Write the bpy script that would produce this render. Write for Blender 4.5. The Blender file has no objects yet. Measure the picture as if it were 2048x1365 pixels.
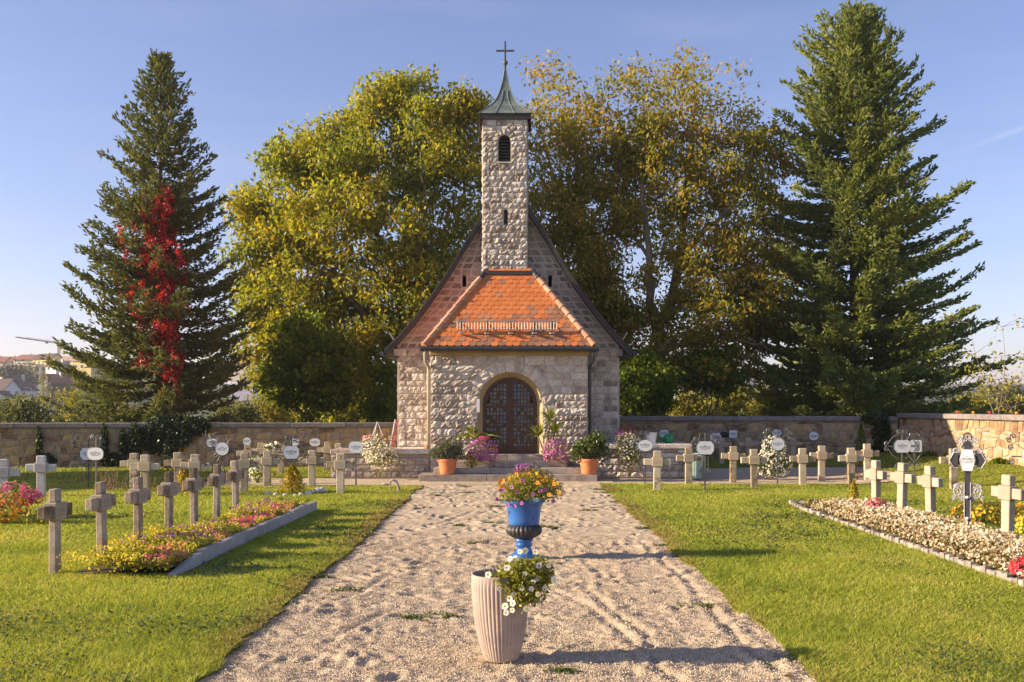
import bpy, math, random
import numpy as np
from mathutils import Vector, Matrix

random.seed(7)
RNG = np.random.default_rng(11)
sc = bpy.context.scene
COL = sc.collection
R = math.radians

# ------------------------------------------------------------------ camera, sky, sun, exposure
EYE = 2.0                                  # camera height; the picture's horizon lies at y = 815 of 1365
FPX = 35.0 / 36.0 * 2048                   # focal length in photo pixels
HOR = 815.0
cam_d = bpy.data.cameras.new('camera')
cam_d.lens = 35.0; cam_d.sensor_width = 36.0; cam_d.sensor_fit = 'HORIZONTAL'
cam_d.shift_y = (HOR - 682.5) / 2048.0
cam_d.clip_start = 0.1; cam_d.clip_end = 9000
cam = bpy.data.objects.new('camera', cam_d); COL.objects.link(cam)
cam.location = (0, 0, EYE); cam.rotation_euler = (R(90), 0, 0)
sc.camera = cam

SUN_EL, SUN_FRONT = R(19.0), R(6.5)        # low sun from the left, a touch on the camera's side
sun_vec = Vector((-math.cos(SUN_EL) * math.cos(SUN_FRONT), -math.cos(SUN_EL) * math.sin(SUN_FRONT), math.sin(SUN_EL)))
world = bpy.data.worlds.new('World'); sc.world = world; world.use_nodes = True
wn = world.node_tree.nodes; wl = world.node_tree.links
bg = wn['Background']
sky = wn.new('ShaderNodeTexSky'); sky.sky_type = 'NISHITA'; sky.sun_disc = False
sky.sun_elevation = SUN_EL
sky.sun_rotation = math.atan2(sun_vec.x, sun_vec.y)
sky.altitude = 300; sky.air_density = 1.0; sky.dust_density = 0.6; sky.ozone_density = 4.0
wb = wn.new('ShaderNodeMix'); wb.data_type = 'RGBA'; wb.blend_type = 'MULTIPLY'; wb.inputs[0].default_value = 1.0   # the camera's warm white balance
wb.inputs[7].default_value = (1.24, .945, .98, 1)
wl.new(sky.outputs[0], wb.inputs[6])
# a thin old contrail and very faint veils of high cloud
_tc = wn.new('ShaderNodeTexCoord').outputs['Generated']
def _dir(px, py): return Vector(((px - 1024) / (35 / 36 * 2048), 1.0, (815 - py) / (35 / 36 * 2048))).normalized()
_a, _b = _dir(1900, 309), _dir(2300, 165); _n = _a.cross(_b).normalized(); _m = (_a + _b).normalized()
def _vm(op, a, b):
    n = wn.new('ShaderNodeVectorMath'); n.operation = op; wl.new(a, n.inputs[0]); n.inputs[1].default_value = b; return n
def _mr(v, a, b, c, d):
    n = wn.new('ShaderNodeMapRange'); n.interpolation_type = 'SMOOTHSTEP'; wl.new(v, n.inputs[0])
    for i, q in enumerate((a, b, c, d)): n.inputs[i + 1].default_value = q
    return n.outputs[0]
def _mt(op, a, b=None):
    n = wn.new('ShaderNodeMath'); n.operation = op
    for i, q in enumerate((a, b)):
        if q is None: continue
        if isinstance(q, float): n.inputs[i].default_value = q
        else: wl.new(q, n.inputs[i])
    return n.outputs[0]
_off = _mt('ABSOLUTE', _vm('DOT_PRODUCT', _tc, _n).outputs['Value'])
_along = _mr(_vm('DOT_PRODUCT', _tc, _m).outputs['Value'], math.cos(_a.angle(_m)), math.cos(_a.angle(_m) * .75), 0., 1.)
_ns = wn.new('ShaderNodeTexNoise'); _ns.inputs['Scale'].default_value = 40; _ns.inputs['Detail'].default_value = 3; wl.new(_tc, _ns.inputs['Vector'])
_tr = _mt('MULTIPLY', _mt('MULTIPLY', _mr(_off, .0008, .0032, 1., 0.), _along), _mr(_ns.outputs['Fac'], .3, .7, .3, 1.))
_mp = wn.new('ShaderNodeMapping'); _mp.inputs['Scale'].default_value = (1.2, 1.2, 7.0); _mp.inputs['Rotation'].default_value = (0, .25, .4); wl.new(_tc, _mp.inputs[0])
_nv = wn.new('ShaderNodeTexNoise'); _nv.inputs['Scale'].default_value = 1.6; _nv.inputs['Detail'].default_value = 5; _nv.inputs['Roughness'].default_value = .6; wl.new(_mp.outputs[0], _nv.inputs['Vector'])
_veil = _mt('ADD', _mt('MULTIPLY', _tr, .17), _mt('MULTIPLY', _mr(_nv.outputs['Fac'], .45, .75, 0., 1.), .10))
cl = wn.new('ShaderNodeMix'); cl.data_type = 'RGBA'; wl.new(_veil, cl.inputs[0]); wl.new(wb.outputs[2], cl.inputs[6]); cl.inputs[7].default_value = (4.6, 4.4, 4.9, 1)
wl.new(cl.outputs[2], bg.inputs[0]); bg.inputs[1].default_value = 0.094
sun_d = bpy.data.lights.new('sun', 'SUN'); sun_d.energy = 5.0; sun_d.angle = R(0.55); sun_d.color = (1.0, 0.81, 0.57)
sun = bpy.data.objects.new('sun', sun_d); COL.objects.link(sun)
sun.rotation_euler = sun_vec.to_track_quat('Z', 'Y').to_euler(); sun.location = (-30, -5, 20)
vs = sc.view_settings
vs.view_transform = 'Standard'; vs.look = 'None'; vs.gamma = 1.0; vs.use_curve_mapping = False; vs.exposure = 1.2
sc.cycles.max_bounces = 6; sc.cycles.diffuse_bounces = 3; sc.cycles.glossy_bounces = 2
sc.cycles.transmission_bounces = 4; sc.cycles.transparent_max_bounces = 6
sc.cycles.use_denoising = True
sc.cycles.caustics_reflective = False; sc.cycles.caustics_refractive = False

# ------------------------------------------------------------------ places: photo pixel + distance -> metres
def W(px, py, d): return Vector(((px - 1024) / FPX * d, d, EYE - (py - HOR) / FPX * d))
def G(px, py):
    d = FPX * EYE / (py - HOR); return Vector(((px - 1024) / FPX * d, d, 0))
def DT(ytop, h): return FPX * (EYE - h) / (ytop - HOR)     # distance of a thing h tall whose top shows at ytop

# ------------------------------------------------------------------ scene tree helpers
def tag(o, label=None, cat=None, group=None, kind=None):
    if label: o['label'] = label
    if cat: o['category'] = cat
    if group: o['group'] = group
    if kind: o['kind'] = kind
    return o
def thing(name, label, cat, loc=(0, 0, 0), rz=0.0, group=None):
    o = bpy.data.objects.new(name, None); COL.objects.link(o)
    o.empty_display_size = 0.2
    o.location = loc; o.rotation_euler = (0, 0, rz)
    return tag(o, label, cat, group)
def link(name, me, parent=None, loc=None):
    o = bpy.data.objects.new(name, me); COL.objects.link(o)
    if parent is not None: o.parent = parent
    if loc is not None: o.location = loc
    return o
def copy_tree(o, parent=None):
    c = o.copy(); COL.objects.link(c); c.parent = parent
    for ch in list(o.children): copy_tree(ch, c)
    return c
def np_mesh(name, V, F, mat, smooth=False):
    """V (n,3) array, F (m,k) array of equal sized faces."""
    V = np.ascontiguousarray(V, dtype=np.float32); F = np.ascontiguousarray(F, dtype=np.int32)
    me = bpy.data.meshes.new(name)
    m, k = F.shape
    me.vertices.add(len(V)); me.vertices.foreach_set('co', V.ravel())
    me.loops.add(m * k); me.loops.foreach_set('vertex_index', F.ravel())
    me.polygons.add(m); me.polygons.foreach_set('loop_start', np.arange(0, m * k, k, dtype=np.int32))
    me.polygons.foreach_set('use_smooth', np.full(m, smooth, dtype=bool))
    me.update(calc_edges=True)
    me.materials.append(mat)
    return me

class MB:
    """collects shapes; build() makes ONE mesh object"""
    def __init__(s): s.v = []; s.f = []
    def add(s, vs_, fs):
        n = len(s.v); s.v += [tuple(v) for v in vs_]; s.f += [tuple(i + n for i in f) for f in fs]; return s
    def box(s, x0, x1, y0, y1, z0, z1, bev=0.0):
        if bev <= 0:
            p = [(x0,y0,z0),(x1,y0,z0),(x1,y1,z0),(x0,y1,z0),(x0,y0,z1),(x1,y0,z1),(x1,y1,z1),(x0,y1,z1)]
            return s.add(p, [(3,2,1,0),(4,5,6,7),(0,1,5,4),(1,2,6,5),(2,3,7,6),(3,0,4,7)])
        b = min(bev, (x1-x0)*.4, (y1-y0)*.4, (z1-z0)*.4)
        V, F, idx = [], [], {}
        cx = ((x0, x0 + b), (x1, x1 - b)); cy = ((y0, y0 + b), (y1, y1 - b)); cz = ((z0, z0 + b), (z1, z1 - b))
        for i in (0,1):
            for j in (0,1):
                for k in (0,1):
                    idx[i,j,k,'x'] = len(V); V.append((cx[i][0], cy[j][1], cz[k][1]))
                    idx[i,j,k,'y'] = len(V); V.append((cx[i][1], cy[j][0], cz[k][1]))
                    idx[i,j,k,'z'] = len(V); V.append((cx[i][1], cy[j][1], cz[k][0]))
        g = idx
        for i in (0,1):
            q = [g[i,0,0,'x'], g[i,1,0,'x'], g[i,1,1,'x'], g[i,0,1,'x']]; F.append(q if i else q[::-1])
            q = [g[0,i,0,'y'], g[1,i,0,'y'], g[1,i,1,'y'], g[0,i,1,'y']]; F.append(q[::-1] if i else q)
            q = [g[0,0,i,'z'], g[1,0,i,'z'], g[1,1,i,'z'], g[0,1,i,'z']]; F.append(q if i else q[::-1])
        for j in (0,1):
            for k in (0,1):
                F.append([g[0,j,k,'y'], g[1,j,k,'y'], g[1,j,k,'z'], g[0,j,k,'z']])
                F.append([g[j,0,k,'x'], g[j,1,k,'x'], g[j,1,k,'z'], g[j,0,k,'z']])
                F.append([g[j,k,0,'x'], g[j,k,1,'x'], g[j,k,1,'y'], g[j,k,0,'y']])
        for i in (0,1):
            for j in (0,1):
                for k in (0,1): F.append([g[i,j,k,'x'], g[i,j,k,'y'], g[i,j,k,'z']])
        return s.add(V, F)
    def tube(s, pts, r, n=6, cap=True):
        pts = [Vector(p) for p in pts]; m = len(pts)
        rr = r if isinstance(r, (list, tuple)) else [r] * m
        V, F = [], []
        up = None
        for i, p in enumerate(pts):
            t = (pts[min(i+1, m-1)] - pts[max(i-1, 0)])
            if t.length < 1e-9: t = Vector((0,0,1))
            t.normalize()
            if up is None or abs(up.dot(t)) > .95: up = Vector((0,1,0)) if abs(t.y) < .8 else Vector((1,0,0))
            a = t.cross(up).normalized(); up = a.cross(t).normalized()
            for k in range(n):
                q = 2 * math.pi * k / n
                V.append(p + (a * math.cos(q) + up * math.sin(q)) * rr[i])
        for i in range(m - 1):
            for k in range(n):
                F.append((i*n+k, i*n+(k+1) % n, (i+1)*n+(k+1) % n, (i+1)*n+k))
        if cap: F += [tuple(range(n))[::-1], tuple(range((m-1)*n, m*n))]
        return s.add(V, F)
    def lathe(s, prof, n=24, c=(0,0), flute=None, cap=True):
        V, F = [], []
        for (r, z) in prof:
            for k in range(n):
                q = 2 * math.pi * k / n
                rr = r * (1 + (flute(q, z) if flute else 0))
                V.append((c[0] + rr * math.cos(q), c[1] + rr * math.sin(q), z))
        for i in range(len(prof) - 1):
            for k in range(n):
                F.append((i*n+k, i*n+(k+1) % n, (i+1)*n+(k+1) % n, (i+1)*n+k))
        if cap: F.append(tuple(range(n))[::-1])
        return s.add(V, F)
    def prism_y(s, poly, y0, y1):
        """poly: (x,z) outline, extruded between y0 and y1"""
        n = len(poly)
        V = [(x, y0, z) for x, z in poly] + [(x, y1, z) for x, z in poly]
        F = [tuple(range(n)), tuple(range(n, 2*n))[::-1]] + [(i, i+n, (i+1) % n + n, (i+1) % n) for i in range(n)]
        return s.add(V, F)
    def build(s, name, mat, parent=None, off=None, smooth=False):
        v = s.v
        if off is not None: v = [(a-off[0], b-off[1], c-off[2]) for a, b, c in v]
        me = bpy.data.meshes.new(name); me.from_pydata(v, [], s.f); me.materials.append(mat)
        if smooth: me.polygons.foreach_set('use_smooth', [True] * len(me.polygons))
        me.update()
        return link(name, me, parent)

# ------------------------------------------------------------------ noise on arrays (for ground relief)
def vnoise(x, y, seed=0):
    xi = np.floor(x).astype(np.int64); yi = np.floor(y).astype(np.int64); xf = x - xi; yf = y - yi
    def h(a, b):
        n = (a * 374761393 + b * 668265263 + seed * 982451653) & 0x7fffffff
        n = ((n ^ (n >> 13)) * 1274126177) & 0x7fffffff
        return ((n ^ (n >> 16)) & 0xffff) / 65535.0
    u = xf*xf*(3-2*xf); w = yf*yf*(3-2*yf)
    return (h(xi,yi)*(1-u)+h(xi+1,yi)*u)*(1-w) + (h(xi,yi+1)*(1-u)+h(xi+1,yi+1)*u)*w
def fbm(x, y, o=4, seed=0):
    t = 0; a = 1; s_ = 0
    for i in range(o):
        t = t + a * vnoise(x * 2**i, y * 2**i, seed + i); s_ += a; a *= .5
    return t / s_

# ------------------------------------------------------------------ materials
def mat_base(name):
    m = bpy.data.materials.new(name); m.use_nodes = True
    nt = m.node_tree; return m, nt, nt.nodes, nt.links, nt.nodes['Principled BSDF']
def ramp(nt, cols):
    r = nt.nodes.new('ShaderNodeValToRGB'); e = r.color_ramp.elements
    while len(e) < len(cols): e.new(.5)
    for i, (p, c) in enumerate(cols): e[i].position = p; e[i].color = (*c, 1)
    return r
def coords(nt, kind='Object'):
    return nt.nodes.new('ShaderNodeTexCoord').outputs[kind]
def geo_pos(nt): return nt.nodes.new('ShaderNodeNewGeometry').outputs['Position']
def noise(nt, vec, scale, detail=4, rough=.55):
    n = nt.nodes.new('ShaderNodeTexNoise'); n.inputs['Scale'].default_value = scale
    n.inputs['Detail'].default_value = detail; n.inputs['Roughness'].default_value = rough
    nt.links.new(vec, n.inputs['Vector']); return n.outputs['Fac']
def math_n(nt, op, a, b=None, c=None):
    n = nt.nodes.new('ShaderNodeMath'); n.operation = op
    for i, q in enumerate((a, b, c)):
        if q is None: continue
        if isinstance(q, (int, float)): n.inputs[i].default_value = q
        else: nt.links.new(q, n.inputs[i])
    return n.outputs[0]
def mixc(nt, fac, a, b, mode='MIX'):
    n = nt.nodes.new('ShaderNodeMix'); n.data_type = 'RGBA'; n.blend_type = mode
    for sock, q in ((n.inputs[0], fac), (n.inputs[6], a), (n.inputs[7], b)):
        if isinstance(q, (int, float)): sock.default_value = q
        elif isinstance(q, tuple): sock.default_value = (*q, 1)
        else: nt.links.new(q, sock)
    return n.outputs[2]
def bump(nt, h, strength, dist, bsdf):
    b = nt.nodes.new('ShaderNodeBump'); b.inputs['Strength'].default_value = strength; b.inputs['Distance'].default_value = dist
    nt.links.new(h, b.inputs['Height']); nt.links.new(b.outputs[0], bsdf.inputs['Normal'])
def stone(name, cols, scale=6.0, rough=.9, bmp=.5, bdist=.01, rand=.35, fine=60., speck=None, island=False):
    """mottled stone: colour ramp over noise, shifted per piece; fine relief"""
    m, nt, N, L, P = mat_base(name)
    v = geo_pos(nt)
    n1 = noise(nt, v, scale, 5, .6); n2 = noise(nt, v, fine, 3, .6)
    if island: rnd = nt.nodes.new('ShaderNodeNewGeometry').outputs['Random Per Island']
    else: rnd = nt.nodes.new('ShaderNodeObjectInfo').outputs['Random']
    f = math_n(nt, 'ADD', math_n(nt, 'MULTIPLY', n1, 1.0), math_n(nt, 'MULTIPLY', math_n(nt, 'SUBTRACT', rnd, .5), rand))
    f = math_n(nt, 'ADD', f, math_n(nt, 'MULTIPLY', math_n(nt, 'SUBTRACT', n2, .5), .35))
    r = ramp(nt, cols); L.new(f, r.inputs[0])
    col = r.outputs[0]
    if speck:
        s_ = noise(nt, v, speck[1], 4, .65)
        mk = ramp(nt, [(speck[2], (0,0,0)), (min(1, speck[2] + .08), (1,1,1))]); L.new(s_, mk.inputs[0])
        col = mixc(nt, mk.outputs[0], col, speck[0])
    L.new(col, P.inputs['Base Color']); P.inputs['Roughness'].default_value = rough
    P.inputs['Specular IOR Level'].default_value = .25
    bump(nt, math_n(nt, 'ADD', n2, math_n(nt, 'MULTIPLY', n1, .6)), bmp, bdist, P)
    return m
def plain(name, col, rough=.5, metal=0.0, var=.15, scale=9., bmp=0.0, spec=.5):
    m, nt, N, L, P = mat_base(name)
    v = coords(nt); n1 = noise(nt, v, scale, 5, .6)
    c2 = tuple(max(0, c * (1 - 2*var)) for c in col); c3 = tuple(min(1, c * (1 + var)) for c in col)
    r = ramp(nt, [(.3, c2), (.55, col), (.75, c3)]); L.new(n1, r.inputs[0]); L.new(r.outputs[0], P.inputs['Base Color'])
    P.inputs['Roughness'].default_value = rough; P.inputs['Metallic'].default_value = metal
    P.inputs['Specular IOR Level'].default_value = spec
    if bmp: bump(nt, noise(nt, v, scale * 8, 3), bmp, .004, P)
    return m
def leafmat(name, cols, trans=.35, tcol=1.25, rough=.55, patch=0.35, pscale=.6):
    """leaves: colour differs per leaf and in soft patches; some light passes through"""
    m, nt, N, L, P = mat_base(name)
    g = nt.nodes.new('ShaderNodeNewGeometry')
    n1 = noise(nt, g.outputs['Position'], pscale, 3)
    f = math_n(nt, 'ADD', math_n(nt, 'MULTIPLY', g.outputs['Random Per Island'], 1 - patch),
               math_n(nt, 'MULTIPLY', math_n(nt, 'MULTIPLY_ADD', n1, 2.2, -.6), patch))
    r = ramp(nt, cols); L.new(f, r.inputs[0])
    L.new(r.outputs[0], P.inputs['Base Color']); P.inputs['Roughness'].default_value = rough
    P.inputs['Specular IOR Level'].default_value = .3
    t = nt.nodes.new('ShaderNodeBsdfTranslucent')
    L.new(mixc(nt, 1.0, r.outputs[0], (tcol, tcol * .98, tcol * .5), 'MULTIPLY'), t.inputs[0])
    mx = nt.nodes.new('ShaderNodeMixShader'); mx.inputs[0].default_value = trans
    L.new(P.outputs[0], mx.inputs[1]); L.new(t.outputs[0], mx.inputs[2])
    L.new(mx.outputs[0], N['Material Output'].inputs['Surface'])
    return m
def lettering(name, base, ink, rows, wmax, hscale=1.0, strength=1.0):
    """flat print: rows of illegible small lettering on a plate (object x/z)"""
    m, nt, N, L, P = mat_base(name)
    sep = nt.nodes.new('ShaderNodeSeparateXYZ'); L.new(coords(nt), sep.inputs[0])
    x, z = sep.outputs[0], sep.outputs[2]
    rnd = nt.nodes.new('ShaderNodeObjectInfo').outputs['Random']
    tot = None
    for (z0, hh, w, fr) in rows:
        inz = math_n(nt, 'LESS_THAN', math_n(nt, 'ABSOLUTE', math_n(nt, 'SUBTRACT', z, z0)), hh)
        inx = math_n(nt, 'LESS_THAN', math_n(nt, 'ABSOLUTE', x), w)
        cb = nt.nodes.new('ShaderNodeCombineXYZ'); L.new(math_n(nt, 'ADD', x, math_n(nt, 'MULTIPLY', rnd, 7.0)), cb.inputs[0]); cb.inputs[1].default_value = z0 * 50
        L.new(math_n(nt, 'MULTIPLY', z, .8), cb.inputs[2])
        k = math_n(nt, 'GREATER_THAN', noise(nt, cb.outputs[0], fr, 1), .46)
        q = math_n(nt, 'MULTIPLY', math_n(nt, 'MULTIPLY', inz, inx), k)
        tot = q if tot is None else math_n(nt, 'MAXIMUM', tot, q)
    n1 = noise(nt, coords(nt), 30, 4)
    bs = mixc(nt, math_n(nt, 'MULTIPLY', n1, .5), base, tuple(c * .78 for c in base))
    L.new(mixc(nt, math_n(nt, 'MULTIPLY', tot, strength), bs, ink), P.inputs['Base Color'])
    P.inputs['Roughness'].default_value = .45 if base[0] > .6 else .9
    return m

M = {}
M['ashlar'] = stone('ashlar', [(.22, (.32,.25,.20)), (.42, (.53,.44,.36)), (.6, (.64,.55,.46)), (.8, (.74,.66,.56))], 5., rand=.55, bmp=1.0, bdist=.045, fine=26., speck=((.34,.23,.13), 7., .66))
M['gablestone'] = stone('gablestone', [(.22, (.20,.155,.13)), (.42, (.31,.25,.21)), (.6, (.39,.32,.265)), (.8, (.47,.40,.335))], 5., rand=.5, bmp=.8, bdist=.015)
M['mortar'] = stone('mortar', [(.3, (.46,.41,.35)), (.7, (.60,.54,.47))], 7., rand=0, bmp=.4)
M['slabstone'] = stone('slabstone', [(.25, (.22,.18,.14)), (.5, (.36,.30,.25)), (.8, (.46,.40,.33))], 4., rand=.3, bmp=.5, speck=((.20,.17,.12), 5., .62))
M['granite'] = stone('granite', [(.2, (.40,.37,.35)), (.5, (.52,.49,.47)), (.8, (.62,.59,.57))], 8., rand=.2, bmp=.3)
M['rubble'] = stone('rubble', [(.12, (.17,.10,.06)), (.32, (.32,.20,.11)), (.48, (.42,.28,.155)), (.62, (.41,.32,.22)), (.74, (.50,.33,.14)), (.9, (.54,.41,.24))], 3.5, rand=.62, bmp=.8, bdist=.02, fine=45)
M['rubblemortar'] = stone('rubblemortar', [(.3, (.30,.25,.20)), (.7, (.44,.38,.31))], 7., rand=0, bmp=.6)
M['coping'] = stone('coping', [(.25, (.16,.14,.14)), (.6, (.25,.22,.21)), (.85, (.33,.29,.26))], 6., rand=.3, bmp=.5)
M['oldcross'] = stone('oldcross', [(.2, (.10,.07,.05)), (.42, (.24,.18,.13)), (.6, (.36,.29,.22)), (.85, (.46,.39,.31))], 6., rand=.45, bmp=.8, speck=((.33,.22,.05), 11., .63))
M['tancross'] = stone('tancross', [(.2, (.24,.18,.11)), (.45, (.42,.34,.23)), (.65, (.50,.42,.30)), (.85, (.56,.49,.37))], 6., rand=.45, bmp=.6, speck=((.17,.125,.06), 5., .57))
M['palecross'] = stone('palecross', [(.2, (.29,.235,.175)), (.5, (.38,.32,.24)), (.8, (.46,.39,.30))], 6., rand=.3, bmp=.4, speck=((.26,.20,.13), 5., .62))
M['gravel'] = None
M['roofmetal'] = plain('roofmetal', (.045,.045,.045), .55, .0, .15)
M['barge'] = plain('barge', (.055,.048,.042), .7, 0, .2, 4)
M['copper'] = stone('copper', [(.25, (.08,.10,.10)), (.5, (.15,.18,.17)), (.62, (.19,.22,.20)), (.85, (.10,.22,.22))], 3.0, rough=.55, rand=.1, bmp=.1)
M['iron'] = plain('iron', (.11,.105,.11), .55, .3, .25, 20)
M['ironlight'] = plain('ironlight', (.20,.19,.18), .5, .5, .2, 20)
M['ironblack'] = plain('ironblack', (.05,.048,.055), .45, .1, .2, 12)
M['silvertrim'] = plain('silvertrim', (.42,.40,.41), .45, .3, .15, 20)
M['galv'] = plain('galv', (.45,.44,.42), .4, .8, .1, 20)
M['tile'] = stone('tile', [(.15, (.44,.12,.038)), (.45, (.58,.175,.05)), (.75, (.66,.23,.08))], 8., rough=.8, rand=.28, bmp=.25, bdist=.004)
M['tileold'] = stone('tileold', [(.15, (.20,.10,.06)), (.45, (.34,.16,.09)), (.75, (.46,.22,.12))], 9., rough=.85, rand=.5, bmp=.3, bdist=.004)
M['ridge'] = stone('ridge', [(.2, (.34,.15,.09)), (.5, (.52,.25,.15)), (.8, (.60,.34,.22))], 8., rough=.85, rand=.5, bmp=.3, bdist=.004)
M['plaster'] = plain('plaster', (.44,.33,.17), .9, 0, .1, 3, .2)
M['whitewall'] = plain('whitewall', (.78,.76,.72), .9, 0, .05, 2)
M['terracotta'] = plain('terracotta', (.56,.19,.075), .8, 0, .16, 9)
M['concrete'] = stone('concrete', [(.25, (.28,.27,.25)), (.6, (.40,.38,.35)), (.85, (.48,.46,.42))], 6., rand=.25, bmp=.4, speck=((.16,.15,.11), 6., .64))
M['edgestone'] = stone('edgestone', [(.2, (.17,.145,.12)), (.5, (.29,.25,.21)), (.85, (.40,.36,.31))], 9., rand=.5, bmp=.5)
M['rock'] = stone('rock', [(.2, (.30,.27,.24)), (.5, (.50,.46,.42)), (.85, (.66,.62,.58))], 9., rand=.6, bmp=.5)
M['bark'] = stone('bark', [(.2, (.05,.037,.027)), (.5, (.12,.09,.065)), (.8, (.21,.165,.12))], 5., rand=.1, bmp=1., bdist=.03, fine=22.)
M['barkpale'] = stone('barkpale', [(.2, (.10,.075,.05)), (.5, (.22,.17,.12)), (.8, (.33,.26,.19))], 3., rand=.1, bmp=1., bdist=.03, fine=18.)
M['soil'] = stone('soil', [(.25, (.05,.035,.025)), (.6, (.11,.08,.06)), (.85, (.17,.13,.10))], 9., rand=0, bmp=1., bdist=.03)
M['beige'] = plain('beige', (.385,.30,.255), .6, 0, .06, 5)
m, nt, N, L, P = mat_base('beigepot')
v = coords(nt); sp_ = nt.nodes.new('ShaderNodeSeparateXYZ'); L.new(v, sp_.inputs[0])
dirt = math_n(nt, 'MULTIPLY', math_n(nt, 'GREATER_THAN', math_n(nt, 'SUBTRACT', noise(nt, v, 14, 5, .7), math_n(nt, 'MULTIPLY', sp_.outputs[2], .55)), .46), .55)
r_ = ramp(nt, [(.3, (.33,.255,.215)), (.55, (.385,.30,.255)), (.8, (.43,.345,.295))]); L.new(noise(nt, v, 6, 5), r_.inputs[0])
L.new(mixc(nt, dirt, r_.outputs[0], (.46,.37,.27)), P.inputs['Base Color']); P.inputs['Roughness'].default_value = .7
M['beigepot'] = m
M['pipetan'] = plain('pipetan', (.42,.35,.26), .7, 0, .1, 5)
M['urnblue'] = None
M['darkmetal'] = plain('darkmetal', (.05,.048,.05), .5, .2, .25, 14)
M['palecloth'] = plain('palecloth', (.75,.73,.70), .8, 0, .05)
M['redpaint'] = plain('redpaint', (.55,.06,.04), .5, 0, .1)
M['orangeplastic'] = plain('orangeplastic', (.75,.15,.03), .4, 0, .05)
M['greenplastic'] = plain('greenplastic', (.0,.22,.07), .35, 0, .1)
M['tealplastic'] = plain('tealplastic', (.30,.45,.38), .5, 0, .08)
M['bluedark'] = plain('bluedark', (.02,.02,.035), .6, 0, .1)
M['greypipe'] = plain('greypipe', (.30,.28,.27), .6, .1, .15, 12)
M['plaque'] = lettering('plaque', (.78,.79,.80), (.10,.10,.12), [(.052,.007,.035,110), (.020,.014,.130,70), (-.014,.009,.120,95), (-.042,.008,.085,105)], .1, strength=1.0)
M['plate_old'] = lettering('plate_old', (.37,.30,.23), (.15,.10,.07), [(.055,.007,.02,120), (.018,.010,.095,80), (-.012,.008,.09,95), (-.044,.009,.10,85)], .1, strength=.65)
M['plate_tan'] = lettering('plate_tan', (.47,.38,.26), (.22,.15,.09), [(.055,.007,.02,120), (.018,.010,.095,80), (-.012,.008,.09,95), (-.044,.009,.10,85)], .1, strength=.6)
M['plate_pale'] = lettering('plate_pale', (.40,.29,.22), (.30,.20,.16), [(.055,.009,.02,120), (.018,.010,.085,80), (-.022,.009,.10,95)], .1, strength=.6)
M['plate_granite'] = lettering('plate_granite', (.50,.44,.42), (.24,.18,.16), [(.055,.009,.02,120), (.018,.010,.085,80), (-.022,.009,.10,95)], .1, strength=.6)
M['paper'] = plain('paper', (.75,.75,.76), .8, 0, .03)
# wood
m, nt, N, L, P = mat_base('doorwood')
mp = nt.nodes.new('ShaderNodeMapping'); mp.inputs['Scale'].default_value = (30, 30, 2.2); L.new(geo_pos(nt), mp.inputs[0])
r_ = ramp(nt, [(.3, (.035,.014,.008)), (.55, (.085,.030,.014)), (.8, (.13,.052,.024))]); L.new(noise(nt, mp.outputs[0], 1.0, 5), r_.inputs[0])
L.new(r_.outputs[0], P.inputs['Base Color']); P.inputs['Roughness'].default_value = .5
M['doorwood'] = m
m, nt, N, L, P = mat_base('doorglass')
P.inputs['Base Color'].default_value = (.02,.022,.022,1); P.inputs['Roughness'].default_value = .10; P.inputs['IOR'].default_value = 1.8
M['doorglass'] = m
m, nt, N, L, P = mat_base('winglass')
P.inputs['Base Color'].default_value = (.04,.05,.06,1); P.inputs['Roughness'].default_value = .1
M['winglass'] = m
# glazed urn: blue, flaked down to dark iron round its lower rim
m, nt, N, L, P = mat_base('urnblue')
v = coords(nt); sep = nt.nodes.new('ShaderNodeSeparateXYZ'); L.new(v, sep.inputs[0])
chip = math_n(nt, 'GREATER_THAN', noise(nt, v, 9, 4, .6), .66)
r_ = ramp(nt, [(.3, (.02,.08,.28)), (.6, (.04,.15,.43)), (.85, (.09,.24,.54))]); L.new(noise(nt, v, 4, 4), r_.inputs[0])
L.new(mixc(nt, chip, r_.outputs[0], (.04,.04,.045)), P.inputs['Base Color']); P.inputs['Roughness'].default_value = .32
M['urnblue'] = m
# gravel: pale crushed stone, mixed grain
m, nt, N, L, P = mat_base('gravel')
v = geo_pos(nt)
vor = nt.nodes.new('ShaderNodeTexVoronoi'); vor.inputs['Scale'].default_value = 105; L.new(v, vor.inputs['Vector'])
sp = nt.nodes.new('ShaderNodeSeparateColor'); L.new(vor.outputs['Color'], sp.inputs[0])
f = math_n(nt, 'ADD', math_n(nt, 'MULTIPLY', sp.outputs[0], .55), math_n(nt, 'MULTIPLY', noise(nt, v, 1.3, 5, .6), .5))
r_ = ramp(nt, [(.18, (.30,.215,.135)), (.4, (.49,.38,.255)), (.62, (.59,.47,.33)), (.88, (.69,.57,.42))]); L.new(f, r_.inputs[0])
L.new(r_.outputs[0], P.inputs['Base Color']); P.inputs['Roughness'].default_value = .9; P.inputs['Specular IOR Level'].default_value = .2
bump(nt, math_n(nt, 'ADD', math_n(nt, 'MULTIPLY', vor.outputs['Distance'], -1.0), math_n(nt, 'MULTIPLY', noise(nt, v, 40, 3), .8)), 1.0, .012, P)
M['gravel'] = m
M['pebble'] = stone('pebble', [(.1, (.30,.22,.145)), (.4, (.46,.36,.25)), (.7, (.55,.44,.32)), (.9, (.64,.53,.40))], 3., rand=.9, bmp=.1, island=True)
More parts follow.
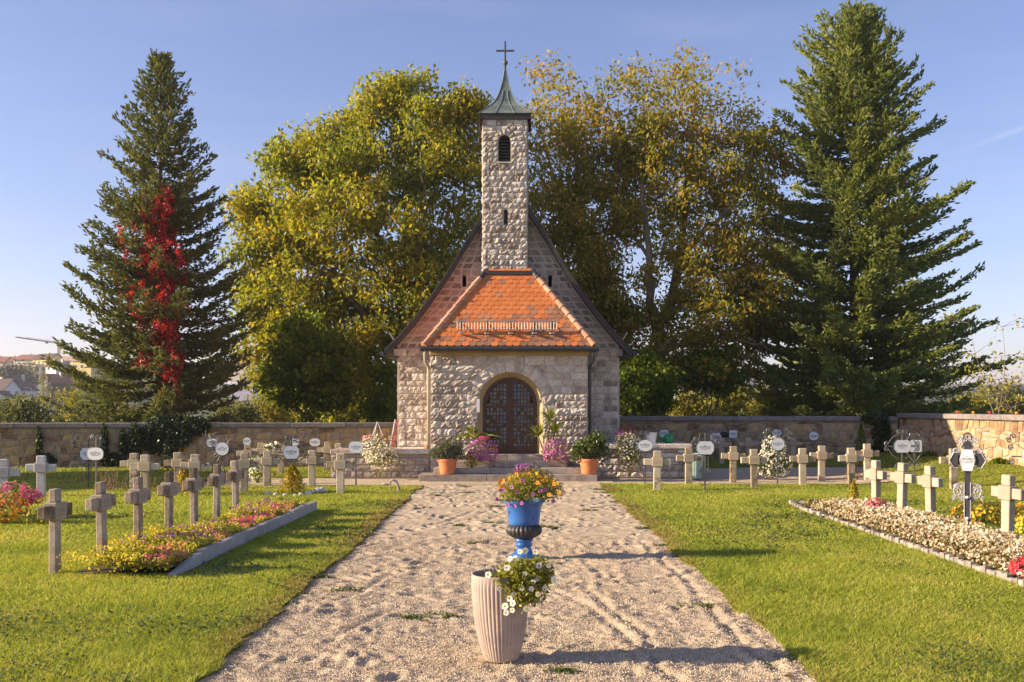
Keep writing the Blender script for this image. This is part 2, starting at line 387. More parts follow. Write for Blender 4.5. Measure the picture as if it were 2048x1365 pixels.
# lawn earth under the blades
m, nt, N, L, P = mat_base('turf')
v = geo_pos(nt)
f = math_n(nt, 'ADD', math_n(nt, 'MULTIPLY', noise(nt, v, .9, 4), .6), math_n(nt, 'MULTIPLY', noise(nt, v, 30, 4, .7), .45))
r_ = ramp(nt, [(.3, (.085,.095,.016)), (.48, (.15,.175,.024)), (.6, (.20,.205,.032)), (.75, (.24,.175,.06))]); L.new(f, r_.inputs[0])
L.new(r_.outputs[0], P.inputs['Base Color']); P.inputs['Roughness'].default_value = .9; P.inputs['Specular IOR Level'].default_value = .15
bump(nt, noise(nt, v, 55, 4, .7), 1.0, .04, P)
M['turf'] = m
m, nt, N, L, P = mat_base('farground')
v = geo_pos(nt)
r_ = ramp(nt, [(.3, (.035,.055,.018)), (.5, (.075,.10,.025)), (.65, (.12,.125,.045)), (.8, (.16,.14,.07))]); L.new(noise(nt, v, .03, 6, .6), r_.inputs[0])
L.new(r_.outputs[0], P.inputs['Base Color']); P.inputs['Roughness'].default_value = .95
M['farground'] = m
M['grass'] = leafmat('grass', [(.0, (.13,.165,.018)), (.3, (.27,.325,.036)), (.6, (.41,.44,.062)), (.85, (.54,.47,.12))], .45, 1.3, .5, .5, .45)
M['drygrass'] = leafmat('drygrass', [(.05, (.16,.12,.04)), (.5, (.30,.22,.07)), (.95, (.42,.33,.12))], .35, 1.2, .6, .4, 1.)
# lawn blades: several scales of patchiness
m = M['grass']; nt = m.node_tree; g_ = [n for n in nt.nodes if n.type == 'NEW_GEOMETRY'][0]; rmp = [n for n in nt.nodes if n.type == 'VALTORGB'][0]
f = math_n(nt, 'ADD', math_n(nt, 'MULTIPLY', g_.outputs['Random Per Island'], .38), math_n(nt, 'MULTIPLY', math_n(nt, 'MULTIPLY_ADD', noise(nt, g_.outputs['Position'], .55, 3), 3.4, -1.2), .36))
f = math_n(nt, 'ADD', f, math_n(nt, 'MULTIPLY', math_n(nt, 'MULTIPLY_ADD', noise(nt, g_.outputs['Position'], 4.5, 4, .65), 3.2, -1.1), .32)); nt.links.new(f, rmp.inputs[0])
M['walnut'] = leafmat('walnut', [(.05, (.105,.14,.014)), (.36, (.215,.25,.024)), (.6, (.34,.315,.034)), (.82, (.46,.33,.042)), (.97, (.42,.19,.034))], .5, 1.5, .5, .45, .35)
M['autumn'] = leafmat('autumn', [(.05, (.12,.14,.016)), (.35, (.24,.24,.028)), (.58, (.33,.265,.034)), (.8, (.45,.265,.042)), (.97, (.39,.14,.032))], .5, 1.5, .5, .4, .4)
M['hazel'] = leafmat('hazel', [(.05, (.055,.10,.012)), (.45, (.125,.18,.018)), (.8, (.24,.28,.026)), (.97, (.36,.33,.04))], .55, 1.5, .5, .45, .4)
M['sprucedark'] = leafmat('sprucedark', [(.1, (.09,.115,.044)), (.5, (.175,.195,.068)), (.8, (.27,.265,.095)), (.98, (.36,.30,.12))], .3, 1.2, .6, .4, .5)
M['sprucegreen'] = leafmat('sprucegreen', [(.1, (.11,.155,.052)), (.45, (.225,.275,.078)), (.75, (.37,.38,.10)), (.98, (.50,.45,.14))], .35, 1.2, .6, .45, .4)
M['creeper'] = leafmat('creeper', [(.1, (.16,.012,.018)), (.5, (.38,.024,.030)), (.85, (.56,.06,.05)), (.98, (.48,.15,.05))], .35, 1.6, .5, .2, .6)
M['bushgold'] = leafmat('bushgold', [(.05, (.10,.11,.014)), (.4, (.24,.24,.028)), (.7, (.38,.31,.042)), (.97, (.40,.22,.055))], .4, 1.4, .5, .45, .4)
M['bushgrey'] = leafmat('bushgrey', [(.05, (.08,.09,.035)), (.5, (.19,.20,.075)), (.8, (.30,.29,.12)), (.97, (.38,.32,.16))], .35, 1.3, .5, .4, .4)
M['bushfar'] = leafmat('bushfar', [(.05, (.016,.028,.012)), (.5, (.034,.05,.018)), (.9, (.07,.085,.026))], .25, 1.3, .6, .5, .08)
M['ivy'] = leafmat('ivy', [(.05, (.010,.022,.008)), (.5, (.024,.045,.012)), (.9, (.05,.075,.018)), (.98, (.16,.05,.02))], .25, 1.3, .4, .3, 1.5)
M['potleaf'] = leafmat('potleaf', [(.05, (.04,.065,.016)), (.5, (.09,.13,.03)), (.9, (.17,.20,.055))], .3, 1.3, .35, .2, 3)
M['greyleaf'] = leafmat('greyleaf', [(.05, (.05,.06,.03)), (.5, (.11,.125,.06)), (.9, (.19,.20,.10))], .3, 1.2, .35, .2, 3)
M['palmleaf'] = leafmat('palmleaf', [(.05, (.14,.18,.025)), (.5, (.24,.27,.045)), (.95, (.36,.34,.08))], .35, 1.3, .4, .2, 3)
M['goldconifer'] = leafmat('goldconifer', [(.05, (.16,.15,.012)), (.4, (.38,.30,.02)), (.75, (.55,.38,.025)), (.97, (.46,.21,.025))], .35, 1.3, .5, .3, 3)
M['petleaf'] = leafmat('petleaf', [(.05, (.12,.13,.02)), (.5, (.26,.26,.036)), (.95, (.40,.36,.07))], .35, 1.3, .4, .2, 5)
M['bronzeleaf'] = leafmat('bronzeleaf', [(.05, (.09,.055,.02)), (.4, (.17,.13,.03)), (.7, (.20,.20,.045)), (.97, (.26,.12,.05))], .35, 1.3, .4, .2, 5)
def petal(name, a, b, t=.3): M[name] = leafmat(name, [(.05, a), (.95, b)], t, 1.2, .6, .2, 4)
petal('p_white', (.78,.72,.62), (.88,.84,.76)); petal('p_cream', (.58,.40,.22), (.80,.66,.46)); petal('p_purple', (.36,.07,.34), (.56,.20,.50))
petal('p_pink', (.72,.16,.32), (.85,.36,.48)); petal('p_hotpink', (.72,.05,.22), (.82,.15,.36)); petal('p_yellow', (.72,.50,.02), (.82,.62,.06))
petal('p_lime', (.42,.40,.03), (.66,.56,.07)); petal('p_orange', (.78,.27,.02), (.85,.42,.05)); petal('p_red', (.55,.02,.05), (.70,.07,.11)); petal('p_rose', (.60,.10,.16), (.74,.25,.30))
petal('p_violet', (.30,.08,.36), (.48,.20,.50)); petal('p_dark', (.10,.02,.10), (.16,.04,.16), .1); petal('p_rust', (.55,.16,.02), (.75,.30,.03)); petal('deadleaf', (.16,.08,.04), (.30,.17,.09))
# ================================================================== GROUND
def ground_height(x, y):
    """flat churchyard; beyond it a valley and the village hill on the left, a low ridge far right"""
    d = np.sqrt(x * x + y * y)
    z = np.full_like(x, -.09)
    t = np.clip((d - 60) / 80, 0, 1); z = z - 3.5 * t * t * (3 - 2 * t)
    hill = 30 * np.exp(-(((x + 300) / 200) ** 2 + ((y - 560) / 190) ** 2))
    z = z + hill * np.clip((d - 150) / 150, 0, 1)
    ridge = 46 * np.exp(-((y - 1500 - .1 * x) / 260) ** 2) * (.72 + .28 * np.sin(x / 210. + 1.9)) * np.clip((x + 900) / 600, .35, 1)
    z = z + ridge + 2.0 * (fbm(x / 60., y / 60., 3, 5) - .5) * np.clip((d - 80) / 100, 0, 1)
    return z
rad = np.concatenate([np.linspace(0, 60, 13), np.geomspace(66, 6000, 70)])
ang = np.linspace(0, 2 * np.pi, 181)[:-1]
rr, aa = np.meshgrid(rad, ang, indexing='ij')
gx, gy = rr * np.sin(aa), rr * np.cos(aa)
gz = ground_height(gx, gy)
V = np.stack([gx.ravel(), gy.ravel(), gz.ravel()], 1); na = len(ang)
ii, jj = np.meshgrid(np.arange(len(rad) - 1), np.arange(na), indexing='ij')
F = np.stack([ii*na + jj, ii*na + (jj+1) % na, (ii+1)*na + (jj+1) % na, (ii+1)*na + jj], -1).reshape(-1, 4)[:, ::-1]
tag(link('ground', np_mesh('ground', V, F, M['farground'], True)), kind='structure')
def gh(x, y): return float(ground_height(np.array([float(x)]), np.array([float(y)]))[0])

# ---- gravel path with footprints, wheel lines and drag marks
PW = 2.28
def path_relief(x, y):
    z = .020 * (fbm(x * 3.1, y * 3.1, 3, 1) - .5) + .017 * (fbm(x * 11, y * 11, 3, 3) - .5)
    return z
nx, ny = 200, 1000
xs = np.linspace(-2.75, 2.75, nx); ys = np.linspace(5.0, 27.6, ny)
X, Y = np.meshgrid(xs, ys, indexing='xy')
Z = path_relief(X, Y)
rp = np.random.default_rng(3)
for k in range(1700):                                  # footprints: pits with a pushed-up rim
    cx, cy, a = rp.uniform(-2.2, 2.2), rp.uniform(5.2, 26), rp.normal(0, .9)
    L_, w_, dp = rp.uniform(.09, .16), rp.uniform(.04, .065), rp.uniform(.006, .022)
    i0, i1 = np.searchsorted(ys, [cy - .4, cy + .4]); j0, j1 = np.searchsorted(xs, [cx - .4, cx + .4])
    dx, dy = X[i0:i1, j0:j1] - cx, Y[i0:i1, j0:j1] - cy
    u = dx * math.cos(a) + dy * math.sin(a); v = -dx * math.sin(a) + dy * math.cos(a)
    q = (v / L_) ** 2 + (u / w_) ** 2
    Z[i0:i1, j0:j1] += dp * (-np.exp(-q) + .55 * np.exp(-(np.sqrt(q) - 1.7) ** 2 * 4))
tracks = [[(1165,1168),(1195,1195),(1235,1232),(1285,1262),(1305,1298),(1312,1330),(1370,1365)],
          [(1285,1082),(1312,1112),(1365,1150),(1420,1215),(1465,1265),(1512,1310),(1560,1340)],
          [(1170,1120),(1240,1128),(1318,1112),(1335,1100)], [(1260,1165),(1330,1155),(1395,1138)],
          [(1110,1180),(1180,1210),(1235,1255),(1290,1302)], [(640,1290),(720,1245),(760,1225)], [(690,1200),(740,1170),(770,1150)],
          [(800,1058),(880,1046),(950,1020)], [(940,1085),(1010,1120)]]
for tr in tracks:
    P3 = [G(*p) for p in tr]
    dm = np.full(X.shape, 9.0)
    for a, b in zip(P3[:-1], P3[1:]):
        ab = np.array([b.x - a.x, b.y - a.y]); l2 = ab @ ab
        t = np.clip(((X - a.x) * ab[0] + (Y - a.y) * ab[1]) / l2, 0, 1)
        sgn = np.sign((X - a.x) * ab[1] - (Y - a.y) * ab[0]) + (fbm(X * 4, Y * 4, 2, 8) - .5) * .2
        dd = np.hypot(X - a.x - t * ab[0], Y - a.y - t * ab[1]) * np.where(sgn == 0, 1, sgn)
        dm = np.where(np.abs(dd) < np.abs(dm), dd, dm)
    kf = .4 if tr[0][0] < 950 else .62
    Z += kf * (-.026 * np.exp(-(dm / .045) ** 2) + .020 * np.exp(-((np.abs(dm) - .10) / .05) ** 2))
Z -= .022
V = np.stack([X.ravel(), Y.ravel(), Z.ravel()], 1)
ii, jj = np.meshgrid(np.arange(ny - 1), np.arange(nx - 1), indexing='ij')
F = np.stack([ii*nx + jj, ii*nx + jj + 1, (ii+1)*nx + jj + 1, (ii+1)*nx + jj], -1).reshape(-1, 4)
path = tag(link('gravel_path', np_mesh('gravel_path', V, F, M['gravel'], True)), kind='structure')
def sheet(name, x0, x1, y0, y1, z, step, mat, amp=.02, seed=0):
    n1, n2 = max(2, int((x1-x0)/step)), max(2, int((y1-y0)/step))
    xs_ = np.linspace(x0, x1, n1); ys_ = np.linspace(y0, y1, n2); X_, Y_ = np.meshgrid(xs_, ys_, indexing='xy')
    Z_ = z + amp * (fbm(X_ * 2.5, Y_ * 2.5, 3, seed) - .5) + lift(X_, Y_)
    ii, jj = np.meshgrid(np.arange(n2 - 1), np.arange(n1 - 1), indexing='ij')
    F_ = np.stack([ii*n1 + jj, ii*n1 + jj + 1, (ii+1)*n1 + jj + 1, (ii+1)*n1 + jj], -1).reshape(-1, 4)
    return link(name, np_mesh(name, np.stack([X_.ravel(), Y_.ravel(), Z_.ravel()], 1), F_, mat, True))

# loose pebbles on the near part of the path
def pebbles(n, y0, y1, smin, smax, seed):
    r = np.random.default_rng(seed)
    y = y0 + (y1 - y0) * r.random(n) ** 1.5; x = r.uniform(-2.35, 2.35, n)
    iy = np.clip(((y - ys[0]) / (ys[1] - ys[0])).astype(int), 0, ny - 1); ix = np.clip(((x - xs[0]) / (xs[1] - xs[0])).astype(int), 0, nx - 1)
    s_ = r.uniform(smin, smax, n); z = Z[iy, ix] + s_ * .25
    base = np.array([[1,0,0],[-.5,.87,0],[-.5,-.87,0],[0,0,1],[0,0,-.6]]) * .5
    a = r.uniform(0, 6.28, n); c, sn = np.cos(a), np.sin(a)
    B = base[None] * (s_[:, None] * r.uniform(.6, 1.2, (n, 3)))[:, None, :]
    x_ = B[:,:,0]*c[:,None] - B[:,:,1]*sn[:,None]; y_ = B[:,:,0]*sn[:,None] + B[:,:,1]*c[:,None]
    V_ = np.stack([x_ + x[:,None], y_ + y[:,None], B[:,:,2] + z[:,None]], -1).reshape(-1, 3)
    f = np.array([[0,1,3],[1,2,3],[2,0,3],[1,0,4],[2,1,4],[0,2,4]])
    return V_, (f[None] + (np.arange(n) * 5)[:, None, None]).reshape(-1, 3)
V, F = pebbles(80000, 6.2, 15.5, .009, .019, 5)
tag(link('loose_pebbles', np_mesh('loose_pebbles', V, F, M['pebble'])), 'loose pale pebbles scattered over the raked gravel path', 'gravel', kind='stuff')

# ---- lawns: raised a little above the gravel, ragged edges
def edge_noise(y, s_): return .035 * (fbm(np.asarray(y) * 7.0, np.full_like(np.asarray(y, float), s_ * 3.1), 3, 23) - .5) * 2 + .12 * (fbm(np.asarray(y) * 1.3, np.full_like(np.asarray(y, float), s_ * 7.3), 4, 21) - .5) * 2
def sst(a, b, x): t = np.clip((np.asarray(x, float) - a) / (b - a), 0, 1); return t * t * (3 - 2 * t)
def lift(x, y):
    """the yard climbs gently towards its far right corner"""
    return np.maximum(.45 * sst(8.8, 13.3, x) * sst(18, 27, y), .28 * sst(2.5, 8, x) * sst(28.5, 33.5, y))
def lawn(name, rows):
    """rows: list of (y, x0, x1); a sheet with a short skirt along x0 and x1"""
    n = 34; V = []; F = []
    for (y, x0, x1) in rows:
        for k in range(n):
            x = x0 + (x1 - x0) * (k - 1) / (n - 3) if 0 < k < n - 1 else (x0 if k == 0 else x1)
            V.append((x, y, float(lift(x, y)) - (.07 if k in (0, n - 1) else 0)))
    for i in range(len(rows) - 1):
        for k in range(n - 1): F.append((i*n+k, i*n+k+1, (i+1)*n+k+1, (i+1)*n+k))
    return tag(link(name, np_mesh(name, np.array(V), np.array(F), M['turf'])), kind='structure')
yy = np.arange(2.5, 25.4, .11)
eL = -PW + edge_noise(yy, 1) - .02 ; eR = PW + edge_noise(yy, 2)
def far_edge(x, y0, seed): return y0 + .3 * (fbm(np.asarray(x) * 1.1, np.asarray(x) * 0, 3, seed) - .5)
lawn('lawn_left', [(y, -40, e) for y, e in zip(yy, eL)])
lawn('lawn_right', [(y, e, 30) for y, e in zip(yy, eR)])
def lawn_strip(name, x0, x1, ya, yb):
    """columns along x between ya(x) and yb(x), skirts at both ends"""
    xs_ = np.arange(x0, x1 + .001, .2); V = []; F = []; n = 14
    for x in xs_:
        a_, b_ = float(ya(x)), float(yb(x))
        for k in range(n):
            y = a_ + (b_ - a_) * (k - 1) / (n - 3) if 0 < k < n - 1 else (a_ if k == 0 else b_)
            V.append((x, y, float(lift(x, y)) - (.07 if k in (0, n - 1) else 0)))
    for i in range(len(xs_) - 1):
        for k in range(n - 1): F.append((i*n+k, (i+1)*n+k, (i+1)*n+k+1, i*n+k+1))
    return tag(link(name, np_mesh(name, np.array(V), np.array(F), M['turf'])), kind='structure')
yl = float(yy[-1]) + .001
lawn_strip('lawn_edge_left', -8.2, -2.35, lambda x: yl, lambda x: far_edge(x, 25.55, 31))
lawn_strip('lawn_edge_right', 2.35, 10.6, lambda x: yl, lambda x: far_edge(x, 26.0, 32))
lawn_strip('lawn_far_left', -40, -8.4, lambda x: yl, lambda x: 36)
lawn_strip('lawn_far_right', 10.8, 30, lambda x: yl, lambda x: 40)
lawn_strip('lawn_back_left', -8.2, -3.5, lambda x: far_edge(x, 28.6, 41), lambda x: 35)
lawn_strip('lawn_back_right', 3.6, 10.6, lambda x: far_edge(x, 31.2, 42), lambda x: 37)

tag(sheet('gravel_walk', -8.6, 12, 24.9, 34, -.038, .09, M['gravel'], .03, 4), kind='structure')
# blades of grass
def in_lawn(x, y):
    l = (x < np.interp(y, yy, eL)) & (y < 25.4); r = (x > np.interp(y, yy, eR)) & (y < 25.95)
    ok = l | r
    ok |= (y > 28.8) & (x < -3.6) & (y < 33.3); ok |= (y > 31.4) & (x > 3.7) & (y < 34.3); ok |= (x < -8.4) & (y < 33.4); ok |= (x > 10.8) & (y < 34) & (x < 13.3)
    ok &= ~((x > 5.72) & (x < 7.05) & (y > 9.5) & (y < 20.3)); ok &= ~((x > -5.25) & (x < -3.9) & (y > 11.9) & (y < 19.2))
    return ok
def blades(n, y0, y1, h, w, seed, margin=1.2):
    r = np.random.default_rng(seed)
    y = r.uniform(y0, y1, n); half = .52 * y + margin; x = r.uniform(-1, 1, n) * half
    k = in_lawn(x, y)
    dens = .35 + 1.3 * fbm(x * 1.1, y * 1.1, 3, 51); k &= r.random(n) < dens
    x, y = x[k], y[k]; n = len(x)
    patch = fbm(x * .8, y * .8, 3, 61)
    hh = h * r.uniform(.35, 1.1, n) * (.35 + 1.1 * patch); ww = w * r.uniform(.6, 1.2, n)
    a = r.uniform(0, 6.28, n); lx, ly = r.normal(0, .85, n) * hh, r.normal(0, .85, n) * hh
    dx, dy = np.cos(a) * ww * .5, np.sin(a) * ww * .5; z0 = lift(x, y) - .004; hh = hh + z0
    V_ = np.stack([np.stack([x - dx, y - dy, z0], 1), np.stack([x + dx, y + dy, z0], 1), np.stack([x + lx, y + ly, hh], 1)], 1).reshape(-1, 3)
    return V_
GV = np.concatenate([blades(190000, 6.2, 10, .050, .0085, 1), blades(250000, 10, 15, .050, .0125, 2),
                     blades(260000, 15, 26, .052, .020, 3), blades(90000, 26, 44, .06, .034, 4)])
tag(link('lawn_grass', np_mesh('lawn_grass', GV, np.arange(len(GV)).reshape(-1, 3), M['grass'])), 'short mown grass blades covering the lawns', 'grass', kind='stuff')

# clover and plantain patches in the lawn
def clover(seed, n=60000):
    r = np.random.default_rng(seed); y = 6.3 + 15 * r.random(n) ** 1.4; x = r.uniform(-1, 1, n) * (.52 * y + .8)
    k = in_lawn(x, y) & (r.random(n) < np.clip(5.5 * (fbm(x * .55 + 3, y * .55, 3, 91) - .56), 0, 1)); x, y = x[k], y[k]; n = len(x)
    s_ = .007 + .0011 * y; a = r.uniform(0, 6.28, n); z = lift(x, y) + r.uniform(.012, .038, n); t1, t2 = r.normal(0, .35, n), r.normal(0, .35, n)
    c, sn = np.cos(a) * s_, np.sin(a) * s_
    return np.stack([np.stack([x + c, y + sn, z + t1*s_], 1), np.stack([x - sn, y + c, z + t2*s_], 1), np.stack([x - c, y - sn, z - t1*s_], 1), np.stack([x + sn, y - c, z - t2*s_], 1)], 1).reshape(-1, 3)
CV = clover(4)
tag(link('clover', np_mesh('clover', CV, np.arange(len(CV)).reshape(-1, 4), M['potleaf'])), 'darker clover and plantain patches in the lawns', 'clover', kind='stuff')
# dry straw coloured fringe along the path
def fringe(seed, n=26000):
    r = np.random.default_rng(seed); y = r.uniform(6.2, 25.2, n); s_ = np.where(r.random(n) < .5, -1, 1)
    e = np.where(s_ < 0, np.interp(y, yy, eL), np.interp(y, yy, eR)); off = np.abs(r.normal(0, .16, n)) - .03
    k = r.random(n) < np.clip(2.2 * fbm(y * .7 + s_ * 50, y * 0, 2, 3) - .55, 0, 1); x = e + s_ * off; x, y, off = x[k], y[k], off[k]; n = len(x)
    h = r.uniform(.015, .045, n); a = r.uniform(0, 6.28, n); w = .004 + .0006 * y; lx, ly = r.normal(0, .035, n), r.normal(0, .035, n); z0 = np.where(off < 0, -.03, 0.)
    return np.stack([np.stack([x - np.cos(a)*w, y - np.sin(a)*w, z0], 1), np.stack([x + np.cos(a)*w, y + np.sin(a)*w, z0], 1), np.stack([x + lx, y + ly, z0 + h], 1)], 1).reshape(-1, 3)
FV = fringe(9)
tag(link('dry_grass', np_mesh('dry_grass', FV, np.arange(len(FV)).reshape(-1, 3), M['drygrass'])), 'dry straw coloured grass fringing the gravel path', 'grass', kind='stuff')

# ================================================================== MASONRY
RB = random.Random(5)
def block_mesh(name, c, proud, boss, mat, cell=.085, back=.03, mx=7):
    """c: 4 corners (x,z) bl, br, tr, tl of a stone in a wall plane y=0, outward is -y; rough hewn face"""
    bl, br, tr, tl = c
    w = (abs(br[0]-bl[0]) + abs(tr[0]-tl[0])) / 2 + abs(br[1]-bl[1]); h = (abs(tl[1]-bl[1]) + abs(tr[1]-br[1])) / 2
    n = max(2, min(mx, round(w / cell))); m = max(2, min(4, round(h / cell)))
    cx = sum(p[0] for p in c) / 4; cz = sum(p[1] for p in c) / 4
    V, F = [], []
    for j in range(m + 1):
        for i in range(n + 1):
            s, t = i / n, j / m
            edge = i in (0, n) or j in (0, m)
            js, jt = (0, 0) if edge else (RB.uniform(-.25, .25) / n, RB.uniform(-.22, .22) / m)
            s += js; t += jt
            x = (bl[0]*(1-s)+br[0]*s)*(1-t) + (tl[0]*(1-s)+tr[0]*s)*t
            z = (bl[1]*(1-s)+br[1]*s)*(1-t) + (tl[1]*(1-s)+tr[1]*s)*t
            y = -(proud + boss * RB.uniform(-.1, .42)) if edge else -(proud + boss * RB.uniform(.0, 1.0))
            V.append((x - cx, y, z - cz))
    for j in range(m):
        for i in range(n): F.append((j*(n+1)+i, j*(n+1)+i+1, (j+1)*(n+1)+i+1, (j+1)*(n+1)+i))
    rim = [i for i in range(n)] + [j*(n+1)+n for j in range(m)] + [m*(n+1)+i for i in range(n, 0, -1)] + [j*(n+1) for j in range(m, 0, -1)]
    k0 = len(V)
    for i in rim: V.append((V[i][0], back, V[i][2]))
    q = len(rim)
    for i in range(q): F.append((rim[i], k0 + i, k0 + (i+1) % q, rim[(i+1) % q]))
    return (cx, cz), V, F
def warp(p, zmax):
    x, z = p; k = min(1, max(0, (zmax - z) / .25))
    return (x + .045 * math.sin(5.3 * z + 2.2 * x) + .02 * math.sin(13 * z + x), min(zmax, z + k * (.055 * math.sin(2.3 * x + 5 * z) + .035 * math.sin(5.9 * x - 7 * z))))
def lay(rows, iv, lmin, lmax, gap, skip=None, jit=0.0):
    """rows: list of (zb, zt); iv(z) -> list of x intervals; returns stone outlines"""
    out = []
    for ri, (zb, zt) in enumerate(rows):
        b, t = iv(zb + .01), iv(zt - .01)
        if len(b) != len(t): b = t = iv((zb + zt) / 2)
        for (b0, b1), (t0, t1) in zip(b, t):
            Lm = ((b1 - b0) + (t1 - t0)) / 2
            if Lm < .07: continue
            cuts = [0.0]; p = 0
            first = RB.uniform(.45, 1.0)
            while True:
                l = RB.uniform(lmin, lmax) * (first if p == 0 else 1); first = 1
                if p + l > Lm - lmin * .55: break
                p += l; cuts.append(p / Lm)
            cuts.append(1.0)
            for s0, s1 in zip(cuts[:-1], cuts[1:]):
                g = gap / 2
                def X_(s, a0, a1, e): return a0 + (a1 - a0) * s + e
                j = lambda: RB.uniform(-jit, jit)
                c = [(X_(s0, b0, b1, g) + j(), zb + g + j()), (X_(s1, b0, b1, -g) + j(), zb + g + j()),
                     (X_(s1, t0, t1, -g) + j(), zt - g + j()), (X_(s0, t0, t1, g) + j(), zt - g + j())]
                if c[1][0] - c[0][0] < .03 and c[2][0] - c[3][0] < .03: continue
                mxx, mzz = sum(p_[0] for p_ in c) / 4, sum(p_[1] for p_ in c) / 4
                if skip and skip(mxx, mzz): continue
                out.append(c)
    return out
def courses(z0, z1, hmin, hmax):
    r = []; z = z0
    while z < z1 - hmin * .6:
        h = RB.uniform(hmin, hmax); h = z1 - z if z + h > z1 - hmin * .5 else h
        r.append((z, z + h)); z += h
    return r
def lay_stones(cs, parent, name, y, proud, boss, mat, cell=.085):
    for c in cs:
        (cx, cz), V, F = block_mesh(name, c, proud, boss, mat, cell)
        me = bpy.data.meshes.new(name); me.from_pydata(V, [], F); me.materials.append(mat)
        link(name, me, parent, (cx, y, cz))
def lay_joined(cs, parent, name, mat, proud, boss, tf, cell=.12):
    mb = MB()
    for c in cs:
        (cx, cz), V, F = block_mesh(name, c, proud, boss, mat, cell)
        mb.add([tf(x + cx, yq, z + cz) for x, yq, z in V], F)
    o = mb.build(name, mat, parent); o['kind'] = 'stuff'; return o
def column_wall(mb, xs, top, bot, y0, y1, holes):
    """solid wall between bot and top(x) with openings; holes: (x0, x1, zb(x), zt(x))"""
    for h in holes: xs = list(xs) + [h[0] + (h[1] - h[0]) * k / h[4] for k in range(h[4] + 1)]
    xs = sorted(set(round(x, 5) for x in xs))
    def col(xa, xb, za, zb, ta, tb): mb.prism_y([(xa, za), (xb, zb), (xb, tb), (xa, ta)], y0, y1)
    for xa, xb in zip(xs[:-1], xs[1:]):
        hs = sorted([h for h in holes if xa >= h[0] - 1e-4 and xb <= h[1] + 1e-4], key=lambda h: h[2]((xa + xb) / 2))
        za = zb = bot
        for h in hs:
            if h[2](xa) > za + 1e-4: col(xa, xb, za, zb, h[2](xa), h[2](xb))
            za, zb = h[3](xa), h[3](xb)
        col(xa, xb, za, zb, top(xa), top(xb))
def rect_hole(x0, x1, z0, z1): return (x0, x1, lambda x: z0, lambda x: z1, 1)
def arch_hole(cx, r, z0, zs, n=18): return (cx - r, cx + r, lambda x: z0, lambda x: zs + math.sqrt(max(0, r*r - (x-cx)**2)), n)

# ------------------------------------------------------------------ churchyard boundary walls
def boundary_wall(label, a, b, h, seed, coping_len, ends=(0, 0)):
    RB.seed(seed)
    a, b = Vector((a[0], a[1], 0)), Vector((b[0], b[1], 0)); Lw = (b - a).length
    t = thing('boundary_wall', label, 'wall', a, math.atan2(b.y - a.y, b.x - a.x))
    MB().box(0, Lw, .03, .45, -.1, h - .10).build('wall_core', M['rubblemortar'], t)
    cs = lay(courses(0.0, h - .11, .13, .31), lambda z: [(0, Lw)], .16, .52, .034, None, .030)
    cs = [[warp(p, h - .115) for p in c] for c in cs]
    lay_stones(cs, t, 'stone', .03, .022, .035, M['rubble'], .11)
    x = 0
    while x < Lw - .05:
        l = min(coping_len * RB.uniform(.8, 1.2), Lw - x)
        if Lw - x - l < .4: l = Lw - x
        o = MB().box(x + .004, x + l - .004, -.09 + RB.uniform(-.006, .006), .55, h - .10, h + .06 + RB.uniform(-.006, .006), .02).build('coping_slab', M['coping'], t); x += l
    return t
boundary_wall('brown rubble stone churchyard wall running from the creeper spruce to the chapel', (-20.5, 32.55), (-3.42, 34.1), 1.42, 1, 2.0)
boundary_wall('shaded rubble stone churchyard wall running from the chapel towards the tall spruce', (3.2, 35.3), (13.38, 34.5), 1.62, 2, 2.2)
boundary_wall('sunlit honey coloured rubble wall turning the corner past the tall spruce', (13.40, 34.45), (13.62, 22.5), 1.74, 3, 1.9)

# low terrace walls flanking the steps
def terrace(label, x0, x1, y, h, seed, rough):
    RB.seed(seed)
    t = thing('terrace_wall', label, 'wall', (x0, y, 0))
    Lw = x1 - x0
    MB().box(0, Lw, .02, 1.5, -.08, h - .14).build('wall_core', M['rubblemortar'], t)
    cs = lay(courses(0, h - .15, .13, .22), lambda z: [(0, Lw)], .22, .48, .022, None, .008)
    lay_stones(cs, t, 'stone', .02, .02, .05 if rough else .025, M['slabstone'] if not rough else M['ashlar'], .09)
    lay_joined(lay(courses(0, h - .15, .15, .22), lambda z: [(0, 1.5)], .25, .45, .02), t, 'side_stones', M['ashlar'], .015, .03, lambda a, yq, z: (yq if x0 < 0 else Lw - yq, 1.5 - a if x0 < 0 else a, z))
    x = -.04
    while x < Lw:
        l = min(RB.uniform(.7, 1.1), Lw + .04 - x)
        if Lw - x - l < .25: l = Lw + .04 - x
        MB().box(x + .003, x + l - .003, -.05, 1.5, h - .14, h + RB.uniform(-.004, .004), .02).build('cap_slab', M['ashlar'], t); x += l
    return t
terrace('low brown stone terrace wall under the trailing white flowers left of the steps', -5.15, -2.36, 28.45, .80, 11, False)
terrace('low pale rock faced terrace wall right of the steps', 2.36, 5.1, 28.45, .95, 12, True)

# ================================================================== CHAPEL
CX, CY = -.113, 30.0
chapel = thing('chapel', 'small stone chapel with slender bell turret and red tiled porch roof', 'chapel', (CX, CY, 0))
PROF = [(0, 8.95), (.74, 7.76), (1.27, 6.91), (1.81, 6.0), (2.32, 5.27), (2.81, 4.62), (3.27, 4.09), (3.68, 3.68)]
def roofz(x): return float(np.interp(abs(x), [p[0] for p in PROF], [p[1] for p in PROF]))
def gtop(x): return roofz(x) - .17
HWALL = 3.34
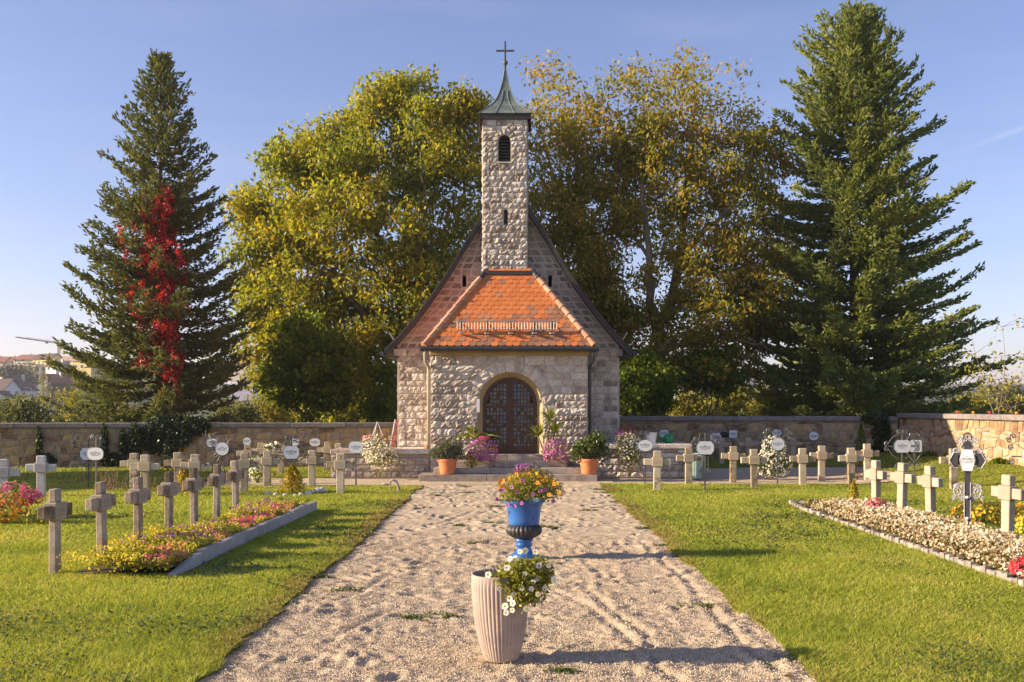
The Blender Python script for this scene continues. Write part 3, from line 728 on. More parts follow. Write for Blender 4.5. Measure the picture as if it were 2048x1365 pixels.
# gable front
RB.seed(21)
gable = MB()
column_wall(gable, [-HWALL] + [s * p[0] for p in PROF[:-1] for s in (-1, 1)] + [HWALL], gtop, -.1, 0, .5,
            [rect_hole(-1.385, -1.265, 5.63, 5.98), rect_hole(1.2, 1.32, 5.63, 5.98), rect_hole(-.7, .75, .6, 3.0)])
gable = gable.build('gable_wall', M['mortar'], chapel)
def gable_iv(z):
    hw = 3.30 if z < 3.5 else min(3.30, float(np.interp(-z, [-p[1] + .20 for p in PROF], [p[0] for p in PROF])))
    iv_ = [(-hw, hw)]
    cut = []
    if 5.56 < z < 6.04: cut += [(-1.40, -1.25), (1.185, 1.335)]
    for c0, c1 in cut:
        iv_ = [q for (a, b) in iv_ for q in ((a, min(b, c0)), (max(a, c1), b)) if q[1] - q[0] > .05]
    return iv_
def behind_porch(x, z):
    if z < 3.75: return abs(x - .03) < 2.10
    w = 2.40 - (z - 3.72) / 2.28 * 1.74
    return abs(x - .03) < w - .15 or abs(x + .09) < .62
rows = courses(0.0, 3.55, .17, .24)
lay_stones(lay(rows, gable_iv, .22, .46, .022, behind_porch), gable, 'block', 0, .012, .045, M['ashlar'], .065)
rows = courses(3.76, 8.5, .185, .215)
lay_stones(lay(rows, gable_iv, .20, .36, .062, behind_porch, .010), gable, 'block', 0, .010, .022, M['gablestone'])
# corbel course under the gable
for s in (-1, 1):
    for k in range(3):
        x0 = s * (2.28 + k * .39); x1 = s * (2.28 + (k + 1) * .39)
        (cx, cz), V, F = block_mesh('c', [(min(x0, x1) + .006, 3.55), (max(x0, x1) - .006, 3.55), (max(x0, x1) - .006, 3.755), (min(x0, x1) + .006, 3.755)], .05, .03, None)
        me = bpy.data.meshes.new('corbel_block'); me.from_pydata(V, [], F); me.materials.append(M['ashlar']); link('corbel_block', me, gable, (cx, 0, cz))
# side and back walls
side = MB(); side.box(-HWALL, -HWALL + .4, .5, 8, -.1, 3.7); side.box(HWALL - .4, HWALL, .5, 8, -.1, 3.7)
side.prism_y([(-HWALL, -.1), (HWALL, -.1), (HWALL, gtop(HWALL))] + [(s * p[0], p[1] - .17) for s, P_ in ((1, PROF[-2:0:-1]), (-1, PROF[0:-1])) for p in P_] + [(-HWALL, gtop(HWALL))], 8.0, 8.4)
side = side.build('nave_wall', M['mortar'], chapel)
for s in (-1, 1):
    lay_joined(lay(courses(0, 3.5, .18, .25), lambda z: [(0, 8.3)], .3, .55, .02), side, 'side_blocks', M['ashlar'], .012, .03,
               (lambda a, yq, z: (-HWALL + yq, 8.4 - a, z)) if s < 0 else (lambda a, yq, z: (HWALL - yq, a + .05, z)))
# roof
roof = MB()
for s in (-1, 1):
    out = [(s * x, z) for x, z in PROF]; inn = [(s * x, z - .15) for x, z in PROF]
    for (a, b, c, d) in zip(out[:-1], out[1:], inn[1:], inn[:-1]):
        roof.prism_y([a, b, c, d], -.33, 8.6)
roof = roof.build('roof', M['barge'], chapel)
crs = MB()
for s in (-1, 1):
    ln = [0]
    for p, q in zip(PROF[:-1], PROF[1:]): ln.append(ln[-1] + math.hypot(q[0]-p[0], q[1]-p[1]))
    n_ = int(ln[-1] / .165)
    for k in range(n_):
        a0, a1 = ln[-1] * k / n_, ln[-1] * min(1, (k + 1.15) / n_)
        p0 = (np.interp(a0, ln, [p[0] for p in PROF]), np.interp(a0, ln, [p[1] for p in PROF])); p1 = (np.interp(a1, ln, [p[0] for p in PROF]), np.interp(a1, ln, [p[1] for p in PROF]))
        crs.prism_y([(s * p0[0], p0[1] + .006), (s * p1[0], p1[1] + .022), (s * p1[0], p1[1] + .042), (s * p0[0], p0[1] + .012)], -.36, 8.62)
crs = crs.build('tile_courses', M['tileold'], roof); crs['kind'] = 'stuff'
for s in (-1, 1):
    bb = MB()
    for (p, q) in zip(PROF[:-1], PROF[1:]):
        bb.prism_y([(s*p[0], p[1]+.03), (s*q[0], q[1]+.03), (s*q[0], q[1]-.19), (s*p[0], p[1]-.19)], -.395, -.335)
        bb.prism_y([(s*p[0], p[1]+.05), (s*q[0], q[1]+.05), (s*q[0], q[1]-.03), (s*p[0], p[1]-.03)], -.42, -.397)
    bb.box(min(s*3.30, s*3.70), max(s*3.30, s*3.70), -.33, -.02, 3.50, 3.53)
    bb.build('bargeboard', M['barge'], roof)
    MB().tube([(s*3.76, -.43, 3.60), (s*3.76, 8.6, 3.60)], .07, 8).build('eaves_gutter', M['roofmetal'], roof)
    MB().tube([(s*3.45, .3, 4.0), (s*3.62, .3, 4.28)], .025, 5).build('snow_hook', M['galv'], roof)
# ---- porch
PY = -1.6; PXC = .03; PHW = 2.235; DCX = .055; RI, RO, ZS, SILL = .93, 1.27, 2.08, .66
RB.seed(33)
pw = MB()
column_wall(pw, [PXC - PHW, PXC + PHW], lambda x: 3.66, -.1, PY, PY + .35, [arch_hole(DCX, RI, SILL, ZS)])
pw.box(PXC - PHW, PXC - PHW + .35, PY + .35, -.01, -.1, 3.66); pw.box(PXC + PHW - .35, PXC + PHW, PY + .35, -.01, -.1, 3.66)
porch = pw.build('porch_wall', M['mortar'], chapel)
def porch_iv(z):
    a, b = PXC - PHW + .004, PXC + PHW - .004
    if z < ZS - .3: r = RI
    elif z < ZS + RO: r = max(RI if z < ZS else 0, math.sqrt(max(0, RO*RO - max(0, z - ZS)**2)))
    else: return [(a, b)]
    return [(a, DCX - r), (DCX + r, b)]
rows = courses(.12, ZS - .3, .19, .225) + courses(ZS - .3, 3.47, .18, .215)
lay_stones(lay(rows, porch_iv, .27, .58, .012), porch, 'block', PY, .014, .046, M['ashlar'], .055)
for k in range(13):
    a0, a1 = math.pi * k / 13 + .008, math.pi * (k + 1) / 13 - .008
    if k == 0: a0 = -.02
    pt = lambda r, a: (DCX + r * math.cos(a), ZS + r * math.sin(a))
    c = [pt(RI, a0), pt(RO - .01, a0), pt(RO - .01, a1), pt(RI, a1)]
    (cx, cz), V, F = block_mesh('v', c, .022, .035, None, .09)
    me = bpy.data.meshes.new('arch_stone'); me.from_pydata(V, [], F); me.materials.append(M['ashlar']); link('arch_stone', me, porch, (cx, PY, cz))
for s in (-1, 1):   # springer side filler
    (cx, cz), V, F = block_mesh('v', [(DCX + s*RI if s > 0 else DCX - RO, ZS - .295), (DCX + RO if s > 0 else DCX - RI, ZS - .295), (DCX + RO if s > 0 else DCX - RI, ZS - .03), (DCX + s*RI if s > 0 else DCX - RO, ZS - .03)], .02, .03, None)
    me = bpy.data.meshes.new('arch_stone'); me.from_pydata(V, [], F); me.materials.append(M['ashlar']); link('arch_stone', me, porch, (cx, PY, cz))
MB().box(PXC - PHW - .03, PXC + PHW + .03, PY - .05, PY + .3, 3.475, 3.62, .02).build('eaves_beam', M['plaster'], chapel)
for s in (-1, 1):
    lay_joined(lay(courses(0, 3.45, .19, .23), lambda z: [(0, 1.5)], .3, .55, .015), porch, 'side_blocks', M['ashlar'], .012, .05,
               (lambda a, yq, z: (PXC - PHW + yq, -.05 - a, z)) if s < 0 else (lambda a, yq, z: (PXC + PHW - yq, PY + .03 + a, z)), .09)
# splayed plaster reveal
rv = MB(); V, F = [], []
n = 20; R2, DEEP = .785, .30
line = [(-1, 0.0)] + [(math.cos(math.pi - math.pi*k/n), math.sin(math.pi - math.pi*k/n)) for k in range(n+1)] + [(1, 0.0)]
for k, (c_, s_) in enumerate(line):
    for (r, y) in ((RI + .004, PY - .004), (R2, PY + DEEP)):
        z = SILL if k in (0, len(line)-1) else ZS + r * s_
        V.append((DCX + r * c_, y, z))
for k in range(len(line)-1): F.append((2*k, 2*k+1, 2*k+3, 2*k+2))
rv.add(V, F); rv.build('door_reveal', M['plaster'], chapel)
# door: two arched leaves with lattice lights
def leaf(s):
    y0, y1 = PY + .30, PY + .36
    xo, xi = DCX + s * R2, DCX + s * .012
    lo, hi = min(xo, xi), max(xo, xi)
    fr = MB()
    def arc(x, r): return ZS + math.sqrt(max(0, r*r - (x - DCX)**2))
    # stiles, rails and arched head
    inner = R2 - .115
    e0, e1 = (lo, lo + .115) if s < 0 else (hi - .115, hi)
    i0, i1 = (hi - .10, hi) if s < 0 else (lo, lo + .10)
    fr.box(i0, i1, y0, y1, SILL + .002, arc(i0 if s < 0 else i1, R2) - .004)
    fr.box(e0, e1, y0 + .001, y1 - .001, SILL + .002, ZS)
    fr.box(lo + .1, hi - .1, y0 + .003, y1 - .003, SILL + .002, SILL + .22)
    fr.box(lo + .1, hi - .1, y0 + .003, y1 - .003, 1.98, 2.06)
    fr.box(lo + .1, hi - .1, y0 + .003, y1 - .003, 1.42, 1.48)
    xs_ = np.linspace(e1 if s < 0 else i1, i0 if s < 0 else e0, 10)
    for xa, xb in zip(xs_[:-1], xs_[1:]):
        fr.prism_y([(xa, arc(xa, inner)), (xb, arc(xb, inner)), (xb, arc(xb, R2)), (xa, arc(xa, R2))], y0 + .002, y1 - .002)
    xs_ = np.linspace(e0, e1, 6)
    for xa, xb in zip(xs_[:-1], xs_[1:]):
        if arc(xa, R2) > ZS + .002 or arc(xb, R2) > ZS + .002:
            fr.prism_y([(xa, ZS), (xb, ZS), (xb, max(ZS + .001, arc(xb, R2))), (xa, max(ZS + .001, arc(xa, R2)))], y0 + .002, y1 - .002)
    lf = fr.build('door_leaf', M['doorwood'], chapel)
    x0, x1 = (e1, i0) if s < 0 else (i1, e0)
    nb = 6
    for k in range(1, nb):
        x = x0 + (x1 - x0) * k / nb
        MB().box(x - .016, x + .016, y0 + .010, y1 - .012, SILL + .2, arc(x, inner) + .02).build('lattice_bar', M['doorwood'], lf)
    z = SILL + .30
    while z < ZS + inner - .05:
        hw = x1 - x0
        if z > ZS:
            xe = math.sqrt(max(0, inner**2 - (z - ZS)**2)); xa, xb = (max(x0, DCX - xe), x1) if s < 0 else (x0, min(x1, DCX + xe))
        else: xa, xb = x0, x1
        if xb - xa > .03: MB().box(xa, xb, y0 + .012, y1 - .014, z - .014, z + .014).build('lattice_bar', M['doorwood'], lf)
        z += .115
    gl = MB(); rg = random.Random(4 + s)
    zz = SILL + .20
    while zz < ZS + inner:
        for k in range(nb):
            xa, xb = x0 + (x1-x0)*k/nb, x0 + (x1-x0)*(k+1)/nb
            tx, tz = rg.uniform(-.006, .006), rg.uniform(-.004, .010)
            if arc(xa if s < 0 else xb, inner) < zz: continue
            yb = y1 - .018
            gl.add([(xa, yb+tx, zz), (xb, yb-tx, zz), (xb, yb-tx+tz, zz+.115), (xa, yb+tx+tz, zz+.115)], [(0,1,2,3)])
        zz += .115
    gl.build('glazing', M['doorglass'], lf)
    return lf
lA = leaf(-1); lB = leaf(1)
MB().tube([(DCX + .05, PY + .27, 1.62), (DCX + .05, PY + .22, 1.62), (DCX + .15, PY + .22, 1.61)], .012, 6).build('handle', M['darkmetal'], lB)
MB().box(DCX - .022, DCX + .022, PY + .27, PY + .296, SILL + .01, ZS + R2 - .01).build('cover_strip', M['doorwood'], lA)
MB().box(DCX - RI - .02, DCX - RI + .07, PY - .02, PY - .008, 1.86, 2.24).build('notice', M['paper'], chapel).location = (.0, -.05, 0)
# interior behind the door (dark nave)
MB().box(PXC - PHW + .36, PXC + PHW - .36, PY + .55, -.02, 3.3, 3.36).build('porch_ceiling', M['whitewall'], chapel)
# steps
stp = [(-2.43, 2.44, -2.9, -1.62, 0, .165), (-2.05, 2.06, -2.55, -1.62, .165, .33), (-1.62, 1.66, -2.2, -1.62, .33, .495), (-.98, 1.08, -1.88, -1.25, .495, .66)]
for (x0, x1, y0, y1, z0, z1) in stp:
    cut = sorted([x0, x1] + [x0 + (x1 - x0) * q for q in ((.38, .72) if x1 - x0 > 3 else (.47,))])
    for a, b in zip(cut[:-1], cut[1:]):
        MB().box(a + .003, b - .003, y0, y1, z0 - (.06 if z0 == 0 else 0), z1 - .001, .012).build('step_slab', M['slabstone'], chapel)
# ---- porch roof (hipped), eave z 3.72 -> 6.0
E0 = Vector((0, PY - .30, 3.70)); E1 = Vector((0, -.52, 6.0)); WE, WT = 2.43, .66
sl = (E1 - E0); SLn = sl.length; pitch = math.atan2(sl.z, sl.y)
dk = MB(); dk.add([(PXC-WE, E0.y, E0.z-.05), (PXC+WE, E0.y, E0.z-.05), (PXC+WT, E1.y, E1.z-.03), (PXC-WT, E1.y, E1.z-.03), (PXC-WE, 0, E0.z-.05), (PXC+WE, 0, E0.z-.05), (PXC-WT, 0.02, E1.z-.03), (PXC+WT, 0.02, E1.z-.03)],
       [(0,1,2,3), (4,0,3,6), (1,5,7,2), (3,2,7,6), (0,4,5,1)])
dk = dk.build('porch_roof', M['tileold'], chapel)
NR = 17; rp_ = SLn / NR; TW = .205
tl = MB(); Lt = rp_ * 1.75
poly = [(-TW/2+.003, Lt), (TW/2-.003, Lt), (TW/2-.003, .055)] + [((TW/2-.003) * math.cos(a), .055 * (1 - math.sin(a))) for a in np.linspace(.25, math.pi-.25, 6)] + [(-TW/2+.003, .055)]
nP = len(poly)
tv = [(x, y, .020) for x, y in poly] + [(x, y, 0) for x, y in poly]
tf_ = [tuple(range(nP))[::-1], ] + [(i, (i+1) % nP, (i+1) % nP + nP, i + nP) for i in range(nP)]
tile_me = {}
for nm in ('tile', 'tileold'):
    me = bpy.data.meshes.new('roof_tile'); me.from_pydata(tv, [], tf_); me.materials.append(M[nm]); tile_me[nm] = me
rt = random.Random(9)
for r_i in range(NR):
    t0 = r_i / NR
    w = WE + (WT - WE) * (t0 + .5 / NR)
    off = (r_i % 2) * TW / 2
    k = -14
    while k <= 14:
        x = k * TW + off; k += 1
        if abs(x) > w + .02: continue
        p = E0 + sl * t0
        old = .03 + (.75 if (x > .55 and r_i < 9) else 0) * (.9 if x > 1.1 or r_i < 3 else .55) + (.22 if r_i in (4, 5, 6) else 0) + (.4 if (r_i < 2 and x < -.2) else 0)
        o = link('roof_tile', tile_me['tileold' if rt.random() < old else 'tile'], dk, (PXC + x, p.y - .012, p.z + .022 + rt.uniform(-.003, .003)))
        o.rotation_euler = (pitch - .065 + rt.uniform(-.012, .012), 0, rt.uniform(-.012, .012))
sm = MB()   # tiles on the two narrow side slopes
for s in (-1, 1):
    for r_i in range(NR):
        t0, t1 = r_i / NR, min(1, (r_i + 1.2) / NR)
        xa, xb = PXC + s*(WE + (WT-WE)*t0), PXC + s*(WE + (WT-WE)*t1); za, zb = 3.70 + 2.3*t0, 3.70 + 2.3*t1
        ya, yb = E0.y + sl.y*t0, E0.y + sl.y*t1
        y = ya
        while y < -.03:
            y2 = min(y + TW, 0)
            sm.add([(xa + s*.03, y+.003, za), (xa + s*.03, y2-.003, za), (xb, y2-.003, zb+.005), (xb, y+.003, zb+.005), (xa+s*.012, y+.003, za-.02), (xa+s*.012, y2-.003, za-.02)], [(0,1,2,3), (0,4,5,1)])
            y = y2
sm = sm.build('side_tiles', M['tile'], dk); sm['kind'] = 'stuff'
for s in (-1, 1):     # hip tiles
    n = 10; A = Vector((PXC + s*(WE - .02), E0.y + .02, E0.z + .05)); B = Vector((PXC + s*(WT + .02), E1.y - .02, E1.z + .03))
    for k in range(n):
        a, b = A + (B - A) * (k / n), A + (B - A) * ((k + 1.12) / n)
        h = MB(); h.tube([a, a + (b-a)*.12, a + (b-a)*.16, b], [.105, .105, .088, .078], 10)
        h.build('hip_tile', M['ridge'] if k < n - 1 else M['roofmetal'], dk)
MB().box(PXC - WT - .02, PXC + WT + .02, E1.y - .13, E1.y + .1, E1.z - .09, E1.z + .03, .01).build('lead_flashing', M['roofmetal'], dk)
# gutter and downpipes
gt = MB(); gy_, gz_ = E0.y - .07, E0.z - .045
gpr = [(-.075, .055), (-.085, 0), (-.06, -.06), (0, -.085), (.06, -.06), (.07, .03)]
gv = [(PXC - WE - .06, gy_ + a, gz_ + b) for a, b in gpr] + [(PXC + WE + .10, gy_ + a, gz_ + b) for a, b in gpr]
gt.add(gv, [(i, i+1, i+7, i+6) for i in range(5)] + [tuple(range(6)), tuple(range(6, 12))[::-1]])
gt = gt.build('gutter', M['roofmetal'], chapel)
for s, mt, xx in ((-1, 'pipetan', PXC - PHW - .07), (1, 'roofmetal', PXC + PHW + .07)):
    MB().tube([(PXC + s*(PHW + .12), gy_, gz_ - .06), (PXC + s*(PHW + .13), gy_, gz_ - .16), (xx + s*.06, gy_ + .06, gz_ - .34), (xx, PY + .07, gz_ - .50), (xx, PY + .09, gz_ - .62), (xx, PY + .09, .45)], .048, 9).build('downpipe', M[mt], chapel, smooth=True)
# snow guard
tg = 3.3 / NR; pg = E0 + sl * tg; nrm = Vector((0, -math.sin(pitch), math.cos(pitch)))
sg = MB(); base = pg + nrm * .05
xa, xb = PXC - 1.47, PXC + 1.36
for hgt in (.03, .27): sg.tube([(xa, base.y - .10, base.z + hgt), (xb, base.y - .10, base.z + hgt)], .013, 6)
k = 0
x = xa
while x < xb: sg.tube([(x, base.y - .10, base.z + .03), (x, base.y - .10, base.z + .27)], .005, 4); x += .083
sg = sg.build('snow_guard', M['galv'], dk)
for x in (-1.35, -.62, .05, .72, 1.22):
    b = MB(); b.tube([(PXC + x, base.y - .08, base.z + .28), (PXC + x, base.y - .085, base.z - .02)], .016, 5); b.tube([(PXC + x, base.y - .09, base.z + .03), (PXC + x, base.y + .14, base.z + .22)], .012, 5)
    b.build('bracket', M['darkmetal'], sg); q = MB(); q.box(PXC + x - .07, PXC + x + .07, base.y - .19, base.y - .06, base.z - .10, base.z - .055, .01); q.build('foot_plate', M['galv'], sg)
# ---- bell turret
TX, THW, TYF = -.09, .66, -.46
RB.seed(55)
tw = MB()
column_wall(tw, [TX - THW, TX + THW], lambda x: 10.54, 5.4, TYF, TYF + .25, [arch_hole(TX - .02, .18, 9.28, 9.90, 10), rect_hole(TX - .035, TX + .075, 7.42, 7.87)])
tw.box(TX - THW, TX - THW + .25, TYF + .25, TYF + 1.33, 5.4, 10.54); tw.box(TX + THW - .25, TX + THW, TYF + .25, TYF + 1.33, 5.4, 10.54); tw.box(TX - THW + .25, TX + THW - .25, TYF + 1.1, TYF + 1.33, 5.4, 10.54)
tower = tw.build('bell_turret', M['mortar'], chapel)
def tower_iv(z):
    a, b = TX - THW + .004, TX + THW - .004
    if 9.22 < z < 9.90: r = .20; c = TX - .02
    elif 9.90 <= z < 10.28: r = math.sqrt(max(0, .38**2 - (z - 9.90)**2)); c = TX - .02
    elif 7.36 < z < 7.93: return [(a, TX - .05), (TX + .09, b)]
    else: return [(a, b)]
    return [(a, c - r), (c + r, b)] if r > .03 else [(a, b)]
rows = courses(6.05, 7.40, .145, .175) + courses(7.40, 7.90, .15, .18) + courses(7.90, 9.26, .145, .175) + courses(9.26, 9.90, .15, .17) + courses(9.90, 10.52, .14, .17)
lay_stones(lay(rows, tower_iv, .17, .36, .014), tower, 'block', TYF, .012, .036, M['ashlar'], .06)
for k in range(7):
    a0, a1 = math.pi * k / 7 + .03, math.pi * (k + 1) / 7 - .03
    pt = lambda r, a: (TX - .02 + r * math.cos(a), 9.90 + r * math.sin(a))
    (cx, cz), V, F = block_mesh('v', [pt(.19, a0), pt(.375, a0), pt(.375, a1), pt(.19, a1)], .02, .035, None, .07)
    me = bpy.data.meshes.new('arch_stone'); me.from_pydata(V, [], F); me.materials.append(M['ashlar']); link('arch_stone', me, tower, (cx, TYF, cz))
for s in (-1, 1):
    lay_joined(lay(courses(6.0, 10.5, .15, .175), lambda z: [(0, 1.3)], .18, .36, .014), tower, 'side_blocks', M['ashlar'], .012, .04,
               (lambda a, yq, z: (TX - THW + yq, TYF + 1.32 - a, z)) if s < 0 else (lambda a, yq, z: (TX + THW - yq, TYF + .02 + a, z)), .08)
lv = MB(); lv.box(TX - .20, TX + .16, TYF + .19, TYF + .22, 9.28, 10.09); lv = lv.build('louvre_back', M['barge'], tower)
for k in range(8):
    z = 9.32 + k * .095
    MB().add([(TX - .18, TYF + .03, z), (TX + .14, TYF + .03, z), (TX + .14, TYF + .15, z + .075), (TX - .18, TYF + .15, z + .075), (TX - .18, TYF + .03, z + .02), (TX + .14, TYF + .03, z + .02), (TX + .14, TYF + .15, z + .095), (TX - .18, TYF + .15, z + .095)],
             [(0,3,2,1), (4,5,6,7), (0,1,5,4), (1,2,6,5), (2,3,7,6), (3,0,4,7)]).build('louvre_slat', M['barge'], tower)
MB().box(TX - .24, TX + .20, TYF - .05, TYF + .1, 9.235, 9.275, .008).build('sill', M['ashlar'], tower)
TCY = TYF + .665
sp = MB(); prf = [(.78, 10.70), (.64, 10.83), (.52, 10.96), (.39, 11.09), (.30, 11.22), (.225, 11.38), (.17, 11.55), (.12, 11.72), (.08, 11.90), (.03, 12.22)]
V, F = [], []
for (w, z) in prf: V += [(TX - w, TCY - w, z), (TX + w, TCY - w, z), (TX + w, TCY + w, z), (TX - w, TCY + w, z)]
for i in range(len(prf) - 1):
    for k in range(4): F.append((4*i+k, 4*i+(k+1) % 4, 4*i+4+(k+1) % 4, 4*i+4+k))
F.append((3, 2, 1, 0)); sp.add(V, F)
spire = sp.build('spire', M['copper'], tower)
for q in (-.36, .36):
    for (ax, sg_) in (('x', -1), ('x', 1), ('y', -1), ('y', 1)):
        pts = [((TX + q*w, TCY + sg_*(w + .006), z) if ax == 'x' else (TX + sg_*(w + .006), TCY + q*w, z)) for w, z in prf[:7]]
        MB().tube(pts, .012, 4).build('seam', M['copper'], spire)
for s1, s2 in ((-1,-1), (1,-1), (1,1), (-1,1)):
    MB().tube([(TX + s1*w, TCY + s2*w, z) for w, z in prf], .016, 5).build('hip_seam', M['copper'], spire)
for k in range(1, 5):
    w, z = prf[2*k]; MB().tube([(TX - w, TCY - w - .003, z), (TX + w, TCY - w - .003, z)], .006, 4).build('sheet_joint', M['copper'], spire)
fs = MB(); fs.box(TX - .745, TX + .745, TCY - .745, TCY + .745, 10.545, 10.695)
fs.box(TX - .775, TX - .748, TCY - .76, TCY + .76, 10.40, 10.69); fs.box(TX + .748, TX + .775, TCY - .76, TCY + .76, 10.40, 10.69)
fs.build('eaves_fascia', M['barge'], tower)
cr = MB(); cr.lathe([(.02, 12.2), (.03, 12.37), (.07, 12.41), (.078, 12.455), (.06, 12.51), (.02, 12.53)], 12, (TX, TCY)); cr.build('ball_finial', M['iron'], spire, smooth=True)
cr = MB(); cr.box(TX - .024, TX + .024, TCY - .02, TCY + .02, 12.5, 13.10); cr.box(TX - .275, TX + .275, TCY - .017, TCY + .017, 12.79, 12.84); cr.build('cross', M['iron'], spire)
# ================================================================== FOLIAGE
def unit(v): return v / np.maximum(1e-9, np.linalg.norm(v, axis=1, keepdims=True))
def leaf_quads(C, L, Wd, r, droop=.35, face=None, fold=0.0):
    """one rhombic leaf per centre C; returns V, F(quads)"""
    n = len(C)
    a = r.normal(0, 1, (n, 3)); a[:, 2] -= droop * 1.5; a = unit(a)
    nr = r.normal(0, 1, (n, 3)); nr[:, 2] += .8
    if face is not None: nr = nr + np.asarray(face)
    b = unit(np.cross(nr, a))
    l = (L * r.uniform(.65, 1.25, n))[:, None] * .5; w = (Wd * r.uniform(.7, 1.2, n))[:, None] * .5
    V = np.stack([C - a*l, C + b*w - a*l*.1, C + a*l, C - b*w - a*l*.1], 1).reshape(-1, 3)
    return V, np.arange(4 * n).reshape(-1, 4)
def tri_tube(paths, n=5):
    mb = MB()
    for pts, rad in paths: mb.tube(pts, rad, n, cap=False)
    return mb
def broadleaf(name, label, cat, base, limbs, blobs, nclump, per, leafL, leafW, mat, bark, seed, clump_r=.55, group=None, gaps=0.0, top_sparse=None):
    """limbs: list of (points, radii) in world; blobs: (centre, radii, weight) ellipsoids that outline the crown"""
    r = np.random.default_rng(seed)
    t = thing(name, label, cat, base, 0, group)
    b = Vector(base)
    wts = np.array([q[2] for q in blobs], float); wts /= wts.sum()
    pick = r.choice(len(blobs), nclump, p=wts)
    dirs = unit(r.normal(0, 1, (nclump, 3))); rad_ = r.random(nclump) ** (1 / 2.4)
    C = np.array([blobs[i][0] for i in pick]) + dirs * rad_[:, None] * np.array([blobs[i][1] for i in pick])
    C = C[C[:, 2] > .25]
    if gaps:
        k = fbm(C[:, 0] * .55 + seed, C[:, 2] * .55, 2, seed) ; C = C[k > gaps]
    # branches
    nodes = []
    paths = []
    for pts, rad in limbs:
        pts = [Vector(p) for p in pts]
        dense = []; dr = []
        for i in range(len(pts) - 1):
            for q in range(4):
                s = q / 4; dense.append(pts[i].lerp(pts[i+1], s)); dr.append(rad[i] * (1 - s) + rad[i+1] * s)
        dense.append(pts[-1]); dr.append(rad[-1])
        dense = [p + Vector(r.normal(0, .05, 3)) * min(1, i) for i, p in enumerate(dense)]
        paths.append((dense, dr)); nodes += [(p, q) for p, q in zip(dense, dr)]
    NP = np.array([tuple(p) for p, q in nodes]); NRd = np.array([q for p, q in nodes])
    order = np.argsort(np.min(np.linalg.norm(C[:, None, :] - NP[None, ::3, :], axis=2), axis=1))
    for i in order:
        c = C[i]
        dvec = np.linalg.norm(NP - c, axis=1) + np.maximum(0, NP[:, 2] - c[2]) * .9
        j = int(np.argmin(dvec)); p = Vector(NP[j]); q = Vector(c)
        if dvec[j] < .25: continue
        mid = p.lerp(q, .5) + Vector(r.normal(0, .08, 3)) * (q - p).length + Vector((0, 0, .06 * (q - p).length))
        r0 = min(NRd[j] * .6, .012 + .018 * (q - p).length)
        paths.append(([p, mid, q], [r0, r0 * .7, .008]))
        NP = np.vstack([NP, [tuple(mid)], [c]]); NRd = np.append(NRd, [r0 * .7, .012])
    mb = MB()
    for i_, (pts_, rad2) in enumerate(paths): mb.tube(pts_, rad2, 8 if i_ < len(limbs) else 4, cap=False)
    mb.build('trunk' if nclump > 200 else 'stems', bark, t, b)
    # leaves
    dens = np.ones(len(C))
    if top_sparse: dens = np.clip(1 - (C[:, 2] - top_sparse[0]) / (top_sparse[1] - top_sparse[0]), .28, 1)
    cnt = np.maximum(3, (per * r.uniform(.55, 1.35, len(C)) * dens)).astype(int)
    cid = np.repeat(np.arange(len(C)), cnt)
    P_ = C[cid] + unit(r.normal(0, 1, (len(cid), 3))) * (r.random((len(cid), 1)) ** .55) * 1.75 * clump_r * np.array([1, 1, .75])
    V, F = leaf_quads(P_, leafL, leafW, r, .5)
    link('crown', np_mesh('crown', V - np.array(tuple(b)), F, mat), t)
    return t
def px_blob(cx, cy, rx, ry, d, w=None, depth=None, dy=0):
    """ellipsoid at distance d seen at photo position (cx, cy) with pixel radii"""
    c = W(cx, cy, d + dy); s = d / FPX
    return ((c.x, c.y, c.z), (rx * s, depth or rx * s, ry * s), w or rx * ry)
def px_limb(pts, rad, d, dys=None):
    return ([W(p[0], p[1], d + (dys[i] if dys else 0)) for i, p in enumerate(pts)], rad)

# ---- the big walnut left of the turret
d = 45.0
bw = W(800, 838, d); bw.z = gh(bw.x, bw.y)
limbs = [([bw] + [W(*p, d) for p in [(802, 780), (805, 700), (800, 620), (815, 520), (812, 420), (800, 330), (790, 250)]], [.34, .30, .26, .22, .18, .13, .08, .03]),
         px_limb([(803, 720), (740, 640), (660, 560), (590, 500), (530, 470)], [.2, .16, .11, .07, .03], d, [0, -1, -1.5, -1.5, -1]),
         px_limb([(800, 640), (860, 560), (905, 470), (930, 380), (940, 290)], [.17, .14, .1, .06, .03], d, [0, 1, 1.5, 1, 1]),
         px_limb([(805, 560), (740, 450), (690, 380), (650, 320)], [.14, .1, .07, .03], d, [0, 1, 2, 2]),
         px_limb([(800, 720), (700, 700), (620, 690), (560, 660)], [.14, .1, .06, .03], d, [0, -1.5, -2, -2]),
         px_limb([(805, 600), (835, 500), (850, 420), (845, 330)], [.14, .1, .07, .03], d, [0, -2, -2.5, -2.5])]
blobs = [px_blob(800, 300, 170, 115, d, dy=.5), px_blob(655, 400, 150, 120, d, dy=-.5), px_blob(900, 370, 110, 160, d, dy=.5), px_blob(555, 480, 82, 95, d), px_blob(590, 600, 105, 105, d, dy=-.5),
         px_blob(740, 540, 190, 180, d, dy=-1), px_blob(880, 590, 130, 170, d), px_blob(650, 690, 130, 110, d, dy=-1), px_blob(785, 195, 55, 36, d, 4500), px_blob(835, 178, 38, 25, d, 1800), px_blob(928, 215, 50, 40, d, 4500), px_blob(700, 270, 70, 45, d, 6000),
         px_blob(600, 310, 50, 45, d, 3500), px_blob(505, 410, 42, 45, d, 3500), px_blob(560, 720, 60, 80, d, 6500), px_blob(770, 720, 110, 90, d), px_blob(610, 330, 75, 60, d, 5500), px_blob(530, 650, 60, 90, d, 6000), px_blob(690, 790, 100, 50, d, 5000), px_blob(520, 540, 60, 80, d, 5500)]
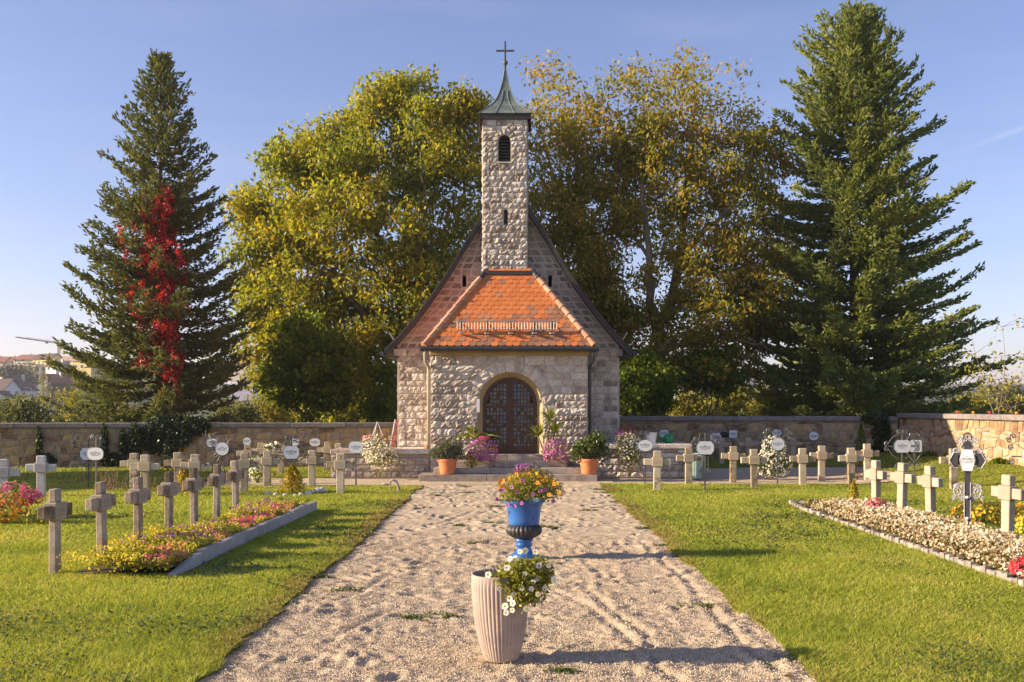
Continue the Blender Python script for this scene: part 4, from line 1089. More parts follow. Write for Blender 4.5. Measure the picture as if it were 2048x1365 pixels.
broadleaf('walnut_tree', 'broad green and gold walnut tree rising behind the wall left of the bell turret', 'tree', bw, limbs, blobs, 920, 108, .25, .13, M['walnut'], M['bark'], 101, .50, gaps=.19)
# ---- two autumn walnuts right of the turret
d = 46.5
b1 = W(1215, 838, d + 1.5); b1.z = gh(b1.x, b1.y)
limbs = [([b1] + [W(*p, d + 1.5) for p in [(1214, 720), (1205, 640), (1190, 560), (1168, 480), (1165, 400), (1150, 310), (1130, 200)]], [.30, .27, .24, .21, .17, .12, .08, .025]),
         px_limb([(1190, 560), (1140, 450), (1110, 350), (1080, 260), (1070, 180)], [.15, .11, .08, .05, .02], d + 1.5),
         px_limb([(1168, 470), (1215, 390), (1240, 300), (1235, 200)], [.12, .09, .06, .02], d + 1.5),
         px_limb([(1205, 640), (1130, 560), (1080, 520), (1040, 490)], [.12, .08, .05, .02], d + 1.5)]
blobs = [px_blob(1120, 240, 85, 90, d), px_blob(1205, 280, 85, 130, d), px_blob(1100, 400, 90, 120, d), px_blob(1190, 470, 90, 120, d), px_blob(1120, 560, 90, 110, d), px_blob(1200, 640, 70, 110, d), px_blob(1098, 150, 45, 30, d, 1500), px_blob(1245, 170, 55, 35, d, 2200), px_blob(1210, 740, 60, 60, d)]
broadleaf('walnut_tree', 'thinning bronze walnut tree directly right of the bell turret', 'tree', b1, limbs, blobs, 500, 96, .24, .115, M['autumn'], M['barkpale'], 102, .5, gaps=.24, top_sparse=(12.5, 18))
b2 = W(1318, 838, d); b2.z = gh(b2.x, b2.y)
limbs = [([b2] + [W(*p, d) for p in [(1318, 760), (1320, 690), (1312, 640)]], [.40, .36, .33, .29]),
         px_limb([(1314, 660), (1298, 600), (1300, 520), (1290, 430), (1280, 330), (1290, 220)], [.22, .2, .16, .12, .08, .025], d, [0, -.5, -1, -1, -1, -1]),
         px_limb([(1314, 660), (1345, 590), (1362, 500), (1370, 400), (1385, 290), (1390, 170)], [.24, .22, .18, .14, .1, .03], d, [0, .5, 1, 1.5, 1.5, 1]),
         px_limb([(1360, 510), (1420, 455), (1470, 410), (1500, 330), (1510, 260)], [.15, .13, .1, .06, .02], d, [1, 0, -1, -1, -1]),
         px_limb([(1318, 690), (1390, 690), (1450, 675), (1520, 690), (1570, 720)], [.13, .1, .08, .05, .03], d, [0, -1, -1.5, -1.5, -1]),
         px_limb([(1300, 520), (1255, 450), (1240, 370)], [.1, .07, .03], d, [-1, 0, 0])]
blobs = [px_blob(1390, 215, 130, 85, d), px_blob(1290, 290, 90, 120, d), px_blob(1470, 320, 95, 110, d), px_blob(1350, 400, 150, 130, d), px_blob(1480, 470, 100, 120, d), px_blob(1290, 540, 110, 110, d), px_blob(1420, 590, 140, 110, d, dy=-1),
         px_blob(1540, 300, 40, 80, d, 2500), px_blob(1375, 140, 70, 30, d, 1900), px_blob(1275, 150, 45, 30, d, 1300), px_blob(1510, 620, 80, 90, d), px_blob(1330, 680, 110, 70, d), px_blob(1450, 720, 90, 60, d, 5000), px_blob(1545, 700, 50, 90, d, 3500), px_blob(1380, 755, 80, 45, d, 3600, dy=-1), px_blob(1480, 770, 60, 40, d, 2400), px_blob(1255, 640, 60, 90, d, 4000)]
broadleaf('walnut_tree', 'large golden bronze walnut tree with forked trunk left of the tall spruce', 'tree', b2, limbs, blobs, 780, 96, .24, .115, M['autumn'], M['barkpale'], 103, .5, gaps=.25, top_sparse=(12.5, 18.5))
# ---- dark hazels and shrubs under them
def shrub(name, label, cx, cy, rx, ry, d, mat, seed, n=70, per=75, lL=.21, lW=.14, group=None, cat='shrub', clump=.32, base=None):
    b = W(cx, 838, d); b.z = gh(b.x, b.y)
    s = d / FPX; top = EYE - (cy - HOR) * s
    limbs = []
    rr_ = random.Random(seed)
    for k in range(4):
        p1 = Vector((b.x + rr_.uniform(-.25, .25) * rx * s, b.y + rr_.uniform(-.3, .3), b.z + (top - b.z) * .5)); p2 = Vector((b.x + rr_.uniform(-.6, .6) * rx * s, b.y + rr_.uniform(-.4, .4), top))
        limbs.append(([b + Vector((rr_.uniform(-.12, .12), rr_.uniform(-.12, .12), 0)), p1, p2], [.045, .03, .012]))
    return broadleaf(name, label, cat, b, limbs, [px_blob(cx, cy, rx, ry, d), px_blob(cx + rx*.4, cy + ry*.4, rx*.6, ry*.55, d), px_blob(cx - rx*.45, cy + ry*.3, rx*.6, ry*.6, d)], n, per, lL, lW, mat, M['bark'], seed, clump, group, gaps=.30 if n > 60 else 0)
shrub('hazel_bush', 'dark green hazel bush below the big walnut, reaching the wall top', 625, 730, 92, 104, 41, M['hazel'], 201, 190, 62)
shrub('hazel_bush', 'dark hazel bush beside the left wall of the chapel', 735, 765, 60, 70, 41.5, M['hazel'], 202, 100, 80)
shrub('hazel_bush', 'dark green hazel bush against the right wall of the chapel', 1290, 765, 62, 62, 43.5, M['hazel'], 203, 120, 80)
shrub('hazel_bush', 'low leafy bush under the drooping limb right of the chapel', 1420, 740, 60, 50, 45, M['hazel'], 204, 70, 70)
shrub('garden_shrub', 'pale gold shrub glimpsed between wall top and hazel beside chapel', 765, 828, 32, 20, 47, M['bushgold'], 205, 30, 60)
shrub('garden_shrub', 'gold leaved shrub above the shaded wall under the walnut trees', 1390, 820, 60, 32, 60, M['bushgold'], 206, 60, 70)
shrub('garden_shrub', 'bright yellow green shrub above the shaded wall near the tall spruce', 1460, 812, 40, 36, 62, M['bushgold'], 207, 50, 70)
shrub('garden_shrub', 'dull green shrub above the shaded wall beside the chapel corner', 1262, 815, 30, 30, 58, M['bushgrey'], 208, 40, 60)
for i, (cx, cy, rx, ry, d, mt, lb) in enumerate([(40, 828, 60, 28, 44, 'bushgrey', 'silvery green bush behind the wall at the far end below the white houses'), (130, 815, 55, 42, 52, 'bushgold', 'yellow green bush behind the wall below the block of flats'),
        (205, 822, 45, 34, 47, 'bushgrey', 'grey green bush behind the wall left of the creeper spruce'), (470, 828, 50, 26, 50, 'bushgrey', 'dusty green bush behind the wall right of the creeper spruce'), (545, 815, 40, 36, 56, 'bushgold', 'olive bush between the creeper spruce and the dark hazel'),
        (1945, 812, 60, 30, 55, 'bushgold', 'low gold bush beyond the sunlit wall'), (2030, 805, 55, 40, 52, 'bushgrey', 'tangled dry bush beyond the sunlit wall corner'), (1830, 822, 60, 26, 49, 'bushgrey', 'brown dry brush under the skirts of the tall spruce')]):
    shrub('wall_bush', lb, cx, cy, rx, ry, d, M[mt], 220 + i, 85, 60, .15, .085)
for i, (cx, cy, rx, ry, d, mt, lb) in enumerate([(690, 822, 60, 26, 58, 'bushgold', 'gold shrub behind the gap under the dark hazel left of the chapel'), (1330, 818, 55, 32, 66, 'bushgrey', 'grey green shrub behind the foot of the forked walnut'),
        (1535, 815, 60, 36, 64, 'bushgold', 'gold green shrub in the gap left of the tall spruce foot'), (1640, 820, 70, 30, 62, 'bushgrey', 'dull shrub behind the trunk of the tall spruce'), (1790, 815, 60, 34, 64, 'bushgold', 'autumn shrub right of the tall spruce trunk'), (600, 826, 55, 24, 60, 'bushgold', 'yellowing shrub behind the dark hazel foot')]):
    shrub('valley_shrub', lb, cx, cy, rx, ry, d, M[mt], 260 + i, 95, 62, .20, .11, clump=.4)
# thin bare rose briars over the sunlit wall
br = thing('briar', 'thin straggling briar with sparse leaves standing over the sunlit wall', 'shrub', (14.2, 26.8, 0))
rb = random.Random(8); paths = []; LC = []
for k in range(16):
    x0, y0 = rb.uniform(.35, 2.4), rb.uniform(1.8, 5.5)
    if k < 4: x0 = rb.uniform(.3, .9)
    h = rb.uniform(2.0, 3.0) if k > 4 else rb.uniform(3.2, 4.6); lean = rb.uniform(-1.1, .8)
    pts = [Vector((x0, y0, -.2))]
    for q in range(1, 6): pts.append(Vector((x0 + lean * (q/5)**1.4 + rb.uniform(-.08, .08), y0 + rb.uniform(-.15, .15), h * q / 5)))
    paths.append((pts, [.022, .018, .015, .011, .008, .004]))
    for q in range(3, 6):
        for _ in range(3):
            e = pts[q] + Vector((rb.uniform(-.6, .6), rb.uniform(-.4, .4), rb.uniform(-.1, .4))); paths.append(([pts[q], e], [.007, .003]))
            LC += [tuple(e + Vector((rb.gauss(0, .12), rb.gauss(0, .12), rb.gauss(0, .1)))) for _ in range(9)]
tri_tube(paths, 4).build('stems', M['barkpale'], br)
V, F = leaf_quads(np.array(LC), .13, .07, np.random.default_rng(2)); link('leaves', np_mesh('leaves', V, F, M['bushgold']), br)
for k, (x, y) in enumerate([(1945, 828), (1975, 829), (2012, 829), (2022, 829), (1930, 829)]):
    d_ = 37.5 - k * .2; p = W(x, y, d_); 
    ap = MB(); ap.lathe([(.001, 0), (.035, .008), (.048, .045), (.035, .078), (.006, .07)], 10)
    o = ap.build('apple', M['p_orange' if k % 2 else 'p_red']); o.location = (13.62 + .03 * k, 30.4 - .95 * k - (.5 if k == 3 else 0), 1.803)
    tag(o, 'small fallen ripe apple lying on the coping of the sunlit wall', 'apple', 'apples on the sunlit wall')

# ------------------------------------------------------------------ spruces
def spruce(label, base, H, prof, mat, seed, whorl=.36, zmin=.9, upturn=.22, nper=(5, 7), size=.20, skip=None, thin=0.0):
    r = np.random.default_rng(seed)
    t = thing('spruce_tree', label, 'tree', base)
    MB().tube([(0, 0, -.1), (.02, 0, H*.3), (-.03, 0, H*.6), (0, 0, H*.97)], [H*.016, H*.012, H*.007, .012], 9).build('trunk', M['bark'], t, smooth=True)
    Cs, As, Ls, Ws = [], [], [], []
    paths = []
    z = zmin
    while z < H - .15:
        f = z / H
        Rm = np.interp(f, [p[0] for p in prof], [p[1] for p in prof])
        nb = r.integers(nper[0], nper[1] + 1) + (2 if f < .35 else 0)
        a0 = r.uniform(0, 6.28)
        for k in range(nb):
            a = a0 + 6.283 * k / nb + r.normal(0, .22)
            Lb = Rm * (r.uniform(.6, .97) if r.random() < .72 else r.uniform(.97, 1.16))
            if Lb < .12: Lb = .12
            up0 = np.interp(f, [0, .35, .7, 1], [-.13, -.01, .20, .9]) + r.normal(0, .09)
            n = max(4, int(Lb / .13))
            tt = np.linspace(.06, 1, n)
            rad_ = Lb * tt; zz = z + Lb * (up0 * tt - .05 * np.sin(tt * 3.14) + upturn * tt ** 2.6)
            bend = r.normal(0, .10) * tt ** 2
            sx, sy = np.cos(a + bend) * rad_, np.sin(a + bend) * rad_
            S = np.stack([sx, sy, zz], 1)
            paths.append(([Vector((0, 0, z))] + [Vector(S[i]) for i in (n//3, 2*n//3, n-1)], [.012 + .008*Lb, .010 + .005*Lb, .010, .004]))
            T = unit(np.gradient(S, axis=0)); side = unit(np.cross(T, np.array([[0, 0, 1.0]])))
            for sgn in (-1, 1, 0):
                st = tt > (.18 if sgn else .10)
                if thin: st &= r.random(n) > thin
                tw = np.where(sgn == 0, .16, (.22 + .5 * Lb * .42 * (1 - tt) * (tt ** .5) * 1.5)) * r.uniform(.6, 1.2, n)
                tw = np.minimum(tw, 1.15)
                dirv = unit(T * .85 + side * sgn * .9 + np.stack([r.normal(0, .18, n), r.normal(0, .18, n), r.normal(.04, .2, n)], 1))
                for seg in range(5):
                    m_ = st & (tw > seg * size * .78)
                    if not m_.any(): break
                    c = S[m_] + dirv[m_] * (seg * size * .78 + size * .4) ; c[:, 2] += .10 * (seg * size) ** 1.2 - .05 * seg * r.random(m_.sum())
                    c += r.normal(0, .035, c.shape)
                    for _q in range(2):
                        cq = c + r.normal(0, .05, c.shape); Cs.append(cq); As.append(unit(dirv[m_] + T[m_] * .3 + r.normal(0, .42, c.shape) + np.array([0, 0, .12])))
        z += whorl * r.uniform(.75, 1.2) * np.interp(f, [0, .6, 1], [1.1, .95, .6])
    C = np.concatenate(Cs); A = np.concatenate(As); n = len(C)
    if skip is not None:
        k = skip(C, r); C, A = C[k], A[k]; n = len(C)
    nr = r.normal(0, 1, (n, 3)); nr[:, 2] += .5; B = unit(np.cross(nr, A))
    l = (size * r.uniform(.7, 1.35, n))[:, None] * .62; w = (size * .42 * r.uniform(.7, 1.2, n))[:, None] * .5
    V = np.stack([C - A*l*.8, C + B*w, C + A*l, C - B*w], 1).reshape(-1, 3)
    # a second, crossed spray so the twigs have body
    B2 = np.cross(A, B); V2 = np.stack([C - A*l*.8, C + B2*w, C + A*l, C - B2*w], 1).reshape(-1, 3)
    V = np.concatenate([V, V2])
    link('needles', np_mesh('needles', V, np.arange(len(V)).reshape(-1, 4), mat), t)
    tri_tube(paths, 4).build('boughs', M['bark'], t)
    print('spruce sprays', n)
    return t
dl = 38.0; bl_ = W(322, 838, dl); bl_.z = -.1
HL = (EYE + (815 - 106) / FPX * dl) + .1
spruce('dark spruce hung with red creeper behind the churchyard wall', bl_, HL, [(0, 3.6), (.12, 3.9), (.25, 3.7), (.4, 3.1), (.55, 2.65), (.7, 1.8), (.85, 1.0), (.95, .38), (1, .06)], M['sprucedark'], 301, .39, .7, .20, (5, 7), .18, thin=.16)
dr_ = 46.5; br_ = W(1708, 838, dr_); br_.z = -.1
HR = (EYE + (815 - 22) / FPX * dr_) + .1
spruce('tall dense green spruce behind the corner of the churchyard wall', br_, HR, [(0, 4.6), (.1, 5.6), (.2, 5.9), (.35, 5.3), (.5, 4.7), (.65, 3.9), (.78, 2.8), (.88, 1.9), (.96, .75), (1, .08)], M['sprucegreen'], 302, .44, 1.0, .15, (6, 8), .22, thin=.08)
# red creeper hanging in the left spruce
cp = thing('red_creeper', 'scarlet creeper hanging in strands up the middle of the dark spruce', 'climber', bl_)
rc = np.random.default_rng(44); pts = []; paths = []
for k in range(175):
    y0 = rc.uniform(365, 735); sp_ = np.interp(y0, [360, 450, 560, 680, 760], [25, 60, 70, 42, 20])
    cxp = np.interp(y0, [360, 450, 560, 700, 760], [322, 308, 300, 325, 332])
    if rc.random() < .6: cxp += np.interp(y0, [360, 560, 760], [10, 28, 15]); sp_ *= .35
    x = cxp + np.clip(rc.normal(0, .5), -1.1, 1.1) * sp_
    off = abs(x - 322) / FPX * dl
    front = -rc.uniform(.5, 2.5) * np.interp(y0, [360, 760], [.8, 1.15])
    p = W(x, y0, dl + front); p = Vector((p.x - bl_.x, front, p.z - bl_.z)); Ls = rc.uniform(.15, 1.3)
    nlf = int(14 + 64 * Ls)
    tt = rc.random(nlf)
    pts.append(np.stack([p.x + rc.normal(0, .055, nlf) + .1 * np.sin(tt * 4 + k), p.y + rc.normal(0, .08, nlf), p.z - tt * Ls + rc.normal(0, .03, nlf)], 1))
    paths.append(([p, p - Vector((0, 0, Ls))], [.008, .004]))
zt = np.linspace(1.5, 9.5, 30)
paths.append(([Vector((.08 * math.sin(z * 2), -.35, z)) for z in zt], [.02] * 30))
V, F = leaf_quads(np.concatenate(pts), .125, .105, rc, .8); link('leaves', np_mesh('leaves', V, F, M['creeper']), cp)
tri_tube(paths, 4).build('stems', M['bark'], cp)

# big tree standing out of the picture on the left: only its shade reaches the far lawn
bs = Vector((-20.6, 26.2, 0))
broadleaf('walnut_tree', 'spreading walnut tree beyond the far end of the lawn, casting shade on the grass', 'tree', bs, [([bs, bs + Vector((0, 0, 1.8)), bs + Vector((.2, .2, 4.2))], [.25, .2, .05])],
          [((-20.6, 26.4, 3.1), (2.6, 3.6, .75), 1)], 320, 100, .30, .15, M['walnut'], M['bark'], 333, .5)

# ivy on the walls
def ivy(label, wall_pts, n, seed, mat=M['ivy']):
    """wall_pts: (centre, rx, rz) patches in front of the wall face"""
    r = np.random.default_rng(seed); P_ = []; paths = []
    b = Vector((wall_pts[0][0][0], wall_pts[0][0][1], 0)); t = thing('ivy', label, 'climber', b)
    tot = sum(q[1] * q[2] for q in wall_pts)
    for c, rx, rz in wall_pts:
        k = int(n * rx * rz / tot); u = unit(r.normal(0, 1, (k, 3))) * (r.random((k, 1)) ** .45)
        P_.append(np.stack([c[0] + u[:, 0] * rx, c[1] - np.abs(r.normal(.04, .06, k)), np.maximum(.03, c[2] + u[:, 2] * rz)], 1))
        paths.append(([Vector((c[0] + .05, c[1] + .02, 0.0)), Vector((c[0], c[1], c[2] + rz * .7))], [.018, .006]))
    P_ = np.concatenate(P_); V, F = leaf_quads(P_, .11, .09, r, .8, face=(0, -1.2, 0))
    link('leaves', np_mesh('leaves', V - np.array([b.x, b.y, 0]), F, mat), t)
    o = tri_tube(paths, 4).build('stems', M['bark'], t, b)
    return t
def wl_y(x): return 32.55 + (x + 20.5) / 17.08 * 1.55 - .06        # face of the left wall
def wr_y(x): return 35.3 - (x - 3.2) / 10.18 * .8 - .07            # face of the right wall
wx = lambda px, d: (px - 1024) / FPX * d
ivy('dense dark ivy curtain spilling over the wall under the creeper spruce', [((wx(335, 33.6), wl_y(wx(335, 33.6)), 1.0), .95, .62), ((wx(400, 33.8), wl_y(wx(400, 33.8)), 1.35), .55, .35), ((wx(275, 33.4), wl_y(wx(275, 33.4)), .8), .25, .75), ((wx(350, 33.6), wl_y(wx(350, 33.6)) + .25, 1.55), 1.0, .2)], 4200, 1)
ivy('thin ivy strand climbing the brown wall behind the pale cross', [((wx(82, 33.0), wl_y(wx(82, 33)), .75), .10, .65), ((wx(95, 33.0), wl_y(wx(95, 33)), .25), .35, .22)], 700, 2)
ivy('dark ivy strip on the brown wall right of the twin iron crosses', [((wx(212, 33.2), wl_y(wx(212, 33.2)), .8), .14, .65), ((wx(225, 33.2), wl_y(wx(225, 33.2)), .25), .4, .25), ((wx(250, 33.3), wl_y(wx(250, 33.3)), .7), .16, .6)], 1100, 3)
ivy('green ivy hanging over the shaded wall under the tall spruce', [((wx(1762, 34.5), wr_y(wx(1762, 34.5)), 1.1), .34, .62), ((wx(1750, 34.5), wr_y(wx(1750, 34.5)), 1.6), .5, .22), ((wx(1758, 34.5), wr_y(wx(1758, 34.5)), .55), .4, .2)], 2000, 4)
ivy('low green weeds along the foot of the sunlit wall', [((13.2, 30.0, .5), .25, .13), ((13.2, 28.5, .5), .25, .12), ((13.15, 31.6, .5), .25, .12), ((13.25, 27.2, .5), .25, .12), ((13.2, 33.0, .5), .25, .12)], 900, 5, M['hazel'])
# ================================================================== STONE CROSSES
def proto_cross(kind, H, mat, plate):
    t = thing('stone_cross', 'x', 'grave cross', (0, 0, -50))
    zb, zt = H - .37, H - .16
    k = .80 if kind == 'old' else 1.0
    MB().box(-.086*k, .086*k, -.055*k, .055*k, -.12, zb - .001, .010).build('shaft', mat, t)
    MB().box(-.092*k, .092*k, -.056*k, .056*k, zt + .001, H, .012).build('head', mat, t)
    for s in (-1, 1):
        x0, x1 = sorted((s * .131, s * .325)); MB().box(x0, x1, -.05, .05, zb + .025, zt - .03, .010).build('arm', mat, t)
    o = MB().box(-.13, .13, -.08, .08, -.105, .105, .008).build('name_block', plate, t); o.location = (0, 0, (zb + zt) / 2)
    return t
PC = {'old': (proto_cross('old', 1.02, M['oldcross'], M['plate_old']), 1.02), 'tan': (proto_cross('tan', .94, M['tancross'], M['plate_tan']), .94), 'pale': (proto_cross('pale', 1.0, M['palecross'], M['plate_pale']), 1.0), 'granite': (proto_cross('granite', .92, M['granite'], M['plate_granite']), .92)}
used = {}
rcx = random.Random(12)
def cross(kind, px, ytop, label, rz=0.0, H=None, d=None, group=None, X=None):
    p, h0 = PC[kind]; H = H or h0; d = d or DT(ytop, H)
    o = p if not used.get(kind) else copy_tree(p); used[kind] = 1
    xw = (px - 1024) / FPX * d; o.location = (xw, d, float(lift(xw, d))); o.rotation_euler = (rcx.uniform(-.022, .022), rcx.uniform(-.022, .022), rz + rcx.uniform(-.04, .04))
    o.scale = (1, 1, H / h0); o['label'] = label
    if group: o['group'] = group
    elif 'group' in o: del o['group']
    return o
N_ = ['first', 'second', 'third', 'fourth', 'fifth', 'sixth', 'seventh']
for i, (px, yt) in enumerate([(110, 978), (205, 964), (276.5, 954.6), (337.7, 943.6), (389, 936), (433, 928.6), (472, 922)]):
    cross('old', px, yt, 'lichen stained brown stone cross beside the concrete edged bed, %s counting towards the chapel' % N_[i], R(86), group='crosses along the concrete edged bed')
gB = 'tan crosses facing the visitor left of the path'
for px, yt, lb in [(289, 909.8, 'dark streaked stone cross overlapping a paler one before the ivy wall'), (388.7, 909, 'weathered tan stone cross behind the small golden shrub'), (488, 906, 'brown streaked stone cross before the small white flower bush'), (681, 907, 'mossy brown stone cross in front of the left terrace wall end')]:
    cross('tan', px, yt, lb, R(2), .93, group=gB)
for px, yt, lb in [(267.7, 906.7, 'pale tan stone cross half hidden behind a dark streaked one'), (357, 905, 'clean tan stone cross behind and left of the golden shrub'), (535, 902, 'tan stone cross on the gravel edge right of the white flower bush'), (624, 901, 'tan stone cross on the gravel edge behind the golden conifer')]:
    cross('tan', px, yt, lb, R(1), .90, group=gB)
cross('granite', 5, 919, 'white granite cross behind the pink flower clump', R(4), .93, group='white granite crosses'); cross('granite', 82.6, 911.7, 'white granite cross standing alone in front of the thin ivy strand', R(4), .91, group='white granite crosses')
gC = 'small crosses near the brown wall'
for px, yt, lb, d in [(495, 890, 'small tan cross directly below the round white plaque on the brown wall', 29.5), (522.5, 886, 'small tan cross beside the brown wall right of the round plaque', 30.6), (562, 888, 'small tan cross left of the octagonal plaque, near the brown wall', 30.2), (654, 884, 'small tan cross near the brown wall right of the oval plaque', 31.5), (676.6, 887, 'faint tan cross close behind the left terrace wall end', 31.9)]:
    cross('tan', px, yt, lb, 0, EYE - (yt - HOR) / FPX * d, d, gC)
gD = 'tan crosses facing the visitor right of the path'
for px, yt, lb in [(1314, 902, 'mossy topped tan cross in front of the right terrace wall'), (1508.5, 899, 'tan stone cross left of the white flowering rose bush'), (1605.7, 897, 'tan stone cross right of the white flowering rose bush'), (1703, 896, 'tan cross with streaked head near the tip of the begonia bed')]:
    cross('tan', px, yt, lb, R(-2), .95, group=gD)
cross('tan', 1908, 895, 'brown tan cross half hidden behind the silver edged iron cross', R(-2), .95, 23.35, gD)
for px, yt, lb in [(1377, 896, 'tan cross in front of the pale green bin'), (1465.7, 893, 'tan cross on the gravel edge below the square plaque'), (1643, 892, 'tan cross on the gravel edge below the far round plaque'), (1735, 892, 'tan cross on the gravel edge before the small dark conifer')]:
    cross('tan', px, yt, lb, R(-2), .94, group=gD)
for i, (px, yt) in enumerate([(1752, 921), (1803.5, 926), (1862, 932), (2015, 950)]):
    lb = 'clean pale granite cross in the white begonia bed, %s from the chapel end' % N_[i] if i < 3 else 'clean pale granite cross in the begonia bed beyond the silver edged iron cross'
    cross('pale', px, yt, lb, R(-80), 1.0, group='pale crosses in the begonia bed')
for px, d, lb in [(1443, 32.0, 'shaded grey cross below the speckled octagonal plaque by the dark wall'), (1495.6, 32.4, 'shaded grey cross right of the square plaque by the dark wall'), (1526, 33.0, 'shaded grey cross directly behind the white rose bush'), (1585, 33.2, 'shaded grey cross right of the rose bush by the dark wall')]:
    cross('pale', px, 0, lb, R(8), EYE - (876 - HOR) / FPX * d - float(lift((px - 1024) / FPX * d, d)), d, 'shaded crosses by the dark wall')

# ================================================================== WROUGHT IRON CROSSES
def spiral(cx, cz, r, turns, a0, sgn, y=0.0, n=16):
    out = []
    for k in range(n + 1):
        t = k / n; rr = r * (1 - .86 * t); a = a0 + sgn * turns * 6.283 * t
        out.append((cx + rr * math.cos(a), y, cz + rr * math.sin(a)))
    return out
def ngon(shape, w, h):
    if shape == 'oct': c = .30; return [(w*(.5-c*.55), -h/2), (w/2, -h*(.5-c)), (w/2, h*(.5-c)), (w*(.5-c*.55), h/2), (-w*(.5-c*.55), h/2), (-w/2, h*(.5-c)), (-w/2, -h*(.5-c)), (-w*(.5-c*.55), -h/2)]
    if shape == 'hex': return [(w*.28, -h/2), (w/2, 0 - h*.0), (w*.28, h/2), (-w*.28, h/2), (-w/2, 0), (-w*.28, -h/2)]
    if shape == 'sq': return [(w/2, -h*.4), (w/2, h*.4), (w*.4, h/2), (-w*.4, h/2), (-w/2, h*.4), (-w/2, -h*.4), (-w*.4, -h/2), (w*.4, -h/2)]
    p = 2.6 if shape == 'stad' else 2.0
    return [(w/2 * math.copysign(abs(math.cos(a)) ** (2/p), math.cos(a)), h/2 * math.copysign(abs(math.sin(a)) ** (2/p), math.sin(a))) for a in np.linspace(0, 6.283, 25)[:-1]]
